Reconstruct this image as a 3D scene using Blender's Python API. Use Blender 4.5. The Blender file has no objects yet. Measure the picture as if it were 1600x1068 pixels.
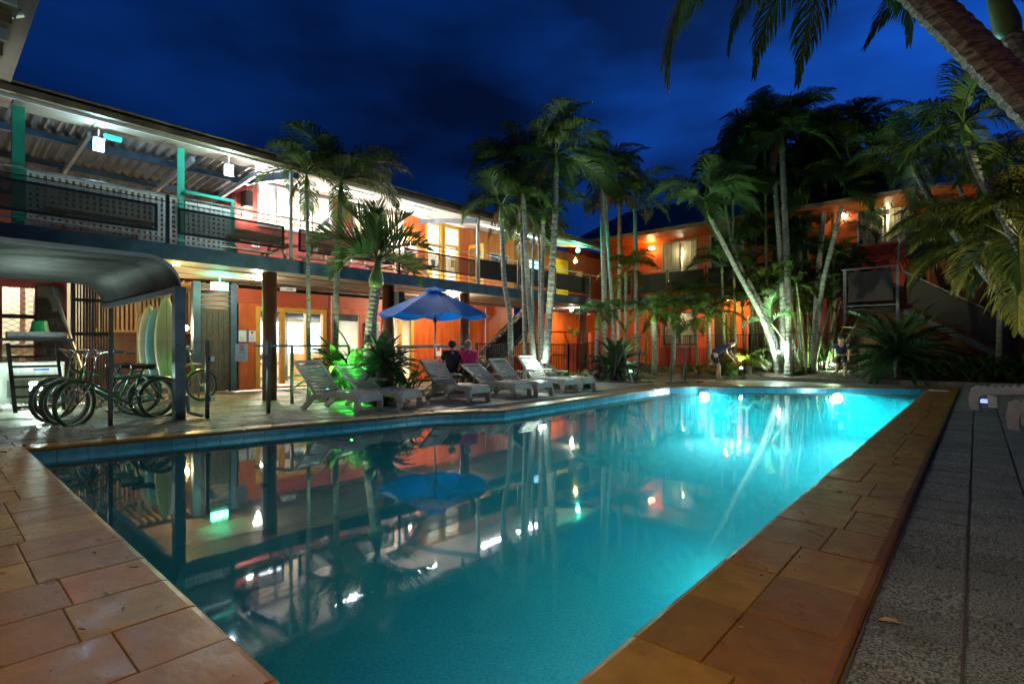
import bpy, math, random
from mathutils import Vector, Matrix
from mathutils.geometry import tessellate_polygon

# ---------------------------------------------------------------- camera, sky, exposure
SC = bpy.context.scene
COL = SC.collection
R = math.radians
TH = math.atan(727 / 822.0)
cam_d = bpy.data.cameras.new('camera')
cam = bpy.data.objects.new('camera', cam_d)
COL.objects.link(cam)
SC.camera = cam
cam.location = (0, 0, 1.2)
cam.rotation_euler = (R(90), 0, TH)
cam_d.sensor_width = 36
cam_d.lens = 822.0 / 1600 * 36
cam_d.shift_y = 10 / 1600.0
cam_d.clip_end = 2000
cam_d.clip_start = 0.05

world = bpy.data.worlds.new('World')
SC.world = world
world.use_nodes = True
wn, wl = world.node_tree.nodes, world.node_tree.links
wn.clear()
w_out = wn.new('ShaderNodeOutputWorld')
w_bg = wn.new('ShaderNodeBackground')
w_tc = wn.new('ShaderNodeTexCoord')
w_map = wn.new('ShaderNodeMapping')
w_map.inputs['Scale'].default_value = (1.0, 1.0, 2.6)
w_map.inputs['Rotation'].default_value = (0.2, 0.1, 0.9)
w_no = wn.new('ShaderNodeTexNoise')
w_no.inputs['Scale'].default_value = 1.7
w_no.inputs['Detail'].default_value = 5
w_no.inputs['Roughness'].default_value = 0.5
w_ramp = wn.new('ShaderNodeValToRGB')
w_ramp.color_ramp.elements[0].position = 0.40
w_ramp.color_ramp.elements[0].color = (0.0004, 0.0025, 0.014, 1)
w_ramp.color_ramp.elements[1].position = 0.66
w_ramp.color_ramp.elements[1].color = (0.0008, 0.012, 0.075, 1)
# broad brightening of the sky around one brighter cloud patch over the far end
w_dot = wn.new('ShaderNodeVectorMath'); w_dot.operation = 'DOT_PRODUCT'
w_dot.inputs[1].default_value = Vector((-0.04, 0.92, 0.38)).normalized()
w_mr = wn.new('ShaderNodeMapRange')
w_mr.inputs['From Min'].default_value = 0.80
w_mr.inputs['From Max'].default_value = 1.0
w_mr.inputs['To Min'].default_value = 1.0
w_mr.inputs['To Max'].default_value = 4.6
w_mul = wn.new('ShaderNodeVectorMath'); w_mul.operation = 'SCALE'
wl.new(w_tc.outputs['Generated'], w_map.inputs['Vector'])
wl.new(w_map.outputs['Vector'], w_no.inputs['Vector'])
wl.new(w_no.outputs['Fac'], w_ramp.inputs['Fac'])
wl.new(w_tc.outputs['Generated'], w_dot.inputs[0])
wl.new(w_dot.outputs['Value'], w_mr.inputs['Value'])
wl.new(w_ramp.outputs['Color'], w_mul.inputs[0])
wl.new(w_mr.outputs['Result'], w_mul.inputs['Scale'])
wl.new(w_mul.outputs['Vector'], w_bg.inputs['Color'])
w_bg.inputs['Strength'].default_value = 0.62
wl.new(w_bg.outputs['Background'], w_out.inputs['Surface'])

SC.render.engine = 'CYCLES'
SC.view_settings.view_transform = 'Standard'
SC.view_settings.look = 'None'
SC.view_settings.gamma = 1
SC.view_settings.exposure = 1.6
SC.view_settings.use_curve_mapping = False
SC.cycles.use_denoising = True
try:
    SC.cycles.denoiser = 'OPENIMAGEDENOISE'
except Exception:
    pass
SC.cycles.max_bounces = 7
SC.cycles.volume_bounces = 1
SC.cycles.diffuse_bounces = 3
SC.cycles.glossy_bounces = 3
SC.cycles.transmission_bounces = 2
SC.cycles.transparent_max_bounces = 14
SC.cycles.sample_clamp_indirect = 4.0
SC.cycles.caustics_reflective = False
SC.cycles.caustics_refractive = False
SC.cycles.use_light_tree = True
SC.cycles.use_adaptive_sampling = True
SC.cycles.adaptive_threshold = 0.02

rnd = random.Random(7)
CT, ST = math.cos(TH), math.sin(TH)


# ---------------------------------------------------------------- survey helpers (real metres)
def ray(u, v):
    a = (u - 800) / 822.0
    return Vector((CT * a - ST, ST * a + CT, (544 - v) / 822.0))


def on(u, v, ax, val):
    """point where the sight line through the surveyed direction meets the plane ax = val"""
    d = ray(u, v)
    i = 'xyz'.index(ax)
    o = (0, 0, 1.2)
    t = (val - o[i]) / d[i]
    return Vector((o[0] + t * d[0], o[1] + t * d[1], o[2] + t * d[2]))


def at(u, v, dist):
    d = ray(u, v)
    return Vector((d.x * dist, d.y * dist, 1.2 + d.z * dist))


# ---------------------------------------------------------------- materials
MATS = {}


def mat(name, col, rough=0.6, metal=0.0, emit=None, estr=0.0, noise=None, bump=0.0, nscale=8.0, rand=0.0,
        col2=None, spec=0.5, trans=0.0, stretch=None, detail=4.0, hue=0.0, alpha=1.0, transl=0.0):
    if name in MATS:
        return MATS[name]
    m = bpy.data.materials.new(name)
    m.use_nodes = True
    nt = m.node_tree
    n, l = nt.nodes, nt.links
    b = n['Principled BSDF']
    b.inputs['Roughness'].default_value = rough
    b.inputs['Metallic'].default_value = metal
    b.inputs['Specular IOR Level'].default_value = spec
    b.inputs['Base Color'].default_value = (*col, 1)
    out = n['Material Output']
    cs = None
    if noise or bump:
        tc = n.new('ShaderNodeTexCoord')
        mp = n.new('ShaderNodeMapping')
        if stretch:
            mp.inputs['Scale'].default_value = stretch
        oi = n.new('ShaderNodeObjectInfo')
        add = n.new('ShaderNodeVectorMath'); add.operation = 'ADD'
        mulr = n.new('ShaderNodeMath'); mulr.operation = 'MULTIPLY'; mulr.inputs[1].default_value = 37.0
        l.new(oi.outputs['Random'], mulr.inputs[0])
        l.new(tc.outputs['Object'], add.inputs[0])
        l.new(mulr.outputs[0], add.inputs[1])
        l.new(add.outputs[0], mp.inputs['Vector'])
        no = n.new('ShaderNodeTexNoise')
        no.inputs['Scale'].default_value = nscale
        no.inputs['Detail'].default_value = detail
        l.new(mp.outputs[0], no.inputs['Vector'])
        if noise:
            mx = n.new('ShaderNodeMix'); mx.data_type = 'RGBA'
            c2 = col2 if col2 else tuple(c * (1 - noise) for c in col)
            mx.inputs[6].default_value = (*col, 1)
            mx.inputs[7].default_value = (*c2, 1)
            rp = n.new('ShaderNodeMapRange')
            rp.inputs['From Min'].default_value = 0.38
            rp.inputs['From Max'].default_value = 0.64
            l.new(no.outputs['Fac'], rp.inputs['Value'])
            l.new(rp.outputs[0], mx.inputs[0])
            cs = mx.outputs[2]
        if bump:
            bp = n.new('ShaderNodeBump')
            bp.inputs['Strength'].default_value = bump
            bp.inputs['Distance'].default_value = 0.02
            no2 = n.new('ShaderNodeTexNoise')
            no2.inputs['Scale'].default_value = nscale * 2.5
            no2.inputs['Detail'].default_value = 3
            l.new(mp.outputs[0], no2.inputs['Vector'])
            l.new(no2.outputs['Fac'], bp.inputs['Height'])
            l.new(bp.outputs[0], b.inputs['Normal'])
    if rand:
        oi2 = n.new('ShaderNodeObjectInfo')
        hs = n.new('ShaderNodeHueSaturation')
        mr = n.new('ShaderNodeMapRange')
        mr.inputs['To Min'].default_value = 1 - rand
        mr.inputs['To Max'].default_value = 1 + rand
        l.new(oi2.outputs['Random'], mr.inputs['Value'])
        l.new(mr.outputs[0], hs.inputs['Value'])
        if hue:
            mr2 = n.new('ShaderNodeMapRange')
            mr2.inputs['To Min'].default_value = 0.5 - hue
            mr2.inputs['To Max'].default_value = 0.5 + hue
            ml = n.new('ShaderNodeMath'); ml.operation = 'MULTIPLY'; ml.inputs[1].default_value = 7.31
            fr = n.new('ShaderNodeMath'); fr.operation = 'FRACT'
            l.new(oi2.outputs['Random'], ml.inputs[0]); l.new(ml.outputs[0], fr.inputs[0])
            l.new(fr.outputs[0], mr2.inputs['Value'])
            l.new(mr2.outputs[0], hs.inputs['Hue'])
        if cs:
            l.new(cs, hs.inputs['Color'])
        else:
            hs.inputs['Color'].default_value = (*col, 1)
        cs = hs.outputs[0]
    if cs:
        l.new(cs, b.inputs['Base Color'])
    if emit:
        b.inputs['Emission Color'].default_value = (*emit, 1)
        b.inputs['Emission Strength'].default_value = estr
    if transl:
        tb = n.new('ShaderNodeBsdfTranslucent')
        ms = n.new('ShaderNodeMixShader')
        ms.inputs[0].default_value = transl
        if cs:
            l.new(cs, tb.inputs['Color'])
        else:
            tb.inputs['Color'].default_value = (*col, 1)
        l.new(b.outputs[0], ms.inputs[1]); l.new(tb.outputs[0], ms.inputs[2])
        l.new(ms.outputs[0], out.inputs['Surface'])
    if alpha < 1:
        tr = n.new('ShaderNodeBsdfTransparent')
        ms = n.new('ShaderNodeMixShader')
        ms.inputs[0].default_value = alpha
        l.new(tr.outputs[0], ms.inputs[1]); l.new(b.outputs[0], ms.inputs[2])
        l.new(ms.outputs[0], out.inputs['Surface'])
    MATS[name] = m
    return m


def glassy(name, tint, ior, rough, bump=0.0, bscale=3.0, dirt=0.0):
    m = bpy.data.materials.new(name)
    m.use_nodes = True
    n, l = m.node_tree.nodes, m.node_tree.links
    n.remove(n['Principled BSDF'])
    out = n['Material Output']
    tr = n.new('ShaderNodeBsdfTransparent'); tr.inputs[0].default_value = (*tint, 1)
    gl = n.new('ShaderNodeBsdfGlossy'); gl.inputs['Roughness'].default_value = rough
    gl.inputs['Color'].default_value = (1, 1, 1, 1)
    fr = n.new('ShaderNodeFresnel'); fr.inputs['IOR'].default_value = ior
    mx = n.new('ShaderNodeMixShader')
    l.new(fr.outputs[0], mx.inputs[0]); l.new(tr.outputs[0], mx.inputs[1]); l.new(gl.outputs[0], mx.inputs[2])
    last = mx.outputs[0]
    if bump:
        tc = n.new('ShaderNodeTexCoord')
        no = n.new('ShaderNodeTexNoise'); no.inputs['Scale'].default_value = bscale; no.inputs['Detail'].default_value = 3
        bp = n.new('ShaderNodeBump'); bp.inputs['Strength'].default_value = bump; bp.inputs['Distance'].default_value = 0.02
        l.new(tc.outputs['Object'], no.inputs['Vector']); l.new(no.outputs[0], bp.inputs['Height'])
        l.new(bp.outputs[0], gl.inputs['Normal'])
    if dirt:
        df = n.new('ShaderNodeBsdfDiffuse'); df.inputs[0].default_value = (0.6, 0.62, 0.6, 1)
        tc = n.new('ShaderNodeTexCoord')
        mp = n.new('ShaderNodeMapping'); mp.inputs['Scale'].default_value = (6, 6, 1.2)
        no = n.new('ShaderNodeTexNoise'); no.inputs['Scale'].default_value = 3; no.inputs['Detail'].default_value = 6
        mr = n.new('ShaderNodeMapRange'); mr.inputs['From Min'].default_value = 0.4; mr.inputs['From Max'].default_value = 0.75
        mr.inputs['To Max'].default_value = dirt
        l.new(tc.outputs['Object'], mp.inputs[0]); l.new(mp.outputs[0], no.inputs['Vector'])
        l.new(no.outputs[0], mr.inputs['Value'])
        m2 = n.new('ShaderNodeMixShader')
        l.new(mr.outputs[0], m2.inputs[0]); l.new(last, m2.inputs[1]); l.new(df.outputs[0], m2.inputs[2])
        last = m2.outputs[0]
    l.new(last, out.inputs['Surface'])
    return m


M_TILE = mat('terracotta_tile', (0.30, 0.135, 0.008), 0.30, noise=0.22, bump=0.12, nscale=9, detail=8, rand=0.20, hue=0.012, spec=0.45)
M_GROUT = mat('grout', (0.10, 0.09, 0.075), 0.9)
M_PAVER = mat('aggregate_paver', (0.36, 0.39, 0.37), 0.85, noise=0.9, col2=(0.05, 0.06, 0.06), bump=1.0, nscale=85, rand=0.14, detail=2)
M_DECKPAV = mat('grey_deck_paver', (0.20, 0.19, 0.17), 0.7, noise=0.5, bump=0.3, nscale=14, rand=0.12)
M_CONC = mat('worn_concrete', (0.22, 0.20, 0.15), 0.7, noise=0.45, bump=0.25, nscale=2.2, detail=8)
M_SOIL = mat('mulch', (0.09, 0.055, 0.035), 0.95, noise=0.6, bump=1.0, nscale=30)
M_KERB = mat('concrete_kerb', (0.28, 0.27, 0.25), 0.85, noise=0.4, bump=0.3, nscale=10)
M_PLASTER = mat('pool_pebblecrete', (0.006, 0.13, 0.155), 0.9, noise=0.6, bump=0.3, nscale=34, detail=6)
M_WTILE = mat('waterline_tile', (0.10, 0.40, 0.55), 0.2, rand=0.12, noise=0.2, nscale=8)
M_RED = mat('red_paint', (0.42, 0.045, 0.03), 0.55, noise=0.18, bump=0.08, nscale=3)
M_ORANGE = mat('orange_paint', (0.72, 0.13, 0.015), 0.5, noise=0.12, bump=0.06, nscale=3)
M_YELLOW = mat('ochre_paint', (0.75, 0.36, 0.03), 0.5, noise=0.15, nscale=6)
M_CREAM = mat('cream_paint', (0.62, 0.56, 0.44), 0.65, noise=0.12, nscale=2)
M_WHITE = mat('white_paint', (0.75, 0.75, 0.72), 0.5, noise=0.1, nscale=3)
M_GREYP = mat('grey_paint', (0.30, 0.31, 0.33), 0.5, noise=0.15, nscale=3)
M_BLUEST = mat('blue_grey_steel', (0.06, 0.11, 0.17), 0.45, noise=0.35, bump=0.06, nscale=4)
M_GREEN = mat('jade_green_paint', (0.03, 0.48, 0.32), 0.45, noise=0.15, nscale=5)
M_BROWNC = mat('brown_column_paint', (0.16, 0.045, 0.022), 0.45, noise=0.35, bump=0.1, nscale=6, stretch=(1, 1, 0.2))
M_TIMBER = mat('weathered_timber', (0.12, 0.09, 0.06), 0.7, noise=0.6, bump=0.4, nscale=9, stretch=(6, 6, 0.6))
M_PINE = mat('pale_timber', (0.55, 0.36, 0.16), 0.6, noise=0.35, bump=0.15, nscale=9, stretch=(5, 5, 0.6), rand=0.12)
M_TABLE = mat('oiled_table_timber', (0.42, 0.2, 0.07), 0.5, noise=0.4, bump=0.2, nscale=9, stretch=(0.6, 6, 6))
M_BLACK = mat('black_powder_coat', (0.015, 0.015, 0.017), 0.4, noise=0.2, nscale=10)
M_GALV = mat('galvanised_steel', (0.42, 0.44, 0.45), 0.42, metal=0.8, noise=0.35, nscale=7)
M_IRON = mat('corrugated_iron', (0.20, 0.21, 0.22), 0.45, metal=0.25, noise=0.35, nscale=2.5)
M_ROOF = mat('dark_roof_iron', (0.07, 0.08, 0.10), 0.5, metal=0.3, noise=0.3, nscale=2)
M_GUTTER = mat('brown_gutter', (0.22, 0.15, 0.08), 0.5, noise=0.45, nscale=3)
M_PLASTIC = mat('white_resin', (0.52, 0.49, 0.46), 0.38, noise=0.2, bump=0.05, nscale=6, rand=0.05)
M_BLUE = mat('blue_canvas', (0.0, 0.16, 0.66), 0.7, noise=0.15, bump=0.15, nscale=7, transl=0.35)
M_CHROME = mat('chrome', (0.75, 0.75, 0.76), 0.12, metal=1.0)
M_RUBBER = mat('tyre_rubber', (0.02, 0.02, 0.02), 0.7)
M_MESH = mat('shade_mesh', (0.05, 0.045, 0.045), 0.8, alpha=0.55, noise=0.3, nscale=60)
M_DMESH = mat('dense_shade_mesh', (0.03, 0.03, 0.033), 0.8, alpha=0.93, noise=0.3, nscale=60)
M_CURT = mat('curtain_cloth', (0.55, 0.48, 0.36), 0.9, noise=0.2, nscale=3, transl=0.3)
M_SCREEN = mat('flyscreen', (0.03, 0.03, 0.03), 0.6, alpha=0.6)
M_WARMIN = mat('lit_room_wall', (0.75, 0.66, 0.50), 0.7, noise=0.1, nscale=2)
M_BULB = mat('lamp_diffuser', (1, 1, 1), 0.5, emit=(1, 0.93, 0.8), estr=14)
M_BULBC = mat('cool_tube', (1, 1, 1), 0.5, emit=(0.75, 0.92, 1), estr=16)
M_BULBG = mat('green_lamp_glass', (0.5, 1, 0.8), 0.5, emit=(0.1, 1, 0.55), estr=10)
M_BULBO = mat('amber_lamp_glass', (1, 0.8, 0.5), 0.5, emit=(1, 0.55, 0.15), estr=14)
M_PAPER = mat('printed_paper', (0.75, 0.76, 0.70), 0.6)
M_REDINK = mat('red_ink', (0.6, 0.03, 0.03), 0.5)
M_GREYINK = mat('grey_ink', (0.18, 0.2, 0.22), 0.5)
M_BLUEFR = mat('blue_frame', (0.05, 0.13, 0.45), 0.5)
M_SKIN = mat('skin', (0.50, 0.29, 0.20), 0.55, noise=0.1, nscale=4)
M_HAIRD = mat('dark_hair', (0.03, 0.018, 0.012), 0.6)
M_HAIRB = mat('fair_hair', (0.35, 0.2, 0.09), 0.6, noise=0.3, nscale=20)
M_HAIRG = mat('grey_hair', (0.3, 0.3, 0.3), 0.6, noise=0.3, nscale=20)
M_SHBLK = mat('black_cotton', (0.022, 0.02, 0.024), 0.85, bump=0.3, nscale=6)
M_SHPNK = mat('pink_cotton', (0.65, 0.02, 0.14), 0.8, bump=0.3, nscale=6)
M_SHGRY = mat('pale_grey_cotton', (0.5, 0.5, 0.5), 0.85, bump=0.3, nscale=6)
M_SHNVY = mat('navy_cotton', (0.02, 0.04, 0.09), 0.85, bump=0.3, nscale=6)
M_DENIM = mat('denim', (0.04, 0.07, 0.14), 0.85, bump=0.3, nscale=6)
M_TRUNK = mat('palm_trunk_bark', (0.30, 0.30, 0.25), 0.8, noise=0.6, bump=0.5, nscale=6, stretch=(1.2, 1.2, 5), rand=0.12)
M_TRUNKB = mat('brown_palm_bark', (0.42, 0.34, 0.25), 0.85, noise=0.7, bump=0.8, nscale=7, stretch=(1.5, 1.5, 6))
M_CANE = mat('cane_stem', (0.26, 0.30, 0.12), 0.6, noise=0.5, bump=0.3, nscale=5, stretch=(1, 1, 5), rand=0.15)
M_SHAFT = mat('green_crownshaft', (0.13, 0.24, 0.05), 0.45, noise=0.3, nscale=4)
M_CYCTR = mat('cycad_trunk_bark', (0.10, 0.06, 0.035), 0.95, noise=0.6, bump=1.0, nscale=22)
M_LEAF = mat('palm_leaf', (0.07, 0.13, 0.025), 0.5, noise=0.35, nscale=2, rand=0.35, hue=0.025, transl=0.4)
M_LEAFY = mat('yellowish_palm_leaf', (0.12, 0.13, 0.02), 0.5, noise=0.4, nscale=2, rand=0.3, hue=0.02, transl=0.45)
M_LEAFD = mat('cycad_leaf', (0.04, 0.10, 0.04), 0.4, noise=0.35, nscale=3, rand=0.25, transl=0.2)
M_LEAFB = mat('broad_leaf', (0.07, 0.17, 0.03), 0.45, noise=0.3, nscale=4, rand=0.25, hue=0.02, transl=0.45)
M_DRY = mat('dry_frond', (0.28, 0.13, 0.07), 0.8, noise=0.4, nscale=4, transl=0.3)
M_BOARD = mat('surfboard_resin', (0.80, 0.66, 0.40), 0.22, noise=0.15, nscale=2)
M_BOARDB = mat('surfboard_sky_blue', (0.25, 0.5, 0.6), 0.25)
M_STRING = mat('surfboard_stringer', (0.2, 0.1, 0.04), 0.4)
M_WATER = glassy('pool_water', (0.95, 1.0, 1.0), 1.52, 0.032, bump=0.035, bscale=2.2)
def water_volume(m, col, scat, absorb, ani):
    n, l = m.node_tree.nodes, m.node_tree.links
    vs_ = n.new('ShaderNodeVolumeScatter'); vs_.inputs['Color'].default_value = (*col, 1); vs_.inputs['Density'].default_value = scat
    vs_.inputs['Anisotropy'].default_value = ani
    va = n.new('ShaderNodeVolumeAbsorption'); va.inputs['Color'].default_value = (.05, .80, .86, 1); va.inputs['Density'].default_value = absorb
    ad = n.new('ShaderNodeAddShader')
    l.new(vs_.outputs[0], ad.inputs[0]); l.new(va.outputs[0], ad.inputs[1]); l.new(ad.outputs[0], n['Material Output'].inputs['Volume'])


M_WATERSIDE = glassy('pool_water_body', (1, 1, 1), 1.0, 0.5)
for m_ in (M_WATER, M_WATERSIDE):
    water_volume(m_, (.03, .78, .86), 0.055, 0.09, 0.35)
M_GLASS = glassy('fence_glass', (0.95, 0.98, 0.97), 1.12, 0.02, dirt=0.09)
M_PANE = glassy('window_glass', (0.88, 0.92, 0.92), 1.35, 0.01)




def brick_bump(m, strength=0.5, w=0.24, h=0.086):
    n, l = m.node_tree.nodes, m.node_tree.links
    b = n['Principled BSDF']
    ge = n.new('ShaderNodeNewGeometry'); sp = n.new('ShaderNodeSeparateXYZ'); ad = n.new('ShaderNodeMath'); cb = n.new('ShaderNodeCombineXYZ')
    l.new(ge.outputs['Position'], sp.inputs[0])
    l.new(sp.outputs[0], ad.inputs[0]); l.new(sp.outputs[1], ad.inputs[1])
    l.new(ad.outputs[0], cb.inputs[0]); l.new(sp.outputs[2], cb.inputs[1])
    br = n.new('ShaderNodeTexBrick')
    br.inputs['Scale'].default_value = 1.0
    br.inputs['Brick Width'].default_value = w; br.inputs['Row Height'].default_value = h
    br.inputs['Mortar Size'].default_value = 0.006; br.inputs['Mortar Smooth'].default_value = 0.6
    br.inputs['Color1'].default_value = (1, 1, 1, 1); br.inputs['Color2'].default_value = (.86, .86, .86, 1); br.inputs['Mortar'].default_value = (0.25, .25, .25, 1)
    l.new(cb.outputs[0], br.inputs['Vector'])
    bp = n.new('ShaderNodeBump'); bp.inputs['Strength'].default_value = strength; bp.inputs['Distance'].default_value = 0.012
    l.new(br.outputs['Color'], bp.inputs['Height'])
    if b.inputs['Normal'].links:
        l.new(b.inputs['Normal'].links[0].from_socket, bp.inputs['Normal'])
    l.new(bp.outputs[0], b.inputs['Normal'])
    # rain streaks and grime
    mp = n.new('ShaderNodeMapping'); mp.inputs['Scale'].default_value = (2.5, 2.5, .35)
    no = n.new('ShaderNodeTexNoise'); no.inputs['Scale'].default_value = 2.0; no.inputs['Detail'].default_value = 7
    l.new(ge.outputs['Position'], mp.inputs[0]); l.new(mp.outputs[0], no.inputs['Vector'])
    mr = n.new('ShaderNodeMapRange'); mr.inputs['From Min'].default_value = .35; mr.inputs['From Max'].default_value = .75
    mr.inputs['To Min'].default_value = 1.0; mr.inputs['To Max'].default_value = .55
    l.new(no.outputs[0], mr.inputs['Value'])
    hs = n.new('ShaderNodeHueSaturation')
    l.new(mr.outputs[0], hs.inputs['Value'])
    src = b.inputs['Base Color'].links[0].from_socket if b.inputs['Base Color'].links else None
    if src:
        l.new(src, hs.inputs['Color'])
    l.new(hs.outputs[0], b.inputs['Base Color'])


def vary_gloss(m, lo, hi, scale=3.0, stain=None):
    n, l = m.node_tree.nodes, m.node_tree.links
    b = n['Principled BSDF']
    ge = n.new('ShaderNodeNewGeometry')
    no = n.new('ShaderNodeTexNoise'); no.inputs['Scale'].default_value = scale; no.inputs['Detail'].default_value = 8; no.inputs['Roughness'].default_value = .65
    l.new(ge.outputs['Position'], no.inputs['Vector'])
    mr = n.new('ShaderNodeMapRange'); mr.inputs['From Min'].default_value = .35; mr.inputs['From Max'].default_value = .65
    mr.inputs['To Min'].default_value = lo; mr.inputs['To Max'].default_value = hi
    l.new(no.outputs[0], mr.inputs['Value']); l.new(mr.outputs[0], b.inputs['Roughness'])
    if stain:
        n2 = n.new('ShaderNodeTexNoise'); n2.inputs['Scale'].default_value = scale * .8; n2.inputs['Detail'].default_value = 10; n2.inputs['Roughness'].default_value = .7
        l.new(ge.outputs['Position'], n2.inputs['Vector'])
        m2 = n.new('ShaderNodeMapRange'); m2.inputs['From Min'].default_value = .5; m2.inputs['From Max'].default_value = .72
        m2.inputs['To Max'].default_value = .55
        l.new(n2.outputs[0], m2.inputs['Value'])
        mx = n.new('ShaderNodeMix'); mx.data_type = 'RGBA'
        mx.inputs[7].default_value = (*stain, 1)
        l.new(m2.outputs[0], mx.inputs[0])
        l.new(b.inputs['Base Color'].links[0].from_socket, mx.inputs[6])
        l.new(mx.outputs[2], b.inputs['Base Color'])


brick_bump(M_ORANGE); brick_bump(M_RED)
vary_gloss(M_TILE, .26, .52, 6.0)
vary_gloss(M_PAVER, .7, .95, 3.0, (0.06, 0.065, 0.05))
vary_gloss(M_CONC, .35, .8, 1.3, (0.09, 0.08, 0.06))
vary_gloss(M_DECKPAV, .4, .8, 2.0, (0.08, 0.075, 0.06))


# ---------------------------------------------------------------- mesh builder
class MB:
    def __init__(s):
        s.v, s.f, s.mi = [], [], []
        s.cur = 0

    def add(s, vs, fs):
        o = len(s.v)
        s.v += [tuple(p) for p in vs]
        s.f += [tuple(i + o for i in q) for q in fs]
        s.mi += [s.cur] * len(fs)
        return s

    def box(s, x0, x1, y0, y1, z0, z1):
        return s.add([(x0, y0, z0), (x1, y0, z0), (x1, y1, z0), (x0, y1, z0), (x0, y0, z1), (x1, y0, z1), (x1, y1, z1), (x0, y1, z1)],
                     [(0, 3, 2, 1), (4, 5, 6, 7), (0, 1, 5, 4), (1, 2, 6, 5), (2, 3, 7, 6), (3, 0, 4, 7)])

    def bevbox(s, x0, x1, y0, y1, z0, z1, b=0.01):
        """box with chamfered vertical and top edges"""
        def ring(z, i):
            return [(x0 + i, y0 + b, z), (x0 + b, y0 + i, z), (x1 - b, y0 + i, z), (x1 - i, y0 + b, z),
                    (x1 - i, y1 - b, z), (x1 - b, y1 - i, z), (x0 + b, y1 - i, z), (x0 + i, y1 - b, z)]
        vs = ring(z0, 0) + ring(z1 - b, 0) + ring(z1, b * 0.8)
        fs = [tuple(range(7, -1, -1)), tuple(range(16, 24))]
        for k in (0, 8):
            for i in range(8):
                j = (i + 1) % 8
                fs.append((k + i, k + j, k + 8 + j, k + 8 + i))
        return s.add(vs, fs)

    def bar(s, a, b, w, h=None, up=(0, 0, 1)):
        a, b = Vector(a), Vector(b)
        h = h or w
        d = (b - a).normalized()
        u = Vector(up)
        if abs(d.dot(u)) > 0.98:
            u = Vector((1, 0, 0))
        r = d.cross(u).normalized() * w / 2
        t = r.cross(d).normalized() * h / 2
        vs = [p + sr * r + st * t for p in (a, b) for sr, st in ((-1, -1), (1, -1), (1, 1), (-1, 1))]
        return s.add(vs, [(0, 1, 2, 3), (7, 6, 5, 4), (0, 4, 5, 1), (1, 5, 6, 2), (2, 6, 7, 3), (3, 7, 4, 0)])

    def tube(s, pts, rs, n=8, cap=True):
        pts = [Vector(p) for p in pts]
        if not hasattr(rs, '__len__'):
            rs = [rs] * len(pts)
        vs, fs = [], []
        u = None
        for i, p in enumerate(pts):
            d = (pts[min(i + 1, len(pts) - 1)] - pts[max(i - 1, 0)])
            d = d.normalized() if d.length > 1e-9 else Vector((0, 0, 1))
            if u is None:
                u = d.orthogonal().normalized()
            u = (u - d * u.dot(d))
            u = u.normalized() if u.length > 1e-6 else d.orthogonal().normalized()
            w = d.cross(u)
            for k in range(n):
                a = 2 * math.pi * k / n
                vs.append(p + (u * math.cos(a) + w * math.sin(a)) * rs[i])
        for i in range(len(pts) - 1):
            for k in range(n):
                j = (k + 1) % n
                fs.append((i * n + k, i * n + j, (i + 1) * n + j, (i + 1) * n + k))
        if cap:
            fs.append(tuple(range(n - 1, -1, -1)))
            fs.append(tuple(range((len(pts) - 1) * n, len(pts) * n)))
        return s.add(vs, fs)

    def ring(s, c, axis, rad, r, n=20, m=6):
        """torus"""
        c, ax = Vector(c), Vector(axis).normalized()
        u = ax.orthogonal().normalized(); w = ax.cross(u)
        vs, fs = [], []
        for i in range(n):
            a = 2 * math.pi * i / n
            d = u * math.cos(a) + w * math.sin(a)
            for k in range(m):
                b = 2 * math.pi * k / m
                vs.append(c + d * (rad + r * math.cos(b)) + ax * r * math.sin(b))
        for i in range(n):
            for k in range(m):
                fs.append((i * m + k, ((i + 1) % n) * m + k, ((i + 1) % n) * m + (k + 1) % m, i * m + (k + 1) % m))
        return s.add(vs, fs)

    def ball(s, c, rx, ry=None, rz=None, n=10, m=6):
        ry = ry or rx; rz = rz or rx
        vs = [(c[0], c[1], c[2] - rz)]
        for j in range(1, m):
            t = math.pi * j / m
            for i in range(n):
                a = 2 * math.pi * i / n
                vs.append((c[0] + rx * math.sin(t) * math.cos(a), c[1] + ry * math.sin(t) * math.sin(a), c[2] - rz * math.cos(t)))
        vs.append((c[0], c[1], c[2] + rz))
        fs = [(0, 1 + (i + 1) % n, 1 + i) for i in range(n)]
        for j in range(m - 2):
            for i in range(n):
                a, b = 1 + j * n + i, 1 + j * n + (i + 1) % n
                fs.append((a, b, b + n, a + n))
        o = 1 + (m - 2) * n
        fs += [(o + i, o + (i + 1) % n, len(vs) - 1) for i in range(n)]
        return s.add(vs, fs)

    def prism(s, poly, z0, z1):
        n = len(poly)
        vs = [(p[0], p[1], z0) for p in poly] + [(p[0], p[1], z1) for p in poly]
        fs = [tuple(range(n - 1, -1, -1)), tuple(range(n, 2 * n))]
        for i in range(n):
            j = (i + 1) % n
            fs.append((i, j, n + j, n + i))
        return s.add(vs, fs)

    def mesh(s, name, m, smooth=False, origin=None):
        me = bpy.data.meshes.new(name)
        vs = s.v
        if origin is not None:
            ox, oy, oz = origin
            vs = [(a - ox, b - oy, c - oz) for a, b, c in vs]
        me.from_pydata(vs, [], s.f)
        ms = m if isinstance(m, (list, tuple)) else [m]
        for k in ms:
            me.materials.append(k)
        if len(ms) > 1:
            me.polygons.foreach_set('material_index', s.mi)
        if smooth:
            me.polygons.foreach_set('use_smooth', [True] * len(s.f))
        me.update()
        return me

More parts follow.
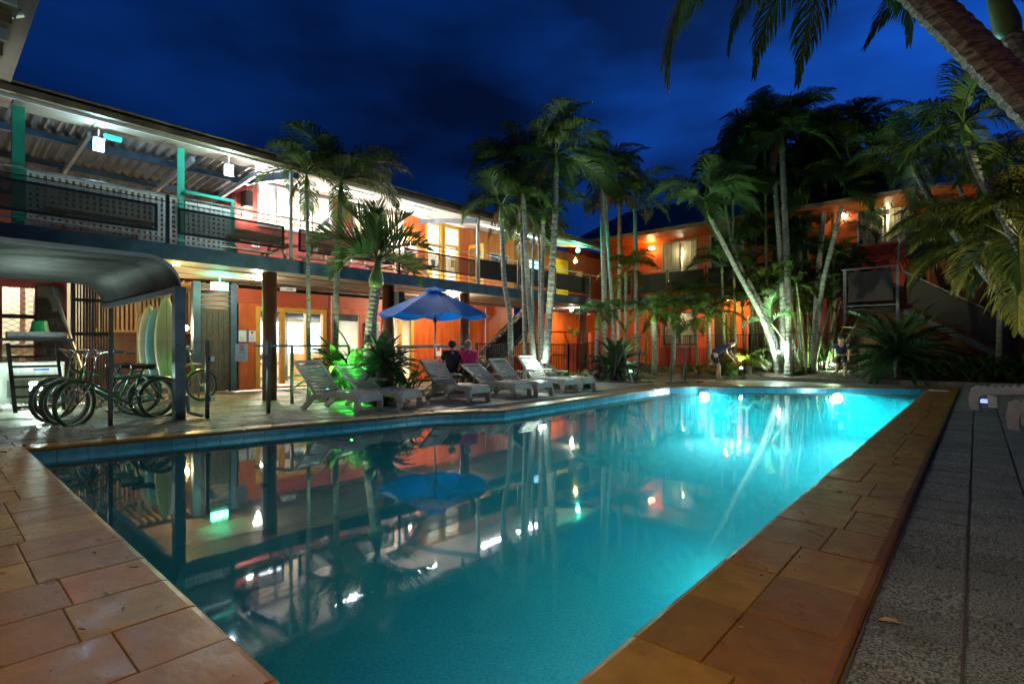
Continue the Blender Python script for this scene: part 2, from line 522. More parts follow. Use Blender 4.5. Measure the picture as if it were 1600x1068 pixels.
    def build(s, name, m, parent=None, smooth=False, local=False, stuff=False):
        """one mesh object; under a parent its origin is the parent's (world coordinates unless local)"""
        org = None
        if parent is not None and not local:
            org = wloc(parent)
        me = s.mesh(name, m, smooth, org)
        o = bpy.data.objects.new(name, me)
        COL.objects.link(o)
        if parent is not None:
            o.parent = parent
        if stuff:
            o['kind'] = 'stuff'
        return o


def wloc(o):
    v = Vector(o.location)
    while o.parent:
        o = o.parent
        v += Vector(o.location)
    return v


def inst(me, name, parent, loc=(0, 0, 0), rot=(0, 0, 0), scale=(1, 1, 1)):
    o = bpy.data.objects.new(name, me)
    COL.objects.link(o)
    o.location, o.rotation_euler, o.scale = loc, rot, scale
    if parent is not None:
        o.parent = parent
    return o


def thing(name, label, cat, loc=(0, 0, 0), rz=0.0, group=None):
    o = bpy.data.objects.new(name, None)
    o.empty_display_size = 0.2
    COL.objects.link(o)
    o.location = loc
    o.rotation_euler = (0, 0, rz)
    o['label'] = label
    o['category'] = cat
    if group:
        o['group'] = group
    return o


def tag(o, label, cat, group=None):
    o['label'] = label
    o['category'] = cat
    if group:
        o['group'] = group
    return o


def struct(o):
    o['kind'] = 'structure'
    return o


def dup(root, loc, rz, label, group=None, scale=None):
    r = root.copy(); COL.objects.link(r)
    r.location = loc; r.rotation_euler = (0, 0, rz)
    if scale:
        r.scale = scale
    r['label'] = label
    if group:
        r['group'] = group
    for ch in list(root.children):
        c = ch.copy(); COL.objects.link(c); c.parent = r
        for g in list(ch.children):
            d = g.copy(); COL.objects.link(d); d.parent = c
    return r


def lamp(parent, loc, watts, col, rad=0.05, kind='POINT', rot=None, size=0.3, sizey=None, spot=90, name='lamp_light'):
    ld = bpy.data.lights.new(name, kind)
    ld.energy = watts
    ld.color = col
    if kind == 'AREA':
        ld.size = size
        if sizey:
            ld.shape = 'RECTANGLE'; ld.size_y = sizey
    else:
        ld.shadow_soft_size = rad
    if kind == 'SPOT':
        ld.spot_size = R(spot); ld.spot_blend = 0.6
    o = bpy.data.objects.new(name, ld)
    COL.objects.link(o)
    o.location = Vector(loc) - (wloc(parent) if parent else Vector((0, 0, 0)))
    if rot:
        o.rotation_euler = rot
    if parent:
        o.parent = parent
    return o


def wall_x(mb, x0, x1, y0, y1, z0, z1, holes):
    """solid wall slab between x0..x1 spanning y and z, minus rectangular holes (ya, yb, za, zb)"""
    ys = sorted({y0, y1, *[h[0] for h in holes], *[h[1] for h in holes]})
    for a, b in zip(ys, ys[1:]):
        hs = sorted([(h[2], h[3]) for h in holes if h[0] <= a + 1e-6 and h[1] >= b - 1e-6])
        z = z0
        for ha, hb in hs:
            if ha > z + 1e-6:
                mb.box(x0, x1, a, b, z, ha)
            z = hb
        if z < z1 - 1e-6:
            mb.box(x0, x1, a, b, z, z1)
    return mb


def wall_y(mb, y0, y1, x0, x1, z0, z1, holes):
    t = wall_x(MB(), y0, y1, x0, x1, z0, z1, holes)
    return mb.add([(b, a, c) for a, b, c in t.v], [tuple(reversed(q)) for q in t.f])


# ================================================================ SETTING: ground and pool
POOL = [(-8.58, 0.85), (-7.62, 6.45), (-6.93, 7.6), (-7.22, 15.6), (-6.75, 16.65), (-1.06, 20.65), (-1.07, 0.85)]
WATER_Z = -0.145
FLOOR_Z = -1.55


def offs(poly, d):
    out = []
    n = len(poly)
    for i in range(n):
        p0, p1, p2 = Vector(poly[i - 1]), Vector(poly[i]), Vector(poly[(i + 1) % n])
        e1, e2 = (p1 - p0).normalized(), (p2 - p1).normalized()
        n1, n2 = Vector((-e1.y, e1.x)), Vector((-e2.y, e2.x))
        b = (n1 + n2)
        b = b / max(0.3, b.dot(n1))
        out.append(tuple(p1 + b * d))
    return out


hole = offs(POOL, 0.05)      # the ring runs clockwise: the left normal points out of the pool
outer = [(-70, -30), (60, -30), (60, 90), (-70, 90)]
tri = tessellate_polygon([[Vector((*p, 0)) for p in outer], [Vector((*p, 0)) for p in reversed(hole)]])
pts = outer + list(reversed(hole))
g = MB()
g.add([(p[0], p[1], -0.055) for p in pts], [tuple(t) for t in tri])
ground = struct(g.build('ground', M_CONC))

pool = MB()
n = len(POOL)
deep = [(p[0], p[1], FLOOR_Z) for p in POOL]
vs = [(p[0], p[1], -0.20) for p in POOL] + deep
pool.add(vs, [(i, (i + 1) % n, n + (i + 1) % n, n + i) for i in range(n)])
tri = tessellate_polygon([[Vector((*p, 0)) for p in POOL]])
pool.add(deep, [tuple(t) for t in tri])
pool_shell = struct(pool.build('pool_shell', M_PLASTER))

wt = MB()
up = []
for t in tri:                 # every water face looks up
    a, b, c = (Vector(POOL[k]) for k in t)
    up.append(tuple(t) if (b - a).cross(c - a) > 0 else tuple(reversed(t)))
# closed body of water a few millimetres inside the shell, so that its volume can scatter the lamp light
ins = offs(POOL, -0.004)
N_ = len(POOL)
wt.add([(p[0], p[1], WATER_Z) for p in ins], up)
wt.cur = 1
wt.add([(p[0], p[1], WATER_Z) for p in ins] + [(p[0], p[1], FLOOR_Z + .004) for p in ins],
       [(i, (i + 1) % N_, N_ + (i + 1) % N_, N_ + i) for i in range(N_)] + [tuple(N_ + k for k in reversed(t)) for t in up])
water = struct(wt.build('water', [M_WATER, M_WATERSIDE]))

# waterline tiles round the left and far walls (thin real tiles, one course)
wl_root = MB()
wl_root.add([(p[0], p[1], -0.045) for p in offs(POOL, 0.012)] + [(p[0], p[1], -0.21) for p in offs(POOL, 0.012)],
            [(i, (i + 1) % n, n + (i + 1) % n, n + i) for i in range(n)])
wlb = struct(wl_root.build('pool_wall', M_GROUT))
for i in range(5):
    a, b = Vector(POOL[i]), Vector(POOL[i + 1])
    d = (b - a); L = d.length; d.normalize(); nrm = Vector((d.y, -d.x))
    k = max(1, round(L / 0.30))
    for j in range(k):
        p0, p1 = a + d * (L * j / k + 0.003), a + d * (L * (j + 1) / k - 0.003)
        q0, q1 = p0 + nrm * 0.008, p1 + nrm * 0.008
        t = MB()
        t.prism([p0, p1, q1, q0], -0.205, -0.052)
        t.build('tile', M_WTILE, wlb)

# coping
coping = MB()
o35 = offs(POOL, 0.34)
coping.prism([(-9.0, 0.17), (-0.40, 0.17), (-0.40, 0.845), (-9.0, 0.845)], -0.05, -0.014)
coping.prism([(-1.065, 0.85), (-0.395, 0.85), (-0.395, 21.2), (-1.065, 21.2)], -0.05, -0.014)
for i in range(5):
    coping.prism([POOL[i], POOL[i + 1], o35[i + 1], o35[i]][::-1], -0.05, -0.014)
coping = struct(coping.build('pool_coping', M_GROUT))


def coping_tile(base, along, out, s0, s1, w0, w1, nose_in, nose_out, lift=0.0):
    """a glazed tile from s0..s1 along the edge and w0..w1 outwards, with rounded noses"""
    prof = []
    if nose_in:
        prof += [(w0 - 0.018, -0.048), (w0 - 0.030, -0.035), (w0 - 0.031, -0.018), (w0 - 0.018, -0.005), (w0 + 0.004, 0.0)]
    else:
        prof += [(w0 + 0.004, -0.04), (w0 + 0.004, -0.002), (w0 + 0.007, 0.0)]
    if nose_out:
        prof += [(w1 - 0.045, 0.0), (w1 - 0.018, -0.006), (w1 - 0.004, -0.02), (w1, -0.045)]
    else:
        prof += [(w1 - 0.007, 0.0), (w1 - 0.004, -0.002), (w1 - 0.004, -0.04)]
    k = len(prof)
    t = MB()
    vs = []
    for s_, z_ in ((s0 + 0.004, -0.002), (s0 + 0.007, 0), (s1 - 0.007, 0), (s1 - 0.004, -0.002)):
        for (w, z) in prof:
            p = base + along * s_ + out * w
            vs.append((p.x, p.y, z + z_ + lift))
    fs = []
    for r_ in range(3):
        for i in range(k - 1):
            fs.append((r_ * k + i, r_ * k + i + 1, (r_ + 1) * k + i + 1, (r_ + 1) * k + i))
    fs.append(tuple(range(k - 1, -1, -1)))
    fs.append(tuple(range(3 * k, 4 * k)))
    t.add(vs, fs)
    return t.build('tile', M_TILE, coping, smooth=False)


V2 = Vector
# right-hand coping: two columns, rows 0.52 m
y = 0.95
while y < 21.1:
    st = rnd.choice((0.27, 0.36, 0.31, 0.40))
    l1 = rnd.uniform(-0.0015, 0.0015)
    s1 = min(y + 0.52, 21.2)
    coping_tile(V2((-1.065, 0)), V2((0, 1)), V2((1, 0)), y, s1, 0.0, st, True, False, l1)
    coping_tile(V2((-1.065, 0)), V2((0, 1)), V2((1, 0)), y, s1, st, 0.675, False, True, -l1)
    y += 0.52
# near coping: rows 0.42 m wide across, two columns
x = -1.07
i = 0
while x > -8.95:
    st = rnd.choice((0.36, 0.44, 0.30, 0.40))
    l1 = rnd.uniform(-0.0015, 0.0015)
    s1 = 0.42
    coping_tile(V2((x, 0.845)), V2((-1, 0)), V2((0, -1)), 0, min(s1, x + 9.0), 0.0, st, True, False, l1)
    coping_tile(V2((x, 0.845)), V2((-1, 0)), V2((0, -1)), 0, min(s1, x + 9.0), st, 0.66, False, False, -l1)
    x -= 0.42
for k in range(9):
    coping_tile(V2((0.42 * k - 1.07, 0.95)), V2((1, 0)), V2((0, -1)), 0, 0.42, 0.0, 0.76, False, False)
# one-tile coping along the left and far sides
for i in range(5):
    a, b = Vector(POOL[i]), Vector(POOL[i + 1])
    d = (b - a); L = d.length; d.normalize(); nrm = Vector((-d.y, d.x))
    k = max(1, round(L / 0.42))
    for j in range(k):
        coping_tile(a, d, nrm, L * j / k, L * (j + 1) / k, 0.0, 0.33, True, False)

# right-hand aggregate paving
paving = MB()
paving.box(-0.385, 4.6, -3.0, 21.9, -0.05, -0.040)
paving.box(-9.4, -1.2, -3.0, 0.155, -0.05, -0.040)
paving = struct(paving.build('paving', M_GROUT))
pav_cells = []
for c in range(14):
    for r_ in range(66):
        x0 = -0.38 + c * 0.338; y0 = -0.6 + r_ * 0.338 + (0.11 if c % 2 else 0)
        if x0 > 4.5 or y0 > 21.6:
            continue
        d_ = math.hypot(x0, y0)
        u_ = CT * x0 + ST * y0; w_ = -ST * x0 + CT * y0
        if w_ < 0.3 or u_ / w_ > 1.35:
            vis = 1e3
        else:
            vis = d_
        pav_cells.append((vis, x0, y0))
pav_cells.sort()
pm = {}
far = MB()
for k, (vis, x0, y0) in enumerate(pav_cells):
    if k < 290 and vis < 900:
        dz = rnd.uniform(-0.002, 0.002)
        kx = rnd.randrange(5)
        if kx not in pm:
            pm[kx] = MB().bevbox(0.005, 0.333, 0.007, 0.331, -0.06, 0.0, 0.008 + kx * 0.0015).mesh('paver', M_PAVER)
        inst(pm[kx], 'paver', paving, (x0, y0, -0.028 + dz), (rnd.uniform(-.003, .003), rnd.uniform(-.003, .003), 0))
    elif vis < 900 or (y0 > -0.6 and x0 < 3):
        far.bevbox(x0 + 0.005, x0 + 0.333, y0 + 0.004, y0 + 0.334, -0.06, -0.028, 0.007)
far.build('paver_field', M_PAVER, paving, stuff=True)

# grey pavers between the left coping and the glass fence
left_pav = struct(MB().prism([(-10.9, -0.5), (-9.0, -0.5), (-9.0, 0.6), (-8.98, 0.9), (-7.98, 6.5), (-7.3, 7.8), (-7.58, 15.8), (-9.0, 16.6), (-10.9, 16.6)], -0.052, -0.018)
                  .build('poolside_pavement', M_GROUT))
lp = {}
cnt = 0
for c in range(9):
    for r_ in range(43):
        x0 = -10.9 + c * 0.4; y0 = -0.4 + r_ * 0.4 + (0.2 if c % 2 else 0)
        # inside edge of the coping at this y
        yy = y0 + (0.4 if y0 < 7.5 else 0.0)
        yy = y0
        if yy < 6.5:
            lim = -8.96 + (yy - 0.85) * 0.171
        elif yy < 7.8:
            lim = -8.0 + (yy - 6.5) * 0.5
        else:
            lim = -7.33 - (yy - 7.8) * 0.034
        x1 = min(x0 + 0.4, lim)
        if x1 - x0 < 0.05 or y0 > 16.2:
            continue
        cnt += 1
        w = round(x1 - x0, 2)
        if w not in lp:
            lp[w] = MB().bevbox(0.004, w - 0.004, 0.004, 0.396, -0.03, 0.0, 0.006).mesh('paver', M_DECKPAV)
        if cnt <= 290:
            inst(lp[w], 'paver', left_pav, (x0, y0, -0.006 + rnd.uniform(-.002, .002)))

# garden beds: raised mulch behind a kerb at the far end
bed = MB()
nx, ny = 40, 12
grid = []
BEDL, BEDR = -14.0, 8.0
for j in range(ny + 1):
    for i in range(nx + 1):
        xx = BEDL + (BEDR - BEDL) * i / nx
        yb = 21.95 + 0.11 * max(0, xx + 8.0)
        yy = yb + (26.2 - yb) * j / ny
        grid.append((xx, yy, -0.04 + 0.34 * min(1, j / 4.0) ** 0.8 + 0.03 * math.sin(xx * 3.1 + j) * (j > 0)))
bed.add(grid, [(j * (nx + 1) + i, j * (nx + 1) + i + 1, (j + 1) * (nx + 1) + i + 1, (j + 1) * (nx + 1) + i) for j in range(ny) for i in range(nx)])
garden_bed = struct(bed.build('garden_soil', M_SOIL, smooth=True))
kb = MB()
for i in range(22):
    xa = -14 + i; xb = xa + 0.985
    ya = 21.95 + 0.11 * max(0, xa + 8.0); yb = 21.95 + 0.11 * max(0, xb + 8.0)
    kb.prism([(xa, ya - 0.14), (xb, yb - 0.14), (xb, yb), (xa, ya)], -0.056, 0.10)
kerb = struct(kb.build('garden_kerb', M_KERB))
# bed along the left building behind the loungers
b2 = MB()
grid = []
nx, ny = 8, 40
for j in range(ny + 1):
    for i in range(nx + 1):
        e = min(i, nx - i, j, ny - j)
        grid.append((-12.2 + 2.1 * i / nx, 6.3 + 14.5 * j / ny, -0.05 + 0.05 * min(2, e) + 0.015 * math.sin(i * 5 + j * 3.3)))
b2.add(grid, [(j * (nx + 1) + i, j * (nx + 1) + i + 1, (j + 1) * (nx + 1) + i + 1, (j + 1) * (nx + 1) + i) for j in range(ny) for i in range(nx)])
struct(b2.build('side_garden_soil', M_SOIL, smooth=True))

# pool lamps: round niches in the far wall just under the water
POOLC = (0.30, 0.92, 1.0)
dE = (Vector(POOL[5]) - Vector(POOL[4])).normalized()
nE = Vector((dE.y, -dE.x))


def pool_lamp(p, nrm, watts, label):
    t = thing('pool_lamp', label, 'pool lamp', (p.x, p.y, -0.36), group='pool lamps below the waterline')
    a = Vector((nrm.x, nrm.y, 0))
    c = Vector((p.x, p.y, -0.36))
    MB().tube([c + a * 0.001, c + a * 0.05], [0.19, 0.17], 20).build('bezel', M_CHROME, t)
    MB().tube([c + a * 0.052, c + a * 0.07], [0.15, 0.11], 20).build('lens', mat('pool_lamp_lens', (1, 1, 1), 0.4, emit=(0.75, 0.97, 1), estr=160), t)
    rz = math.atan2(a.y, a.x)
    lamp(t, c + a * 0.12, watts, POOLC, kind='AREA', rot=(R(90 - 9), 0, rz - R(90)), size=0.25).data.spread = R(100)
    return t


for (u, watts, lab) in ((1100, 125, 'bright round pool lamp on the far pool wall, left of the pair'), (1307, 135, 'bright round pool lamp on the far pool wall, right of the pair')):
    # the point of the far wall straight along that bearing
    d = ray(u, 600)
    A = Vector(POOL[4])
    t_ = (A.x * dE.y - A.y * dE.x) / (d.x * dE.y - d.y * dE.x)
    p = Vector((d.x * t_, d.y * t_))
    pool_lamp(p, nE, watts, lab)
for k, (yy, wt_) in enumerate(((3.5, .4), (8.0, 1.5), (12.5, 5), (16.8, 8))):  # unseen side lamps added to even out the teal glow
    pool_lamp(Vector((-1.07, yy)), Vector((-1, 0)), wt_, 'added unseen pool lamp under the long tiled edge, %s from the near end' % ('first', 'second', 'third', 'fourth')[k])
#@@PART2
# ================================================================ LEFT BUILDING (long two-storey wing)
DECK, DKT = 3.06, 3.36            # underside and top of the upper deck
hb = thing('guesthouse', 'long orange two-storey guesthouse with open upper verandah along the left of the pool', 'building', (-15.8, 6.0, 0))
XW = -15.8

# lower floor wall, with shop-front openings
low_holes = [(6.55, 8.78, 0.05, 2.43), (9.05, 10.1, 0.10, 2.43), (11.0, 12.3, 0.10, 2.35), (23.2, 24.4, 0.1, 2.1)]
w = wall_x(MB(), XW - 0.2, XW, 5.98, 12.9, 0.0, 2.92, low_holes[:3])
w.build('wall', M_ORANGE, hb)
wall_x(MB(), XW - 0.2, XW, 12.9, 18.0, 0.0, 3.02, []).build('wall', M_ORANGE, hb)
wall_x(MB(), XW - 0.2, XW, 20.8, 26.0, 0.0, 3.02, [(23.0, 24.4, 0.1, 2.1)]).build('wall', M_ORANGE, hb)
MB().box(XW - 3, XW - 0.2, 17.8, 18.0, 0, 3.0).box(XW - 3.2, XW - 3.0, 17.8, 20.8, 0, 3.0).box(XW - 3.0, XW - 0.2, 20.8, 21.0, 0, 3.0).build('recess_wall', M_ORANGE, hb)
MB().box(XW + 0.003, XW + 0.02, 5.98, 12.9, 2.5, 2.92).build('wall_band', mat('deep_orange_paint', (.52, .075, .02), .5, noise=.15, nscale=3), hb)


def opening_frame_x(parent, x, y0, y1, z0, z1, m, w=0.09, mull=(), d=0.14, pane=True, trans=None, nm='window'):
    f = MB()
    f.box(x - d, x + 0.03, y0, y0 + w, z0, z1).box(x - d, x + 0.03, y1 - w, y1, z0, z1)
    f.box(x - d, x + 0.03, y0 + w, y1 - w, z1 - w, z1)
    if z0 > 0.3:
        f.box(x - d, x + 0.05, y0 + w, y1 - w, z0, z0 + w)
    for my in mull:
        f.box(x - d + 0.01, x + 0.02, my - w / 2, my + w / 2, z0 + w, z1 - w)
    if trans:
        f.box(x - d + 0.015, x + 0.025, y0 + w, y1 - w, trans - 0.05, trans + 0.05)
    fr = f.build(nm, m, parent)
    if pane:
        ys = [y0 + w] + [k for my in mull for k in (my - w / 2, my + w / 2)] + [y1 - w]
        for a, b in zip(ys[::2], ys[1::2]):
            MB().box(x - 0.07, x - 0.062, a, b, z0 + (w if z0 > .3 else 0), z1 - w).build('pane', M_PANE, fr)
    return fr


opening_frame_x(hb, XW, 6.55, 8.78, 0.0, 2.43, M_YELLOW, 0.13, mull=(7.35, 8.15))
opening_frame_x(hb, XW, 9.05, 10.1, 0.0, 2.43, M_ORANGE, 0.08)
opening_frame_x(hb, XW, 11.0, 12.3, 0.0, 2.35, M_YELLOW, 0.12, mull=(11.7,))
# the lit room behind the lower openings
rm = MB()
rm.box(-22.2, -22.0, 5.9, 13.0, 0, 3.0).box(-22.0, XW - 0.2, 5.98, 6.1, 0, 2.9).box(-22.0, XW - 0.2, 12.8, 12.9, 0, 2.9)
rm.build('inner_wall', M_WARMIN, hb)
MB().box(-22.0, XW - 0.21, 6.1, 12.8, 2.80, 2.9).build('inner_ceiling', M_WARMIN, hb)
bm_ = MB()
for yy in (7.5, 9.6, 11.4):
    bm_.box(-21.9, -16.2, yy, yy + 0.12, 2.58, 2.79)
bm_.box(-19.2, -19.0, 6.1, 12.8, 2.3, 2.57)
bm_.box(-19.2, -19.05, 8.9, 9.05, 0, 2.29)
bm_.build('inner_beam', M_BLUEST, hb)
wn_ = MB()
for k in range(22):
    wn_.box(-21.99, -21.96, 6.6 + k * 0.27, 6.6 + k * 0.27 + 0.2, 1.0, 2.3)
wn_.build('lit_louvre', mat('backlit_louvre', (0.8, 0.85, 0.85), 0.5, emit=(0.8, 0.95, 1), estr=2.2), hb)
MB().box(-18.9, -17.0, 9.2, 9.35, 0.0, 1.0).box(-18.4, -17.2, 6.8, 8.0, 0.68, 0.74).box(-17.9, -17.8, 7.3, 7.4, 0, 0.68).build('counter', M_TABLE, hb)
for yy in (7.6, 10.0):
    t = thing('ceiling_light', 'white fluorescent batten inside the lit ground-floor room, %s' % ('nearer' if yy < 8 else 'farther'), 'ceiling light', (-17.8, yy, 2.5), group='tubes in the ground-floor room')
    MB().box(-18.4, -17.2, yy - 0.05, yy + 0.05, 2.50, 2.58).build('housing', M_WHITE, t)
    MB().tube([(-18.35, yy, 2.485), (-17.25, yy, 2.485)], 0.014, 8).build('tube', M_BULBC, t)
    lamp(t, (-17.8, yy, 2.42), 150, (1, 0.86, 0.68), kind='AREA', size=1.2, sizey=0.1)

for k, yy in enumerate((8.93, 10.95, 16.1)):
    t = thing('wall_conduit', ('pale vertical conduit on the lower wall behind the thicker palm trunk', 'pale vertical conduit on the lower wall right of the grey cabinet', 'pale vertical pipe on the orange wall beside the dark stair')[k], 'pipe', (XW, yy, 1.4))
    MB().tube([(XW + .05, yy, 0.0), (XW + .05, yy, 2.9)], .022, 8).build('pipe', M_WHITE, t)
    for z in (.5, 1.4, 2.3):
        MB().box(XW + .021, XW + .075, yy - .035, yy + .035, z, z + .03).build('clip', M_GREYP, t)
# ---- upper deck
dk = MB()
dk.box(-15.79, -12.62, -6.0, 19.6, DECK + 0.04, DKT)
dk.box(-16.1, -15.81, 18.0, 26.0, DECK + 0.04, DKT)
dk.build('deck', M_CONC, hb)
MB().box(-12.615, -12.55, -6.0, 19.65, DECK - 0.02, DKT + 0.01).build('deck_fascia', M_BLUEST, hb)
sf = MB()
for k in range(9):
    y0 = -6 + k * 3.0
    sf.box(-15.78, -12.64, y0 + 0.01, min(y0 + 2.99, 19.6), DECK, DECK + 0.03)
sf.build('soffit_panel', mat('beige_soffit', (.24, .19, .13), .6, noise=.2, nscale=1.5), hb)
bt = MB()
for k in range(2):
    bt.box(-13.5 - k * 1.2, -13.46 - k * 1.2, -6, 19.6, DECK - 0.02, DECK - 0.002)
bt.build('soffit_batten', M_GREYP, hb)
for yy in (5.69, 9.15, 12.2, 16.2, 19.3):
    MB().tube([(-12.92, yy, -0.05), (-12.92, yy, DECK - 0.021)], 0.165, 20).build('column', M_BROWNC, hb, smooth=True)
# upper floor slab of rooms (behind the wall) and inner faces
MB().box(-22.0, -16.0, 5.98, 18.0, 3.05, DKT - 0.002).build('floor_slab', M_CONC, hb)


# ---- upper wall: red dado with big openings
def roofz(x):
    return 5.62 + (-12.45 - x) * 0.17


up_holes = [(6.6, 9.0, 4.78, 6.10), (9.75, 11.85, 4.85, 6.10), (12.88, 13.72, 3.40, 6.10), (13.78, 14.62, 3.40, 6.10)]
wall_x(MB(), XW - 0.15, XW, 5.98, 10.6, DKT, 6.15, [h for h in up_holes if h[1] < 10.6] + [(9.75, 10.6, 4.85, 6.10)]).build('upper_wall', M_RED, hb)
wall_x(MB(), XW - 0.15, XW, 10.6, 18.0, DKT, 6.15, [(10.6, 11.85, 4.85, 6.10)] + up_holes[2:] + [(16.4, 17.6, 4.6, 5.35)]).build('upper_wall', M_ORANGE, hb)
opening_frame_x(hb, XW, 6.6, 9.0, 4.78, 6.10, M_GREYP, 0.05, mull=(7.15, 7.9, 8.3), pane=False)
opening_frame_x(hb, XW, 9.75, 11.85, 4.85, 6.10, M_GREYP, 0.06, mull=(10.8,))
d1 = opening_frame_x(hb, XW, 12.88, 13.72, 3.37, 6.10, M_YELLOW, 0.09, trans=5.22, nm='door_frame')
d2 = opening_frame_x(hb, XW, 13.78, 14.62, 3.37, 6.10, M_YELLOW, 0.09, trans=5.30, nm='door_frame')
opening_frame_x(hb, XW, 16.4, 17.6, 4.6, 5.35, M_GREYP, 0.06, mull=(17.0,))
# a yellow door leaf standing open
dl = MB().box(-15.78, -14.95, 15.12, 15.17, DKT + 0.01, 5.45).build('open_door', M_YELLOW, hb)
MB().box(-15.7, -15.03, 15.105, 15.118, DKT + 0.5, 5.3).build('pane', M_PANE, dl)
# notices stuck on the glass doors
for (yy, zz, m) in ((13.2, 4.35, M_GREYINK), (14.2, 4.45, mat('yellow_notice', (0.8, 0.65, 0.02), 0.6)), (13.05, 3.95, mat('yellow_notice', (0.8, 0.65, 0.02), 0.6))):
    t = MB().box(XW - 0.058, XW - 0.054, yy, yy + 0.2, zz, zz + 0.3).build('door_notice', m)
    tag(t, {13.2: 'grey notice taped on the left glass door upstairs', 14.2: 'yellow notice taped on the right glass door upstairs', 13.05: 'small yellow notice low on the left glass door upstairs'}[yy], 'notice')
# chain mesh over one bay
cm = MB()
for k in range(13):
    cm.bar((XW + 0.01, 7.95, 4.82 + k * 0.09), (XW + 0.01, 8.28, 4.82 + k * 0.09 + 0.33 * 0.35), 0.008)
    cm.bar((XW + 0.02, 7.95, 4.92 + k * 0.09), (XW + 0.02, 8.28, 4.92 + k * 0.09 - 0.33 * 0.35), 0.008)
cm.build('wire_mesh', M_GREYP, hb, stuff=True)
# upper rooms
ru = MB()
ru.box(-19.9, -19.7, 5.98, 18.0, DKT, 6.85).box(-19.7, XW - 0.15, 5.99, 6.1, DKT, 6.5).box(-19.7, XW - 0.15, 12.4, 12.5, DKT, 6.5).box(-19.7, XW - 0.15, 15.0, 15.1, DKT, 6.5)
ru.build('inner_wall', M_WARMIN, hb)
MB().bar((-15.95, 8.4, 4.85), (-15.95, 9.2, 5.7), 0.06, 0.12).bar((-19.6, 6.3, 5.2), (-16.2, 6.3, 6.2), 0.1, 0.1).build('brace', M_GREYP, hb)

# ---- roof: sloping iron on white lining, open rafters over the verandah lounge
rf = MB()
for a, b in ((-7.0, 20.2),):
    rf.add([(-12.40, a, 5.72), (-12.40, b, 5.72), (-20.4, b, 7.10), (-20.4, a, 7.10), (-12.40, a, 5.76), (-12.40, b, 5.76), (-20.4, b, 7.14), (-20.4, a, 7.14)],
           [(0, 1, 2, 3), (7, 6, 5, 4), (0, 4, 5, 1), (1, 5, 6, 2), (2, 6, 7, 3), (3, 7, 4, 0)])
rf.build('roof', M_ROOF, hb)
ln = MB()
def slab(mb, xa, xb, ya, yb, za, zb, t=0.02):
    return mb.add([(xa, ya, za), (xa, yb, za), (xb, yb, zb), (xb, ya, zb), (xa, ya, za + t), (xa, yb, za + t), (xb, yb, zb + t), (xb, ya, zb + t)],
                  [(0, 1, 2, 3), (7, 6, 5, 4), (0, 4, 5, 1), (1, 5, 6, 2), (2, 6, 7, 3), (3, 7, 4, 0)])
for k in range(12):
    a = 5.9 + k * 1.19
    slab(ln, -12.62, -19.7, a + 0.01, min(a + 1.18, 20.1), 5.64, 6.86)
ln.build('ceiling_panel', M_WHITE, hb)
ln = MB()
for k in range(10):
    a = -6.0 + k * 1.19
    slab(ln, -12.62, -13.55, a + 0.01, a + 1.18, 5.62, 5.68)
ln.build('soffit_panel', mat('beige_soffit', (.24, .19, .13), .6, noise=.2, nscale=1.5), hb)
# corrugated underside y<5.9
cg = MB()
vs, fs = [], []
N = 420
for i in range(N + 1):
    yy = -6.2 + 12.1 * i / N
    zz = 0.034 * math.sin(i / N * 12.1 / 0.20 * 2 * math.pi)
    vs += [(-13.56, yy, 5.80 + zz), (-20.3, yy, 5.45 + zz)]
fs = [(2 * i, 2 * i + 2, 2 * i + 3, 2 * i + 1) for i in range(N)]
cg.add(vs, fs).build('corrugated_lining', M_IRON, hb)
pu = MB()
for k, xx in enumerate((-14.6, -16.4, -18.2)):
    z_ = 5.80 + (xx + 13.6) * 0.052 - 0.06
    pu.box(xx - 0.06, xx + 0.06, -6.2, 5.9, z_ - 0.12, z_ + 0.02)
pu.build('purlin', M_BLUEST, hb)
ra = MB()
for yy in (-1.5, 0.4, 2.3, 4.2, 5.6):
    slab(ra, -13.6, -20.2, yy, yy + 0.07, 5.52, 5.17, 0.12)
ra.build('rafter', M_GREYP, hb)
MB().bar((-12.7, 6.25, 5.52), (-15.75, 6.25, 6.0), 0.14, 0.2).bar((-12.7, 12.55, 5.52), (-15.75, 12.55, 6.0), 0.1, 0.16).build('steel_beam', M_BLUEST, hb)
# gutter
gt = MB()
gt.box(-12.44, -12.40, -6.2, 20.2, 5.60, 5.80).box(-12.56, -12.44, -6.2, 20.2, 5.60, 5.62)
gt.tube([(-12.40, -6.2, 5.80), (-12.40, 20.2, 5.80)], 0.018, 6)
gt.build('gutter', M_GUTTER, hb)
MB().box(-12.62, -12.58, -6.2, 20.2, 5.55, 5.70).build('roof_fascia', M_WHITE, hb)
MB().tube([(-12.50, 12.5, 5.6), (-12.50, 12.4, 5.3), (-12.50, 12.4, DKT)], 0.045, 10).build('downpipe', M_GREYP, hb)

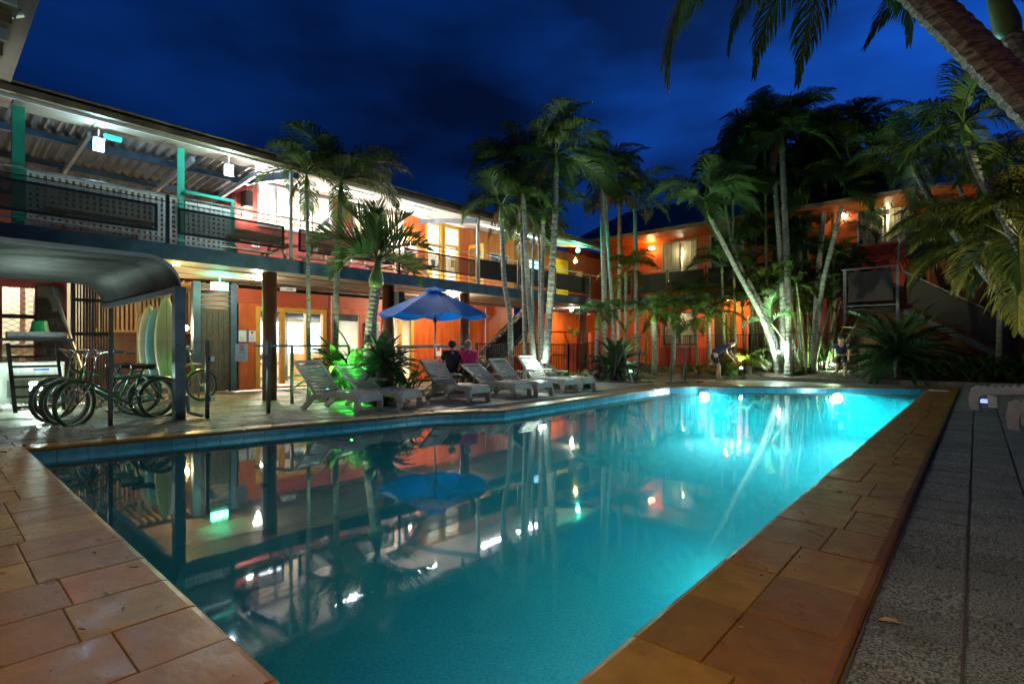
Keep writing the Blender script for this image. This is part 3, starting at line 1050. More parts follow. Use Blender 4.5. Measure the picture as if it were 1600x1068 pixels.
# ---- balustrade
RT = 4.38
rl = thing('balcony_railing', 'dark steel balcony railing with shade-mesh panels along the guesthouse upper deck', 'railing', (-12.6, 6, DKT))
tp = MB()
tp.tube([(-12.62, -6, RT), (-12.62, 19.5, RT)], 0.022, 8)
tp.build('top_rail', M_GALV, rl)
MB().tube([(-12.62, -6, RT - 0.13), (-12.62, 19.5, RT - 0.13)], 0.012, 6).build('upper_rail', M_BLACK, rl)
MB().tube([(-12.62, -6, DKT + 0.13), (-12.62, 19.5, DKT + 0.13)], 0.018, 6).build('bottom_rail', M_GALV, rl)
posts = [-3.0, 3.45, 6.08, 9.3, 12.55, 14.6, 16.87, 19.4]
for k, yy in enumerate(posts):
    top = 5.55 if k in (2, 4) else RT + 0.01
    MB().box(-12.65, -12.585, yy - 0.03, yy + 0.03, DKT + 0.011, top).build('post', M_GREYP if k in (2, 4) else M_BLACK, rl)
for k, (a, b) in enumerate(zip(posts, posts[1:])):
    gap = 0.18
    dense = k >= 4
    z0, z1 = DKT + 0.24, RT - 0.22
    if dense:
        z0, z1, gap = DKT + 0.22, RT - 0.16, 0.07
    fr = MB()
    fr.box(-12.612, -12.600, a + gap, b - gap, z0, z1)
    p = fr.build('mesh_panel', M_DMESH if dense else M_MESH, rl)
    if not dense:
        hm = MB()
        hm.box(-12.598, -12.590, a + gap, b - gap, z0, z0 + 0.05).box(-12.598, -12.590, a + gap, b - gap, z1 - 0.05, z1)
        hm.box(-12.598, -12.590, a + gap, a + gap + 0.05, z0 + 0.05, z1 - 0.05).box(-12.598, -12.590, b - gap - 0.05, b - gap, z0 + 0.05, z1 - 0.05)
        hm.build('hem', M_BLACK, p)
        ti = MB()
        nn = int((b - a) / 0.28)
        for j in range(nn):
            yy = a + gap + (b - a - 2 * gap) * (j + .5) / nn
            ti.tube([(-12.6, yy, z1 - .02), (-12.61, yy, RT)], 0.004, 4).tube([(-12.6, yy, z0 + .02), (-12.61, yy, DKT + .13)], 0.004, 4)
        ti.build('lacing', M_BLACK, p, stuff=True)
        hm2 = MB()

# ---- jade green posts and white lattice screens of the verandah lounge
gp = thing('verandah_structure', 'jade green verandah posts and low rail at the left end upstairs', 'post frame', (-13.1, 3.0, DKT))
for (yy, h, w_) in ((0.75, 5.75, 0.15), (1.22, 5.6, 0.17), (3.85, 5.6, 0.11)):
    MB().box(-13.2, -13.2 + w_, yy - w_ / 2, yy + w_ / 2, DKT + 0.001, h).build('post', M_GREEN, gp)
MB().box(-13.12, -13.06, 4.87, 4.93, DKT + 0.001, 4.62).build('post', M_GREEN, gp)
MB().box(-13.12, -13.06, 3.91, 4.93, 4.621, 4.68).build('rail', M_GREEN, gp)
MB().box(-13.3, -13.2, 2.5, 2.8, 5.46, 5.54).build('brace', M_GREEN, gp)


def lattice_screen(x, y0, y1, z0, z1, label):
    t = thing('lattice_screen', label, 'screen', (x, (y0 + y1) / 2, z0), group='white lattice screens upstairs')
    f = MB()
    f.box(x - 0.02, x + 0.02, y0, y1, z1 - 0.06, z1).box(x - 0.02, x + 0.02, y0, y1, z0, z0 + 0.05)
    f.box(x - 0.02, x + 0.02, y0, y0 + 0.04, z0 + .05, z1 - .06).box(x - 0.02, x + 0.02, y1 - 0.04, y1, z0 + .05, z1 - .06)
    f.build('frame', M_WHITE, t)
    l = MB()
    p = 0.105
    k = 1
    while z0 + k * p < z1 - 0.07:
        l.box(x - 0.012, x - 0.002, y0 + .04, y1 - .04, z0 + k * p - 0.028, z0 + k * p + 0.028)
        k += 1
    k = 1
    while y0 + k * p < y1 - 0.05:
        l.box(x, x + 0.010, y0 + k * p - 0.03, y0 + k * p + 0.03, z0 + .05, z1 - .06)
        k += 1
    l.build('lattice', M_WHITE, t, stuff=True)


lattice_screen(-13.13, -1.2, 0.62, DKT + 0.02, 4.42, 'white lattice screen behind the balcony rail, end bay at the frame edge')
lattice_screen(-13.13, 1.33, 3.78, DKT + 0.02, 4.50, 'long white lattice screen between the two green posts upstairs')
lattice_screen(-13.13, 3.93, 4.86, DKT + 0.02, 4.45, 'short white lattice screen between green post and red wall')
# rear of the lounge
bk = MB()
bk.box(-19.6, -19.4, -6, 5.9, DKT, 5.3)
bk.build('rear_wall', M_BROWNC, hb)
MB().box(-19.3, -16.0, 5.75, 5.97, DKT, 6.3).build('side_wall', M_RED, hb)
sl = MB()
for k in range(9):
    sl.bar((-16.6 - k * .12, 5.6, 4.3), (-16.3 - k * .12, 5.55, 5.9), 0.07, 0.02)
sl.build('bamboo_blind', M_PINE, hb, stuff=True)

# ---- low tables on the deck
def picnic_table(loc, rz, label):
    t = thing('picnic_table', label, 'table', loc, rz, 'timber tables on the upper deck')
    for k in range(5):
        MB().box(-0.85, 0.85, -0.36 + k * 0.146, -0.36 + k * 0.146 + 0.138, 0.70, 0.735).build('plank', M_TABLE, t, local=True)
    for s_ in (-1, 1):
        for k in range(2):
            MB().box(-0.85, 0.85, s_ * 0.72 - 0.13 + k * 0.135, s_ * 0.72 - 0.13 + k * 0.135 + 0.125, 0.42, 0.455).build('bench_plank', M_TABLE, t, local=True)
        MB().bar((s_ * 0.6, -0.7, 0), (s_ * 0.6, -0.2, 0.69), 0.05, 0.09).bar((s_ * 0.6, 0.7, 0), (s_ * 0.6, 0.2, 0.69), 0.05, 0.09).box(s_ * .6 - .02, s_ * .6 + .02, -0.82, 0.82, 0.36, 0.418).build('leg', M_TABLE, t, local=True)
    return t


ptab = picnic_table((-13.75, 5.6, DKT + .002), R(90), 'timber picnic table upstairs in front of the red wall, below the first square sign')
dup(ptab, (-13.7, 2.45, DKT + .002), R(90), 'timber picnic table upstairs in front of the long lattice screen')
dup(ptab, (-13.75, 7.95, DKT + .002), R(88), 'timber picnic table upstairs below the second square sign')
dup(ptab, (-13.75, 10.2, DKT + .002), R(90), 'timber picnic table upstairs where the two people sit')


# ---- signs on the upper wall
def wall_sign(y, z, w_, h_, label, frame, glyph, x=XW + 0.003):
    t = thing('wall_sign', label, 'sign', (x, y, z))
    MB().box(x, x + 0.02, y - w_ / 2, y + w_ / 2, z - h_ / 2, z + h_ / 2).build('board', frame, t)
    MB().box(x + 0.0205, x + 0.024, y - w_ * .43, y + w_ * .43, z - h_ * .43, z + h_ * .43).build('face', M_PAPER, t)
    g_ = MB()
    if glyph == 'ring':
        g_.ring((x + 0.026, y, z), (1, 0, 0), w_ * .28, w_ * .03, 16, 4)
        g_.bar((x + .026, y - w_ * .18, z), (x + .026, y + w_ * .18, z), .004, w_ * .1)
        g_.bar((x + .026, y + w_ * .1, z - w_ * .05), (x + .026, y + w_ * .1, z + w_ * .15), .004, w_ * .06, up=(0, 1, 0))
    elif glyph == 'lines':
        for k in range(7):
            g_.box(x + .0245, x + .026, y - w_ * .33, y + w_ * (.33 - .1 * (k % 3)), z + h_ * (.3 - k * .1), z + h_ * (.325 - k * .1))
    elif glyph == 'seven':
        g_.box(x + .0245, x + .026, y - w_ * .18, y + w_ * .12, z + h_ * .16, z + h_ * .2)
        g_.bar((x + .026, y + w_ * .1, z + h_ * .18), (x + .026, y - w_ * .06, z - h_ * .25), .004, w_ * .07)
    g_.build('print', M_GREYINK, t)
    return t


wall_sign(6.55, 4.26, 0.22, 0.22, 'small square white no-smoking sign on the red wall, left of the posts', M_WHITE, 'ring')
wall_sign(8.35, 4.32, 0.24, 0.24, 'small square white sign on the red wall between the two thin palms', M_WHITE, 'ring')
wall_sign(9.52, 4.33, 0.42, 0.52, 'blue-framed poster on the red wall beside the thicker palm trunk', M_BLUEFR, 'seven')
wall_sign(15.0 + 0.45, 4.25, 0.2, 0.32, 'white notice low on the orange wall beside the open yellow door', M_WHITE, 'lines')

# round pink sign-disc behind the bright wall lamp
disc = MB().tube([(XW + 0.004, 11.9, 4.62), (XW + 0.03, 11.9, 4.62)], 0.62, 36).build('disc', mat('salmon_disc_paint', (0.75, 0.32, 0.22), 0.5))
tag(disc, 'large round salmon-pink disc on the upper wall behind the bright lamp', 'wall disc')


# ---- lamps of the left building
def bulkhead(loc, label, watts, col, bulb, nrm=(1, 0, 0), w_=0.26, h_=0.14, rad=0.07, cat='wall lamp', group=None):
    t = thing('wall_lamp', label, cat, loc, group=group)
    a = Vector(nrm); c = Vector(loc)
    s_ = Vector((-a.y, a.x, 0)) if abs(a.z) < .5 else Vector((0, 1, 0))
    MB().bar(c + a * 0.015 - s_ * w_ / 2, c + a * 0.015 + s_ * w_ / 2, 0.03, h_, up=(0, 0, 1) if abs(a.z) < .5 else (0, 1, 0)).build('back_plate', M_GREYP, t)
    MB().bar(c + a * 0.06 - s_ * w_ * .42, c + a * 0.06 + s_ * w_ * .42, 0.06, h_ * .8, up=(0, 0, 1) if abs(a.z) < .5 else (0, 1, 0)).build('diffuser', bulb, t)
    lamp(t, c + a * (0.13 + rad), watts, col, rad)
    return t


COOL, WARM, AMB, GRN = (0.78, 0.92, 1.0), (1.0, 0.80, 0.55), (1.0, 0.52, 0.16), (0.05, 1.0, 0.5)


def tube_sign(loc, label, watts, col, bulb):
    """short fluorescent box hanging from the eave"""
    t = thing('eave_lamp', label, 'eave lamp', loc)
    x, y, z = loc
    MB().box(x - 0.05, x + 0.05, y - 0.09, y + 0.09, z + 0.105, z + 0.14).tube([(x, y, z + 0.16), (x, y, z + 0.32)], 0.012, 6).build('housing', M_WHITE, t)
    MB().box(x - 0.04, x + 0.04, y - 0.085, y + 0.085, z - 0.11, z + 0.1).build('diffuser', bulb, t)
    lamp(t, (x + 0.13, y, z - 0.05), watts, col, 0.06)
    return t


tube_sign((-13.25, 2.42, 5.28), 'blue-white eave lamp hanging over the long lattice screen', 28, (0.40, 0.74, 1.0), mat('blue_white_tube', (1, 1, 1), .5, emit=(.25, .62, 1), estr=3.2))
tube_sign((-12.9, 4.75, 5.28), 'blue-white eave lamp hanging beside the red wall', 34, (0.55, 0.88, 1.0), mat('cyan_white_tube', (1, 1, 1), .5, emit=(.45, .9, 1), estr=3.2))
bulkhead((XW + 0.003, 6.3, 5.02), 'square white lamp under the loudspeaker on the red wall', 45, (1, 0.93, 0.85), M_BULB)
# bright batten in the first upper room
t = thing('strip_light', 'glaring white strip light in the first upstairs opening', 'strip light', (-16.2, 7.0, 5.3))
MB().box(-16.35, -16.15, 6.75, 7.55, 5.36, 5.42).tube([(-16.25, 7.1, 5.42), (-16.25, 7.1, 6.2)], 0.01, 6).build('housing', M_WHITE, t)
MB().tube([(-16.25, 6.8, 5.33), (-16.25, 7.5, 5.33)], 0.028, 8).build('tube', M_BULBC, t)
lamp(t, (-16.25, 7.15, 5.2), 260, (1, 0.96, 0.88), 0.09)
bulkhead((XW + 0.035, 11.93, 5.02), 'glaring white lamp at the middle of the pink wall disc', 85, (1, 0.93, 0.82), M_BULB, w_=0.2)
t = thing('ceiling_light', 'white ceiling light in the upstairs room behind the glass doors', 'ceiling light', (-17.4, 13.8, 6.2))
MB().tube([(-17.4, 13.8, 6.2), (-17.4, 13.8, 6.12)], 0.16, 16).build('diffuser', M_BULB, t)
lamp(t, (-17.4, 13.8, 6.0), 240, (1, 0.97, 0.92), 0.1)
t = thing('ceiling_light', 'white ceiling light in the upstairs room behind the palm heads', 'ceiling light', (-17.4, 10.6, 6.2))
MB().tube([(-17.4, 10.6, 6.2), (-17.4, 10.6, 6.12)], 0.16, 16).build('diffuser', M_BULB, t)
lamp(t, (-17.4, 10.6, 6.0), 200, (1, 0.93, 0.82), 0.1)
# long bright tubes under the eave (roof edge glows white)
for k, yy in enumerate((8.2, 10.6, 13.9, 15.8)):
    t = thing('eave_tube', ['white eave tube over the thin left palms', 'white eave tube over the stout palm', 'white eave tube left of the tall grey post', 'white eave tube right of the tall grey post'][k] if False else
              ('white eave tube above the thicker palm trunk', 'white eave tube above the stout palm head', 'white eave tube above the open yellow door', 'white eave tube right of the tall grey verandah post')[k], 'tube light', (-13.2, yy, 5.66), group='tubes under the eave')
    MB().box(-13.25, -13.15, yy - 0.62, yy + 0.62, 5.61, 5.67).build('housing', M_WHITE, t)
    MB().tube([(-13.2, yy - 0.6, 5.585), (-13.2, yy + 0.6, 5.585)], 0.016, 8).build('tube', M_BULBC, t)
    lamp(t, (-13.2, yy, 5.54), 42, (1, 0.97, 0.9), kind='AREA', size=0.08, sizey=1.2)
# ceiling lights under the deck
def button_light(u, v, label, watts, col, bulb, rad=0.12):
    p = on(u, v, 'z', DECK - 0.03)
    t = thing('ceiling_light', label, 'ceiling light', (p.x, p.y, DECK - 0.001))
    MB().tube([(p.x, p.y, DECK - 0.001), (p.x, p.y, DECK - 0.03)], rad + .02, 20).build('bezel', M_WHITE, t)
    MB().ball((p.x, p.y, DECK - 0.035), rad, rad, 0.05, 16, 8).build('diffuser', bulb, t, smooth=True)
    lamp(t, (p.x, p.y, DECK - 0.16), watts, col, 0.06)


button_light(403, 434, 'round warm ceiling light under the deck beside the brown column', 30, (1, 0.9, 0.68), M_BULB)
button_light(707, 462, 'round ceiling light under the deck above the umbrella', 125, WARM, M_BULB)
button_light(838, 490, 'round ceiling light under the deck behind the pale palm trunks', 60, WARM, M_BULB)
t = thing('exit_light', 'green exit light box hung under the deck above the timber door', 'exit light', (-15.0, 4.75, 2.75))
p = on(343, 447, 'x', -14.6)
t.location = p
MB().box(p.x - 0.05, p.x + 0.05, p.y - 0.19, p.y + 0.19, p.z - 0.09, p.z + 0.09).build('box', M_BULBG, t)
MB().tube([p + V2((0, 0, .09)), p + V2((0, 0, DECK - p.z - .002))], 0.012, 6).build('stem', M_WHITE, t)
lamp(t, p + V2((0.10, 0, -0.02)), 60, (0.02, 1.0, 0.42), 0.05, 'SPOT', rot=(R(180), 0, 0), spot=150)
t = thing('smoke_box', 'small white emergency box on the ceiling right of the brown column', 'emergency box', (-15.2, 7.2, 2.9))
p = on(450, 452, 'x', -15.4)
t.location = p
MB().box(p.x - 0.1, p.x + 0.1, p.y - 0.2, p.y + 0.2, p.z - 0.06, p.z + 0.05).build('case', M_WHITE, t)
MB().box(p.x + 0.1, p.x + 0.104, p.y - 0.1, p.y + 0.1, p.z - 0.03, p.z + 0.02).build('label', M_GREYP, t)

p = at(290, 512, 14.0)
t = thing('amber_wall_lamp', 'glowing amber globe lamp on the timber wall behind the carport post', 'wall lamp', p)
MB().ball(p, 0.075, n=14, m=10).build('globe', M_BULBO, t, smooth=True)
MB().tube([p + V2((-.02, 0, .07)), p + V2((-.1, 0, .16)), p + V2((-.25, 0, .16))], 0.012, 6).build('bracket', M_BLACK, t)
lamp(t, p + V2((0.12, -0.02, 0)), 70, (1, 0.60, 0.22), 0.06)

# far end of the left building: recess lamps
for (u, v, d_, lab, wt_, c_, b_) in ((893, 483, 25.0, 'bright white lamp over the far ground-floor recess', 95, (1, 0.86, 0.62), M_BULB),
                                     (903, 391, 22.4, 'green-glowing lamp under the far end of the left roof', 60, (0.05, 1, 0.6), M_BULBG),
                                     (899, 408, 25.2, 'yellow lamp beside the yellow doorway upstairs', 40, (1, 0.72, 0.1), M_BULBO)):
    p = at(u, v, d_)
    t = thing('globe_lamp', lab, 'lamp', p)
    MB().ball(p, 0.09, n=14, m=10).build('globe', b_, t, smooth=True)
    MB().tube([p + V2((0, 0, .08)), p + V2((0, 0, .2))], 0.03, 8).build('cap', M_GREYP, t)
    lamp(t, p + V2((0.1, -0.12, -0.05)), wt_, c_, 0.06)
# yellow doorway, framed notice and bluish room at the upper far end
ue = thing('verandah_end_bay', 'upstairs end bay with yellow doorway and blue-lit opening at the far left corner', 'bay', (-15.8, 21, DKT))
wall_x(MB(), -16.0, -15.8, 18.0, 26.0, DKT, 6.15, [(19.0, 20.2, 4.3, 5.4)]).build('wall', M_BROWNC, ue)
MB().box(-15.795, -15.77, 20.7, 22.2, DKT + .01, 5.7).build('door', mat('yellow_door_paint', (0.75, 0.62, 0.03), 0.5), ue)
MB().box(-15.79, -15.76, 22.9, 23.5, 4.6, 5.3).build('frame', M_YELLOW, ue)
MB().box(-15.755, -15.75, 23.0, 23.4, 4.68, 5.2).build('notice', M_PAPER, ue)
MB().box(-16.4, -16.3, 18.8, 20.4, 4.2, 5.5).build('lit_panel', mat('blue_lit_panel', (0.3, 0.6, 0.8), 0.5, emit=(0.3, 0.75, 1), estr=1.3), ue)
MB().box(-15.78, -12.7, 19.6, 24.2, DECK + 0.05, DKT - 0.003).build('deck', M_CONC, ue)
MB().box(-12.7, -12.63, 19.66, 24.2, DECK, DKT - 0.001).build('deck_fascia', M_BLUEST, ue)
for xx in (-15.2,):
    pass

# loudspeakers
for (u, v, d_, lab) in ((383, 297, 14.8, 'black loudspeaker hanging on the red wall above the square lamp'), (606, 457, 14.3, 'black loudspeaker under the deck beside the second brown column')):
    p = at(u, v, d_)
    if u == 606:
        p = Vector((-12.65, 9.32, 2.62))
    else:
        p = Vector((-15.62, 6.25, 5.45))
    t = thing('loudspeaker', lab, 'loudspeaker', p)
    MB().prism([(p.x - .13, p.y - .13), (p.x + .13, p.y - .1), (p.x + .13, p.y + .1), (p.x - .13, p.y + .13)], p.z - .22, p.z + .22).build('cabinet', M_BLACK, t)
    MB().box(p.x + .131, p.x + .14, p.y - .085, p.y + .085, p.z - .19, p.z + .19).build('grille', M_GREYP if False else M_BLACK, t)
    MB().tube([p + V2((0, 0, .22)), p + V2((0, 0, .42 if u == 606 else .6))], 0.015, 6).build('stem', M_GREYP, t)

# notices on the orange wall right of the door
for k, (yy, lab) in enumerate(((6.18, 'blue-framed plain notice on the orange wall, left of the pair'), (6.46, 'blue-framed notice with red emblem on the orange wall, right of the pair'))):
    t = thing('framed_notice', lab, 'notice', (XW, yy, 1.55))
    MB().box(XW + .003, XW + .02, yy - .125, yy + .125, 1.37, 1.73).build('frame', M_BLUEFR, t)
    MB().box(XW + .0205, XW + .024, yy - .105, yy + .105, 1.39, 1.715).build('sheet', M_PAPER, t)
    g_ = MB()
    if k:
        g_.prism([(0, 0)], 0, 0) if False else None
        g_.tube([(XW + .0245, yy - .02, 1.66), (XW + .027, yy - .02, 1.66)], 0.035, 12)
        g_.bar((XW + .026, yy, 1.65), (XW + .026, yy - .03, 1.57), .003, .012).bar((XW + .026, yy + .01, 1.66), (XW + .026, yy + .05, 1.67), .003, .014)
        g_.build('emblem', M_REDINK, t)
    g_ = MB()
    for j in range(6):
        g_.box(XW + .0245, XW + .026, yy - .085, yy + .07 - .03 * (j % 2), 1.42 + j * .022, 1.426 + j * .022)
    g_.build('text_line', M_GREYINK, t)
t = thing('notice', 'small white notice on the orange wall behind the seated couple', 'notice', (XW, 12.75, 1.1))
MB().box(XW + .003, XW + .012, 13.35, 13.65, 0.9, 1.35).build('sheet', M_PAPER, t)
MB().box(XW + .013, XW + .015, 13.42, 13.58, 1.1, 1.24).build('emblem', M_REDINK, t)
t = thing('meter_box', 'pale grey meter cabinet on the lower wall behind the stout palm', 'cabinet', (XW, 10.35, 1.4))
MB().box(XW + .022, XW + .12, 10.25, 10.75, 0.9, 2.1).build('body', M_WHITE, t)
MB().box(XW + .121, XW + .13, 10.28, 10.72, 0.93, 2.07).build('door', M_GREYP, t)

# ---- timber door and dark frame at the left end of the ground floor
td = thing('timber_door_frame', 'dark steel frame with louvres over a weathered timber door left of the orange wall', 'doorway', (-15.7, 5.4, 0))
MB().box(-15.78, -15.6, 4.86, 5.04, 0, 3.0).box(-15.78, -15.6, 5.80, 5.96, 0, 3.0).build('jamb', M_BLUEST, td)
for k in range(5):
    MB().box(-15.74, -15.62, 5.045, 5.795, 2.35 + k * .14, 2.39 + k * .14).build('louvre', M_BLUEST, td)
dr = MB()
dd = MB().box(-15.72, -15.68, 5.06, 5.785, 0.03, 2.28).build('door', M_TIMBER, td)
for k in range(5):
    MB().box(-15.678, -15.665, 5.07 + k * .143, 5.07 + k * .143 + .135, 0.05, 2.26).build('plank', M_TIMBER, dd)
MB().ring((-15.65, 5.4, 1.9), (1, 0, 0), 0.1, 0.008, 4, 4).ring((-15.65, 5.7, 1.9), (1, 0, 0), 0.1, 0.008, 4, 4).build('ornament', M_IRON, dd)

# ---- undercroft left of the door: slatted timber screens, red wall with opening
uc = thing('slatted_screen', 'pale timber slatted screen glowing in amber light above the surfboards', 'screen', (-18.5, 4.5, 1.7))
MB().box(-18.5, -18.42, 3.3, 5.9, 1.66, 1.74).box(-18.5, -18.42, 3.3, 5.9, 2.94, 3.02).build('rail', M_PINE, uc)
for k in range(24):
    MB().box(-18.42, -18.38, 3.34 + k * .107, 3.34 + k * .107 + .055, 1.70, 3.0).build('slat', M_PINE, uc)
MB().box(-18.9, -18.75, 3.0, 5.98, 0.0, 3.0).build('backing_wall', M_BROWNC, hb)
MB().box(-18.7, -15.8, 5.99, 6.08, 0.0, 3.0).build('side_wall', M_PINE, hb)
cb = MB()
for k in range(16):
    cb.box(-18.3, -16.0, 3.2 + k * .17, 3.26 + k * .17, 2.96, 3.02)
cb.build('ceiling_batten', M_PINE, hb)
bs = thing('dark_slat_screen', 'tall black slatted screen at the stair behind the bicycles', 'screen', (-15.8, 2.8, 0))
MB().box(-15.8, -15.7, 2.36, 2.44, 0, 3.0).box(-15.8, -15.7, 3.06, 3.16, 0, 3.0).build('post', M_BLACK, bs)
for k in range(11):
    MB().box(-15.77, -15.74, 2.47 + k * .054, 2.47 + k * .054 + .028, 0.3, 2.98).build('slat', M_BLACK, bs)
MB().box(-15.80, -15.775, 2.44, 3.06, 1.5, 1.58).box(-15.80, -15.775, 2.44, 3.06, 2.3, 2.38).build('rail', M_BLACK, bs)
MB().bar((-15.6, 2.02, 2.6), (-15.2, 2.5, 0.6), 0.05, 0.05).build('brace', M_GALV, bs)
# red wall with chain-mesh opening on the far left
rw = thing('red_shed', 'dark red ground-floor store with a mesh opening and brown timber door at the left edge', 'shed', (-15.8, 1.2, 0))
wall_x(MB(), -16.0, -15.8, -3.0, 2.3, 0.0, 3.0, [(1.22, 1.74, 0.9, 2.55), (-1.0, 0.9, 0.9, 2.55)]).build('wall', M_RED, rw)
MB().box(-15.79, -15.74, 1.78, 2.22, 0.02, 2.6).build('door', M_TIMBER, rw)
cm = MB()
for k in range(14):
    cm.bar((-15.86, 1.22, 0.9 + k * .12), (-15.86, 1.74, 0.9 + k * .12 + .3), .008).bar((-15.85, 1.22, 1.2 + k * .12), (-15.85, 1.74, 0.9 + k * .12), .008)
cm.build('wire_mesh', M_BLACK, rw, stuff=True)
MB().box(-15.9, -15.8, 1.22, 1.74, 1.86, 1.95).build('rail', M_BLACK, rw)
MB().box(-18.4, -18.3, -3, 3.0, 0, 3.0).build('inner_wall', M_CREAM, rw)
MB().box(-18.3, -17.9, -1.0, 2.6, 1.3, 1.36).box(-18.3, -17.9, -1.0, 2.6, 1.0, 1.05).box(-17.0, -16.9, 1.6, 1.7, 0, 2.9).build('shelf', M_WHITE, rw)
t = thing('ceiling_light', 'white ceiling light inside the red store at the left edge', 'ceiling light', (-17.2, 1.2, 2.9))
MB().tube([(-17.2, 1.2, 2.95), (-17.2, 1.2, 2.9)], .15, 16).build('diffuser', M_BULB, t)
lamp(t, (-17.2, 1.2, 2.75), 50, (1, 0.95, 0.75), 0.08)
#@@PART3
# ================================================================ FAR WING
YW, YB = 26.0, 24.4
FD = 3.72                          # top of its upper deck
fw = thing('far_wing', 'two-storey red and orange motel wing with dark roof across the far end of the pool', 'building', (-8, YW, 0.3))
def X_at(u, y):
    d = ray(u, 500); return y * d.x / d.y
def Z_at(u, v, y):
    return on(u, v, 'y', y).z
xw = [X_at(u, YW) for u in (1035, 1090, 1110, 1163)]
upw = [(xw[0], xw[1], 4.6, 6.75), (xw[2], xw[3], 4.6, 6.75), (X_at(1339, YW), X_at(1429, YW), 5.45, 7.05), (X_at(1205, YW), X_at(1265, YW), 4.6, 6.75)]
lww = [(X_at(1036, YW), X_at(1088, YW), 1.36, 3.05), (X_at(1114, YW), X_at(1150, YW), 0.35, 2.95), (X_at(1168, YW), X_at(1236, YW), 0.9, 2.75)]
wall_y(MB(), YW, YW + 0.2, -16.2, -1.4, FD, 7.4, upw).build('upper_wall', M_ORANGE, fw)
wall_y(MB(), YW, YW + 0.2, -1.4, 9.0, FD, 7.4, []).build('upper_wall', M_BROWNC, fw)  # darker colour at the right end stands in for shade
wall_y(MB(), YW, YW + 0.2, -15.7, X_at(1160, YW), 0.1, FD - 0.001, lww[:2]).build('lower_wall', M_ORANGE, fw)
wall_y(MB(), YW, YW + 0.2, X_at(1160, YW), X_at(1330, YW), 0.1, FD - 0.001, lww[2:]).build('lower_wall', M_RED, fw)
wall_y(MB(), YW, YW + 0.2, X_at(1330, YW), 9.0, 0.1, FD - 0.001, []).build('lower_wall', M_BROWNC, fw)  # same darker colour in place of shade on the lower right end
wall_y(MB(), YW - 0.02, YW - 0.002, X_at(1030, YW), X_at(1160, YW), 0.1, 1.25, [(X_at(1112, YW), X_at(1152, YW), 0.1, 1.25)]).build('dado', M_RED, fw)
wall_y(MB(), YW - 0.02, YW - 0.002, X_at(1300, YW), -1.42, FD, 5.40, []).build('dado', M_RED, fw)


def window_y(parent, y, x0, x1, z0, z1, m, curtain, mid=True, glass=M_PANE):
    f = MB(); w_ = 0.07
    f.box(x0, x0 + w_, y - .04, y + .12, z0, z1).box(x1 - w_, x1, y - .04, y + .12, z0, z1)
    f.box(x0 + w_, x1 - w_, y - .04, y + .12, z1 - w_, z1).box(x0 + w_, x1 - w_, y - .06, y + .12, z0, z0 + w_)
    xm = (x0 + x1) / 2
    if mid:
        f.box(xm - .03, xm + .03, y - .02, y + .1, z0 + w_, z1 - w_)
    fr = f.build('window', m, parent)
    MB().box(x0 + w_, xm - .03, y + .02, y + .028, z0 + w_, z1 - w_).build('pane', glass, fr)
    MB().box(xm + .03, x1 - w_, y + .05, y + .058, z0 + w_, z1 - w_).build('pane', glass, fr)
    if curtain:
        for (a, b) in ((x0 + .05, xm - 0.1 * curtain), (xm + 0.12, x1 - .05)):
            c = MB(); nseg = max(8, int((b - a) / 0.035))
            vs = []
            for i in range(nseg + 1):
                xx = a + (b - a) * i / nseg
                yy = y + .2 + 0.035 * math.sin(i * 1.9) + .015 * math.sin(i * .7)
                vs += [(xx, yy, z0 - .02), (xx, yy, z1 + .02)]
            c.add(vs, [(2 * i, 2 * i + 2, 2 * i + 3, 2 * i + 1) for i in range(nseg)]).build('curtain', M_CURT, fr, smooth=True)
    MB().box(x0 - .1, x1 + .1, y + .9, y + 1.0, z0 - .3, z1 + .3).box(x0 - .1, x0 - .02, y + .2, y + .9, z0 - .3, z1 + .3).box(x1 + .02, x1 + .1, y + .2, y + .9, z0 - .3, z1 + .3).build('room_back', M_CREAM, fr)
    return fr


window_y(fw, YW, upw[0][0], upw[0][1], 4.6, 6.75, M_GREYP, 1)
window_y(fw, YW, upw[1][0], upw[1][1], 4.6, 6.75, M_GREYP, 1)
window_y(fw, YW, upw[3][0], upw[3][1], 4.6, 6.75, M_GREYP, 1)
window_y(fw, YW, upw[2][0], upw[2][1], 5.45, 7.05, M_GREYP, 1)
window_y(fw, YW, lww[0][0], lww[0][1], 1.36, 3.05, M_BLACK, 1)
window_y(fw, YW, lww[2][0], lww[2][1], 0.9, 2.75, M_GREYP, 1)
window_y(fw, YW, lww[1][0], lww[1][1], 0.35, 2.95, M_GREYP, 0, mid=True, glass=M_SCREEN)
MB().box(upw[2][0] - .1, upw[2][1] + .1, YW - .1, YW - .03, 5.40, 5.46).build('sill', M_ORANGE, fw)
MB().box(lww[0][0] - .1, lww[0][1] + .1, YW - .1, YW - .03, 1.26, 1.33).build('sill', M_ORANGE, fw)
lampsin = [(sum(upw[0][:2]) / 2, 6.3, 22), (sum(upw[2][:2]) / 2, 6.7, 16), (sum(lww[0][:2]) / 2, 2.9, 14)]
for k, (xx, zz, wt_) in enumerate(lampsin):
    t = thing('room_lamp', ('room lamp behind the far upstairs curtains, left window', 'room lamp behind the upstairs curtains of the right red bay', 'room lamp behind the dark-framed far ground-floor window')[k], 'room lamp', (xx, YW + .6, zz))
    MB().tube([(xx, YW + .6, zz + .15), (xx, YW + .6, zz)], [0.04, 0.12], 12).build('shade', M_CREAM, t)
    lamp(t, (xx, YW + .55, zz - .12), wt_, (1, 0.85, 0.5), 0.06)
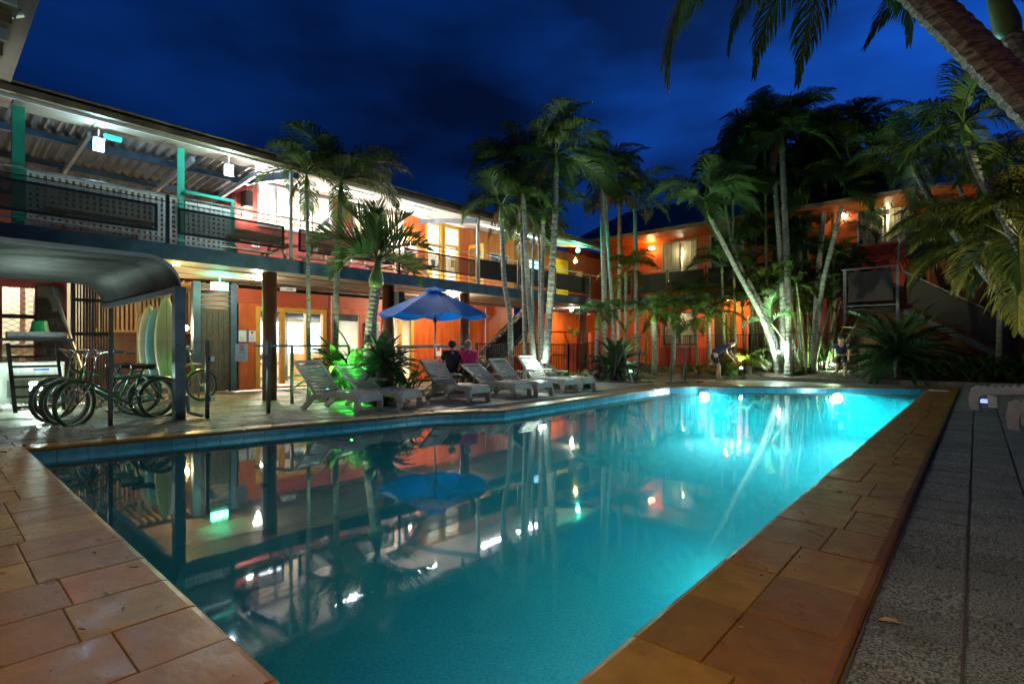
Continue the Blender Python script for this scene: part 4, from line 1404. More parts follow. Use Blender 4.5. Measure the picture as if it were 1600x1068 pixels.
# deck, roof
MB().box(-16.0, X_at(1240, YB), YB, YW - 0.002, FD - .22, FD).build('deck', M_CREAM, fw)
MB().box(-15.9, X_at(1240, YB), YB - .06, YB - .001, FD - .28, FD + .02).build('deck_fascia', M_BLUEST, fw)
MB().box(-15.6, X_at(1240, YB), YB + .02, YB + .10, FD - .20 - .12, FD - .225).build('deck_beam', M_ORANGE, fw)
for xx in (-12.6, X_at(1137, YB), X_at(1240, YB) - .1):
    MB().box(xx - .06, xx + .06, YB + .1, YB + .22, 0.2, FD - .35).build('post', M_YELLOW, fw)
EZ = 6.95
rf = MB()
for (ya, za, yb, zb) in ((YB - .5, EZ, 30.5, 9.95), (30.5, 9.95, 37, 6.9)):
    rf.add([(-17, ya, za), (12, ya, za), (12, yb, zb), (-17, yb, zb), (-17, ya, za + .05), (12, ya, za + .05), (12, yb, zb + .05), (-17, yb, zb + .05)],
           [(3, 2, 1, 0), (4, 5, 6, 7), (0, 1, 5, 4), (1, 2, 6, 5), (2, 3, 7, 6), (3, 0, 4, 7)])
rf.build('roof', M_ROOF, fw)
rb = MB()
for k in range(90):
    xx = -17 + k * .325
    rb.bar((xx, YB - .5, EZ + .06), (xx, 30.5, 10.01), .03, .03)
rb.build('roof_rib', M_ROOF, fw, stuff=True)
MB().box(-17, 12, YB - .62, YB - .501, EZ - .09, EZ + .05).build('gutter', M_GUTTER, fw)
MB().box(-16, 12, YB - .49, YW - .003, EZ - .12, EZ - .06).build('eave_lining', M_ORANGE, fw)
MB().box(-17.2, -17.0, 24.0, 36, 0, 6.9).box(9.0, 9.2, 26, 36, 0, 6.9).build('end_wall', M_RED, fw)

fr_ = thing('balcony_railing', 'grey railing with dark shade panels along the far wing upper deck', 'railing', (-9, YB, FD))
FRZ = 5.05
x_end = X_at(1240, YB)
MB().tube([(-15.2, YB, FRZ), (x_end, YB, FRZ)], .022, 8).build('top_rail', M_GALV, fr_)
MB().tube([(-15.2, YB, FD + .15), (x_end, YB, FD + .15)], .018, 6).build('bottom_rail', M_GALV, fr_)
k = 0
xx = -15.2
while xx < x_end - .4:
    xb = min(xx + 1.9, x_end)
    MB().box(xx - .025, xx + .025, YB - .025, YB + .025, FD + .02, FRZ - .001).build('post', M_BLACK, fr_)
    MB().box(xx + .1, xb - .1, YB - .005, YB + .005, FD + .28, FRZ - .13).build('mesh_panel', M_DMESH, fr_)
    xx = xb
MB().tube([(-12.62, 19.5, RT), (-13.4, 22.0, 4.6), (-15.2, YB, FRZ)], .02, 6).build('link_rail', M_GALV, fr_)

# lamps on the far wing
for (u, v, y_, lab, wt_, c_, b_) in ((1018, 388, YW - .12, 'small amber wall lamp upstairs on the far wing, left end', 14, (1, .55, .15), M_BULBO),
                                     (1318, 335, YW - .12, 'small white wall lamp beside the right upstairs window of the far wing', 9, (1, .78, .5), M_BULB)):
    p = on(u, v, 'y', y_)
    t = thing('wall_lamp', lab, 'wall lamp', p)
    MB().box(p.x - .13, p.x + .13, p.y - .05, p.y + .09, p.z - .07, p.z + .07).build('diffuser', b_, t)
    MB().box(p.x - .15, p.x + .15, p.y + .091, p.y + .118, p.z - .1, p.z + .1).build('back_plate', M_GREYP, t)
    lamp(t, p + V2((0, -.16, 0)), wt_, c_, .06)
p = on(1134, 459, 'y', YB + .5)
p.z = FD - .24
t = thing('ceiling_light', 'bright amber light under the far wing deck, centre', 'ceiling light', p)
MB().ball((p.x, p.y, p.z - .02), .16, .16, .07, 16, 8).build('diffuser', M_BULBO, t, smooth=True)
lamp(t, p + V2((0, -.1, -.16)), 75, (1, .5, .08), .07)
p = on(927, 482, 'y', YW - .12)
t = thing('wall_lamp', 'cyan-white lamp on the far orange wall left of the small palm', 'wall lamp', p)
MB().box(p.x - .08, p.x + .08, p.y - .04, p.y + .1, p.z - .06, p.z + .06).build('diffuser', M_BULBC, t)
lamp(t, p + V2((0, -.14, 0)), 30, (.6, 1, 1), .05)

# ---- landing and stair at the right end of the far wing
YS = 24.15
M_GSTAIR = mat('dull_stair_steel', (.10, .12, .14), .5, noise=.3, nscale=6)
st = thing('stair', 'dark steel stair with shade-mesh sides descending right of the far wing', 'staircase', (-2, YS, 0.3))
def PS(u, v):
    return on(u, v, 'y', YS)
a, b = PS(1312, 419), PS(1430, 412)
zt, zb = 4.28, 2.85
xl, xm, xr = PS(1320, 450).x, PS(1405, 450).x, PS(1405, 450).x
MB().tube([(xl - .1, YS, zt), (xm, YS, zt)], .035, 8).build('top_rail', M_GSTAIR, st)
MB().tube([(xl - .1, YS, zb), (xm, YS, zb)], .035, 8).build('bottom_rail', M_GSTAIR, st)
for xx in (xl, xm - .05):
    MB().box(xx - .05, xx + .05, YS - .04, YS + .04, 2.2 if xx == xl else 0.2, zt - .04).build('post', M_GSTAIR, st)
MB().box(xl + .12, xm - .18, YS - .006, YS + .006, zb + .15, zt - .13).build('mesh_panel', M_DMESH, st)
MB().box(xl - .1, xm, YS + .05, YW - .03, zb - .2, zb - .1).build('landing', M_BLACK, st)
e1, e2 = PS(1412, 424), PS(1590, 505)
f1, f2 = PS(1440, 492), PS(1562, 548)
MB().bar(e1, e2, .06, .06).build('handrail', M_GSTAIR, st)
MB().bar(e1 + V2((0, 0, -1.45)), V2((e2.x, e2.y, e2.z - 1.35)), .06, .2).build('stringer', M_GSTAIR, st)
MB().add([e1 + V2((.1, 0, -.12)), e2 + V2((0, 0, -.12)), e2 + V2((0, 0, -1.1)), e1 + V2((.1, 0, -1.2)), e1 + V2((.1, .01, -.12)), e2 + V2((0, .01, -.12)), e2 + V2((0, .01, -1.1)), e1 + V2((.1, .01, -1.2))],
         [(0, 1, 2, 3), (7, 6, 5, 4), (0, 4, 5, 1), (2, 6, 7, 3)]).build('mesh_panel', M_DMESH, st)
for k in range(11):
    q = e1.lerp(e2, (k + .5) / 11) + V2((0, 0, -1.35))
    MB().box(q.x - .15, q.x + .15, q.y + .06, q.y + 1.2, q.z - .02, q.z + .02).build('tread', M_GSTAIR, st)
bx = PS(1403, 400).x
t = thing('gate_panel', 'dark mesh gate with grey post at the top of the right-hand stair', 'gate', (bx, YS, zt))
q = PS(1408, 330)
MB().bar((bx - .05, YS + .3, 4.0), (bx + .1, YS + .3, q.z), .07, .07).build('post', M_GSTAIR, t)
MB().box(bx + .2, bx + 1.1, YS + .32, YS + .34, 4.5, 5.9).build('mesh_panel', M_DMESH, t)
MB().tube([(bx + .1, YS + .33, 5.95), (bx + 1.2, YS + .33, 5.95)], .025, 6).build('rail', M_BLACK, t)

# ---- stair behind the palms under the left building (yellow nosings)
s2 = thing('stair', 'dark stair with yellow nosings rising under the left deck behind the pale palm trunks', 'staircase', (-14.4, 15.5, 0))
for k in range(13):
    MB().box(-15.2, -14.1, 14.3 + k * .29, 14.3 + k * .29 + .27, .2 + k * .215, .24 + k * .215).build('tread', M_YELLOW, s2)
MB().bar((-14.05, 14.2, .1), (-14.05, 18.1, 2.95), .05, .28).build('stringer', M_BLUEST, s2)
MB().bar((-15.25, 14.2, .1), (-15.25, 18.1, 2.95), .05, .28).build('stringer', M_BLUEST, s2)
MB().bar((-14.0, 14.1, 1.15), (-14.0, 17.1, 3.0), .05, .05).build('handrail', M_GALV, s2)
for k in range(3):
    q = Vector((-14.0, 14.3 + k * 1.3, 0.25 + k * .95))
    MB().box(q.x - .02, q.x + .02, q.y - .02, q.y + .02, q.z - .1, q.z + .95).build('baluster', M_GALV, s2)
MB().add([(-14.02, 14.3, .3), (-14.02, 17.6, 2.6), (-14.02, 16.9, 2.8), (-14.02, 14.3, 1.1), (-14.03, 14.3, .3), (-14.03, 17.6, 2.6), (-14.03, 16.9, 2.8), (-14.03, 14.3, 1.1)], [(0, 1, 2, 3), (7, 6, 5, 4)]).build('mesh_panel', M_DMESH, s2)
# lattice panel in the recess
lt = thing('brown_lattice', 'brown diagonal lattice panel below the bright lamp at the far recess', 'lattice', (-15.85, 19.5, .9))
l = MB()
for k in range(28):
    l.bar((-15.85, 17.6 + k * .16 - .6, 0.9), (-15.85, 17.6 + k * .16 + .5, 2.0), .012, .03)
    l.bar((-15.83, 17.6 + k * .16 - .6, 2.0), (-15.83, 17.6 + k * .16 + .5, 0.9), .012, .03)
l.build('slat_lattice', M_PINE, lt, stuff=True)
MB().box(-15.9, -15.8, 17.0, 22.6, 2.0, 2.06).box(-15.9, -15.8, 17.0, 22.6, .84, .9).build('frame', M_PINE, lt)

# ---- black pool fence behind the loungers and along the far bed
def pool_fence(p0, p1, z0a, z0b, label, h=1.25):
    a, b = Vector(p0), Vector(p1)
    L = (b - a).length
    t = thing('pool_fence', label, 'fence', (a.x, a.y, z0a), group='black tubular pool fence')
    A0, B0 = Vector((a.x, a.y, z0a)), Vector((b.x, b.y, z0b))
    MB().bar(A0 + V2((0, 0, h)), B0 + V2((0, 0, h)), .035, .035).build('top_rail', M_BLACK, t)
    MB().bar(A0 + V2((0, 0, .12)), B0 + V2((0, 0, .12)), .03, .03).build('bottom_rail', M_BLACK, t)
    bl = MB(); k = int(L / .105)
    for i in range(k):
        q = A0.lerp(B0, (i + .5) / k)
        bl.box(q.x - .008, q.x + .008, q.y - .008, q.y + .008, q.z + .02, q.z + h - .018)
    bl.build('baluster', M_BLACK, t, stuff=True)
    m = max(1, round(L / 2.3))
    for i in range(m + 1):
        q = A0.lerp(B0, i / m)
        MB().box(q.x - .028, q.x + .028, q.y - .028, q.y + .028, q.z - .05, q.z + h + .03).build('post', M_BLACK, t)


pool_fence((-12.35, 12.2), (-12.35, 17.4), 0.0, 0.0, 'black tubular fence behind the loungers near the couple', 1.35)
pool_fence((-12.35, 17.4), (-12.5, 23.5), 0.0, .3, 'black tubular fence between the pale palms and the cycad', 1.35)
pool_fence((-12.5, 23.5), (-7.3, 23.6), .28, .28, 'black tubular fence in front of the red far wall', 1.5)
pool_fence((-7.3, 23.6), (-1.5, 23.9), .28, .28, 'black tubular fence behind the tall cane palms', 1.5)

# ================================================================ NEAR WING (only its eave shows, top left)
M_NGUT = mat('dark_brown_gutter', (.07, .045, .025), .5, noise=.4, nscale=3)
nw = thing('near_wing', 'eave of the near building with brown gutter and timber brackets at the upper left corner', 'building', (-10, -1.5, 0))
GY = 1.05
MB().box(-12.3, 9.0, GY - .05, GY, 5.70, 5.86).box(-12.3, 9.0, GY - .17, GY - .051, 5.70, 5.72).build('gutter', M_NGUT, nw)
MB().box(-12.3, 9.0, GY - .22, GY - .18, 5.58, 5.80).build('roof_fascia', M_NGUT, nw)
rfn = MB()
rfn.add([(-12.3, GY - .1, 5.80), (9, GY - .1, 5.80), (9, -6, 7.1), (-12.3, -6, 7.1), (-12.3, GY - .1, 5.86), (9, GY - .1, 5.86), (9, -6, 7.16), (-12.3, -6, 7.16)],
        [(3, 2, 1, 0), (4, 5, 6, 7), (0, 1, 5, 4), (1, 2, 6, 5), (2, 3, 7, 6), (3, 0, 4, 7)]).build('roof', M_ROOF, nw)
MB().box(-12.3, 9.0, -.2, GY - .23, 5.52, 5.56).build('eave_lining', mat('brown_eave_board', (.09, .06, .035), .7, noise=.4, nscale=4), nw)
MB().box(-12.3, 9.0, -.4, -.25, 5.2, 5.75).build('beam', M_RED, nw)
for k in range(16):
    xx = -12.1 + k * .55
    MB().box(xx, xx + .06, -.2, GY - .24, 5.36, 5.515).build('rafter', mat('rafter_timber', (.15, .09, .04), .7, noise=.3, nscale=6) if k % 2 else M_GREYP, nw)
MB().box(-12.3, 9, -2.8, -2.6, -.05, 7.0).build('wall', M_ORANGE, nw)
MB().box(-12.3, 9, -2.6, -.3, 3.06, 3.3).build('deck', M_CREAM, nw)
MB().tube([(-9.6, GY - .12, 5.69), (-9.6, .5, 5.4), (-9.6, -.2, 5.3)], .05, 8).build('downpipe', M_GALV, nw)
for k, (xx, wt_) in enumerate(((-8.5, 9), (-3.6, 12), (1.6, 150), (5.5, 70))):  # unseen lamps added to light the foreground tiles
    t = thing('added_soffit_lamp', 'added unseen round lamp under the deck of the near building, %s' % ('at the left end', 'left of centre', 'right of centre', 'at the right end')[k], 'ceiling light', (xx, -.9, 3.055))
    MB().tube([(xx, -.9, 3.058), (xx, -.9, 3.0)], .16, 16).build('diffuser', M_BULB, t)
    lamp(t, (xx, -.9, 2.85), wt_, (1, .74, .42), .1, 'SPOT', spot=150)
#@@PART4
# ================================================================ VEGETATION
def frond_mesh(name, m, seed, L=1.0, elev=50, bend=80, pw=1.3, nl=34, leaf=0.34, lw=0.022, vee=25, droop=60, fwd=40, rr=0.012, start=0.16, sideb=0.0, tipf=0.35):
    """one feather frond: rachis from the origin along +x, two-segment leaflets on both sides"""
    r = random.Random(seed)
    ns = 14
    P = [Vector((0, 0, 0))]
    D = []
    for i in range(ns + 1):
        t = i / ns
        e = R(elev - bend * t ** pw)
        yaw = sideb * t
        D.append(Vector((math.cos(e) * math.cos(yaw), math.cos(e) * math.sin(yaw), math.sin(e))))
        P.append(P[-1] + D[-1] * (L / ns))
    P = P[:ns + 1]
    mb = MB()
    mb.tube(P, [rr * L * (1 - .85 * i / ns) for i in range(ns + 1)], 4, cap=False)
    for k in range(nl):
        t = start + (1 - start) * (k + .5) / nl
        x = t * ns
        i = min(int(x), ns - 1)
        p = P[i].lerp(P[i + 1], x - i)
        d = D[i]
        up = Vector((0, 0, 1)) - d * d.z
        up = up.normalized() if up.length > 1e-3 else Vector((1, 0, 0))
        sd = d.cross(up).normalized()
        u_ = (t - start) / (1 - start)
        env = (0.55 + 0.55 * math.sin(math.pi * min(1, u_ * 1.1 + .08))) * (1 - (1 - tipf) * u_ ** 2.5)
        for s_ in (-1, 1):
            ll = leaf * L * env * r.uniform(.85, 1.1)
            f_ = R(fwd + 25 * u_ + r.uniform(-7, 7)); v_ = R(vee + r.uniform(-9, 9))
            a = (sd * s_ * math.cos(v_) + up * math.sin(v_)) * math.cos(f_) + d * math.sin(f_)
            dr = R(droop + r.uniform(-15, 15))
            b = (a * math.cos(dr) + Vector((0, 0, -1)) * math.sin(dr)).normalized()
            q1 = p + a * ll * .5
            q2 = q1 + (a * .55 + b * .45).normalized() * ll * .28
            q3 = q2 + b * ll * .3
            w = lw * L * r.uniform(.85, 1.15)
            wd = d - a * d.dot(a)
            wd = wd.normalized() * w if wd.length > 1e-3 else up * w
            mb.add([p - wd * .35, p + wd * .35, q1 - wd * .55, q1 + wd * .55, q2 - wd * .42, q2 + wd * .42, q3],
                   [(0, 1, 3, 2), (2, 3, 5, 4), (4, 5, 6)])
    return mb.mesh(name, m)


FR = {}


def fronds(kind):
    if kind in FR:
        return FR[kind]
    out = []
    if kind in ('arch', 'archy'):
        m = M_LEAF if kind == 'arch' else M_LEAFY
        for i, (e, b, p) in enumerate(((68, 95, 1.2), (52, 108, 1.1), (36, 108, 1.05), (16, 92, 1.0), (-8, 68, .9), (46, 85, 1.3))):
            out.append(frond_mesh('frond', m, 10 + i, 1, e, b, p, nl=66, leaf=.34, lw=.0115, vee=14, droop=58, fwd=36, sideb=(.25, -.2, .15, -.3, .1, .35)[i]))
    elif kind == 'stiff':
        for i, (e, b, p) in enumerate(((80, 50, 1.5), (64, 75, 1.3), (46, 85, 1.2), (24, 90, 1.1))):
            out.append(frond_mesh('frond', M_LEAF, 30 + i, 1, e, b, p, nl=44, leaf=.42, lw=.020, vee=48, droop=12, fwd=38, tipf=.5))
    elif kind == 'cycad':
        for i, (e, b, p) in enumerate(((72, 50, 1.3), (48, 55, 1.3), (25, 50, 1.2), (5, 45, 1.1), (-18, 30, 1.0))):
            out.append(frond_mesh('frond', M_LEAFD, 50 + i, 1, e, b, p, nl=48, leaf=.17, lw=.013, vee=28, droop=8, fwd=32, start=.1, tipf=.45))
    elif kind == 'fern':
        for i, (e, b, p) in enumerate(((70, 95, 1.2), (50, 100, 1.2), (30, 90, 1.1), (12, 70, 1.0))):
            out.append(frond_mesh('frond', M_LEAFB, 70 + i, 1, e, b, p, nl=22, leaf=.36, lw=.035, vee=20, droop=35, fwd=38))
    elif kind == 'cane':
        for i, (e, b, p) in enumerate(((80, 60, 1.4), (62, 90, 1.3), (45, 95, 1.2), (25, 80, 1.1))):
            out.append(frond_mesh('frond', M_LEAF, 90 + i, 1, e, b, p, nl=46, leaf=.36, lw=.015, vee=30, droop=35, fwd=42, sideb=(.2, -.2, .3, 0)[i]))
    elif kind == 'dry':
        for i, (e, b, p) in enumerate(((-40, 45, 1.0), (-60, 25, 1.0))):
            out.append(frond_mesh('frond', M_DRY, 110 + i, 1, e, b, p, nl=26, leaf=.25, lw=.02, vee=-20, droop=70, fwd=45))
    FR[kind] = out
    return out


def crown(t, c, kind, n_, L, r, bias=None, low=0.0, dry=0):
    fm = fronds(kind)
    K = len(fm)
    for k in range(n_):
        az = k * 2.39996 + r.uniform(-.25, .25)
        if bias is not None:
            az += .45 * math.sin(bias - az)
        idx = min(K - 1, int((k / n_) ** (1 - low * .4) * K))
        if kind in ('arch', 'archy') and r.random() < .2:
            idx = 5
        s_ = L * r.uniform(.82, 1.12)
        inst(fm[idx], 'frond', t, c, (r.uniform(-.35, .35), r.uniform(-.12, .12), az), (s_, s_, s_))
    for k in range(dry):
        fd = fronds('dry')
        s_ = L * .6
        inst(fd[k % 2], 'dry_frond', t, c + V2((0, 0, -.05)), (0, 0, r.uniform(0, 6.28)), (s_, s_, s_))


def spline(pts, n_):
    pts = [Vector(p) for p in pts]
    P = [pts[0] * 2 - pts[1]] + pts + [pts[-1] * 2 - pts[-2]]
    out = []
    for i in range(1, len(P) - 2):
        for k in range(n_):
            t = k / n_
            a, b, c, d = P[i - 1:i + 3]
            out.append(0.5 * (2 * b + (c - a) * t + (2 * a - 5 * b + 4 * c - d) * t * t + (3 * b - a - 3 * c + d) * t ** 3))
    out.append(pts[-1])
    return out


PALM_GROUPS = {}


def palm(label, pts, r0, r1, kind, L, n_=12, shaft=0.5, bark=None, seed=0, bias=None, spear=0.0, dry=0, name='palm_tree', group=None, cat='palm tree', bottle=False, rings=True, low=0.0, sink=0.3):
    r = random.Random(seed * 13 + 5)
    pts = [Vector(p) for p in pts]
    base = pts[0].copy()
    t = thing(name, label, cat, base, group=group)
    o = base
    P = [p - o for p in spline(pts, 7)]
    P[0] = V2((P[0].x, P[0].y, P[0].z)) - V2((0, 0, sink * .3))
    # resample denser for the leaf-scar rings
    tot = sum((b - a).length for a, b in zip(P, P[1:]))
    rs, Q = [], []
    step = 0.05 if r0 > 0.12 else 0.09
    m_ = min(110, max(12, int(tot / step)))
    acc = [0]
    for a, b in zip(P, P[1:]):
        acc.append(acc[-1] + (b - a).length)
    for i in range(m_ + 1):
        s_ = tot * i / m_
        j = max(0, min(len(P) - 2, next((q for q in range(len(acc) - 1) if acc[q + 1] >= s_ - 1e-9), len(P) - 2)))
        f_ = (s_ - acc[j]) / max(1e-6, acc[j + 1] - acc[j])
        Q.append(P[j].lerp(P[j + 1], f_))
        tt = i / m_
        rad = r0 + (r1 - r0) * tt
        if tt < .06:
            rad *= 1 + .35 * (1 - tt / .06)
        if bottle:
            rad *= 1 + .25 * math.sin(math.pi * min(1, tt * 1.3))
        if rings:
            rad *= 1 + (.045 if i % 2 else -.045) + r.uniform(-.015, .015)
        rs.append(rad)
    MB().tube(Q, rs, 10 if r0 > .06 else 7).build('trunk', bark or M_TRUNK, t, smooth=(r0 < .06), local=True)
    top = Q[-1]
    d = (Q[-1] - Q[-4]).normalized()
    d = (d + V2((0, 0, .5))).normalized()
    if shaft > 0:
        k = 7
        S = [top - d * .02 + d * shaft * i / k for i in range(k + 1)]
        if bottle:
            SR = [r1 * f for f in (1.15, 1.45, 1.5, 1.3, 1.05, .85, .7, .5)]
        else:
            SR = [r1 * f for f in (1.05, 1.3, 1.25, 1.1, .95, .8, .65, .45)]
        MB().tube(S, SR, 10).build('crownshaft', M_SHAFT, t, smooth=True, local=True)
        c = S[-1]
    else:
        c = top
    crown(t, c, kind, n_, L, r, bias, low, dry)
    if spear:
        MB().tube([c, c + d * spear * .5 + V2((.01, 0, 0)), c + V2((d.x * spear + .04, d.y * spear, spear))], [.02, .014, .003], 5).build('spear_leaf', M_LEAF, t, local=True)
    return t


def G(u, dist, z=0.0):
    """ground point along a surveyed bearing"""
    d = ray(u, 544)
    return Vector((d.x * dist, d.y * dist, z))


rightward = math.atan2(ST, CT) - 0.0     # the trade wind blows this way
gA = 'palms at the balcony'
palm('thin palm before the balcony left of the pair, with a loose bright crown', [G(483, 12.6), at(482, 450, 12.6), at(479, 296, 12.6)], .052, .042, 'arch', 1.45, 12, .4, seed=1, bias=rightward, dry=1, group=gA)
palm('taller palm before the balcony with a long upright spear and fronds blown right', [G(523, 12.9), at(526, 440, 12.9), at(532, 318, 12.9)], .078, .066, 'arch', 1.95, 13, .6, seed=2, bias=rightward, spear=1.15, group=gA)
palm('stout palm with swollen green shaft and stiff fronds left of the umbrella', [G(577, 12.3), at(579, 520, 12.2), at(587, 448, 12.1)], .13, .115, 'stiff', 1.5, 13, .62, seed=3, bottle=True, group=gA)
gB = 'pale palm trunks behind the loungers'
palm('pale palm trunk nearest the umbrella, slightly kinked, in the middle clump', [G(798, 16.0), at(797, 500, 16), at(788, 440, 16), at(784, 345, 16)], .085, .07, 'arch', 1.9, 12, .5, seed=4, group=gB, dry=1)
palm('slim pale palm, second trunk of the middle clump', [G(822, 16.6), at(818, 440, 16.6), at(813, 330, 16.6)], .075, .06, 'arch', 1.8, 11, .5, seed=5, group=gB)
palm('pale palm leaning left from the spotlit base of the middle clump', [G(838, 16.2), at(826, 463, 16.2), at(820, 345, 16.2), at(816, 285, 16.2)], .09, .07, 'arch', 2.1, 13, .6, seed=6, group=gB, spear=.7)
palm('thin pale palm between the leaning ones, with short crown', [G(834, 17.4), at(832, 450, 17.4), at(835, 352, 17.4)], .055, .05, 'arch', 1.5, 10, .4, seed=7, group=gB, dry=2)
palm('straight pale palm in the middle clump with low short crown', [G(846, 16.8), at(847, 450, 16.8), at(849, 348, 16.8)], .07, .06, 'arch', 1.5, 10, .4, seed=8, group=gB)
palm('thickest pale palm of the middle clump, leaning right with a tall crown', [G(850, 16.0), at(861, 450, 16), at(867, 345, 16), at(868, 275, 16)], .115, .085, 'arch', 2.2, 14, .65, seed=9, group=gB, spear=1.0, dry=1)
palm('very thin pale palm at the back of the middle clump', [G(842, 18.6), at(843, 440, 18.6), at(842, 380, 18.6)], .045, .04, 'arch', 1.3, 9, .3, seed=10, group=gB)
gC = 'palms at the far left corner'
palm('tall grey palm behind the cycad, nearest the green lamp', [G(946, 21.5), at(944, 450, 21.5), at(941, 320, 21.5), at(940, 285, 21.5)], .12, .1, 'arch', 2.3, 12, .6, seed=11, group=gC)
palm('tall slim palm leaning left beside the grey one behind the cycad', [G(961, 22), at(956, 470, 22), at(947, 330, 22), at(946, 300, 22)], .085, .07, 'arch', 2.1, 11, .6, seed=12, group=gC, dry=1)
palm('tall thin palm in front of the amber wall lamp', [G(995, 23, .2), at(994, 440, 23), at(992, 330, 23)], .09, .08, 'arch', 2.1, 12, .6, seed=13, group=gC, spear=.8)
palm('brown-crowned palm at the very corner of the two wings', [G(966, 26), at(968, 450, 26), at(968, 300, 26)], .12, .1, 'arch', 2.3, 11, .6, seed=14, group=gC, dry=3)
palm('small palm with green shaft under the end of the left balcony', [G(933, 20.5), at(933, 540, 20.5), at(934, 515, 20.5)], .12, .1, 'arch', 1.35, 12, .7, seed=15, group='small palms by the far walls')
palm('small bright palm in front of the far balcony, left end', [G(978, 23, .1), at(978, 500, 23), at(978, 440, 23)], .07, .06, 'archy', 1.7, 12, .5, seed=16, group='small palms by the far walls')
palm('dark palm leaning behind the far loungers with ragged dry fronds', [G(1022, 21.8, .15), at(1023, 560, 21.8), at(1022, 505, 21.8)], .12, .11, 'arch', 1.7, 13, .4, seed=17, group='small palms by the far walls', dry=2)
palm('bushy palm right of the dry one, before the red far wall', [G(1050, 22.3, .15), at(1052, 560, 22.3), at(1054, 500, 22.3)], .1, .09, 'arch', 1.6, 13, .4, seed=18, group='small palms by the far walls')
palm('slender dark palm with round feathery head before the amber-lit wall', [G(1110, 22.3, .2), at(1109, 560, 22.3), at(1107, 505, 22.3)], .09, .08, 'arch', 1.75, 16, .25, seed=19, group='small palms by the far walls', low=-.5)
palm('low stubby palm with orange-lit fronds beside the garden spotlight', [G(1168, 21.8, .2), at(1168, 568, 21.8)], .16, .15, 'archy', 1.35, 12, 0, seed=20, group='small palms by the far walls', bark=M_CYCTR)
gD = 'tall palms round the garden spotlight'
palm('palm leaning far left from the garden spotlight with teal-lit head', [G(1216, 21.3, .2), at(1194, 505, 21), at(1150, 420, 20.6), at(1112, 345, 20.3)], .11, .08, 'arch', 2.3, 15, .9, seed=21, group=gD)
palm('slim palm leaning left behind the teal-headed one', [G(1222, 22, .2), at(1200, 500, 22), at(1150, 400, 22), at(1136, 340, 22)], .1, .07, 'arch', 1.9, 12, .6, seed=22, group=gD)
palm('upright palm rising straight from the garden spotlight into the dark crown', [G(1224, 21.5, .2), at(1222, 450, 21.5), at(1214, 330, 21.5), at(1208, 262, 21.5)], .12, .09, 'arch', 2.7, 16, .9, seed=23, group=gD)
palm('thick ringed palm just right of the garden spotlight', [G(1232, 20.8, .2), at(1231, 450, 20.8), at(1226, 330, 20.8), at(1222, 240, 20.8)], .13, .10, 'arch', 2.7, 16, .9, seed=24, group=gD, dry=2)
palm('tall palm with pale trunk curving right towards the small white wall lamp', [G(1270, 21, .2), at(1281, 470, 21), at(1296, 400, 21), at(1316, 320, 21)], .11, .08, 'arch', 2.2, 14, .8, seed=25, group=gD, low=-.3)
palm('straight pale palm left of the curving one, reaching the mass of fronds', [G(1271, 21.8, .2), at(1277, 450, 21.8), at(1287, 330, 21.8), at(1292, 268, 21.8)], .12, .09, 'arch', 2.5, 15, .8, seed=26, group=gD)
palm('dark palm deep inside the mass of fronds, left side', [G(1180, 23.2, .3), at(1178, 420, 23.2), at(1168, 290, 23.2)], .12, .09, 'arch', 2.5, 14, .6, seed=27, group=gD)
palm('dark palm deep inside the mass of fronds, centre', [G(1252, 23.2, .3), at(1250, 400, 23.2), at(1248, 245, 23.2)], .12, .09, 'arch', 2.7, 15, .6, seed=28, group=gD, dry=1)
palm('dark palm behind the white wall lamp, its head left of the red bay', [G(1345, 23.2, .3), at(1340, 420, 23.2), at(1338, 300, 23.2)], .1, .08, 'arch', 2.0, 12, .6, seed=29, group=gD)
gE = 'leaning palms at the right edge'
palm('leaning palm at the right whose head stands before the red bay roof', [G(1690, 14), at(1600, 500, 14), at(1531, 418, 14), at(1465, 328, 14), at(1432, 272, 14)], .10, .07, 'arch', 1.85, 14, .45, seed=30, group=gE)
palm('leaning palm with the high dark head and upright spear near the right edge', [G(1730, 12), at(1650, 480, 12), at(1597, 391, 12), at(1534, 280, 12), at(1512, 225, 12)], .12, .085, 'arch', 2.0, 15, .5, seed=31, group=gE, spear=1.3)
palm('slim leaning palm between the two big leaning ones, with small yellow head', [G(1650, 15), at(1570, 415, 15), at(1528, 361, 15), at(1498, 290, 15)], .08, .05, 'archy', 1.1, 11, .4, seed=32, group=gE)
palm('reddish thin palm beside the frame edge with drooping small head', [G(1620, 16), at(1600, 420, 16), at(1591, 316, 16), at(1579, 262, 16)], .08, .06, 'archy', 1.4, 11, .35, seed=33, group=gE, bark=M_TRUNKB)
palm('low spreading palm with yellow-green fronds filling the right edge', [G(1640, 12.4), at(1620, 450, 12.4), at(1592, 385, 12.4)], .1, .09, 'archy', 2.9, 26, .1, seed=34, group=gE, low=-.2)
palm('dark spreading palm behind the yellow-green one at the right edge', [G(1560, 17.5), at(1562, 470, 17.5), at(1545, 400, 17.5)], .1, .09, 'arch', 3.0, 22, .1, seed=35, group=gE, low=-.2)
palm('green palm head close to the frame edge above the leaning trunks', [G(1700, 13), at(1660, 380, 13), at(1640, 290, 13)], .1, .09, 'arch', 2.0, 13, .4, seed=36, group=gE)

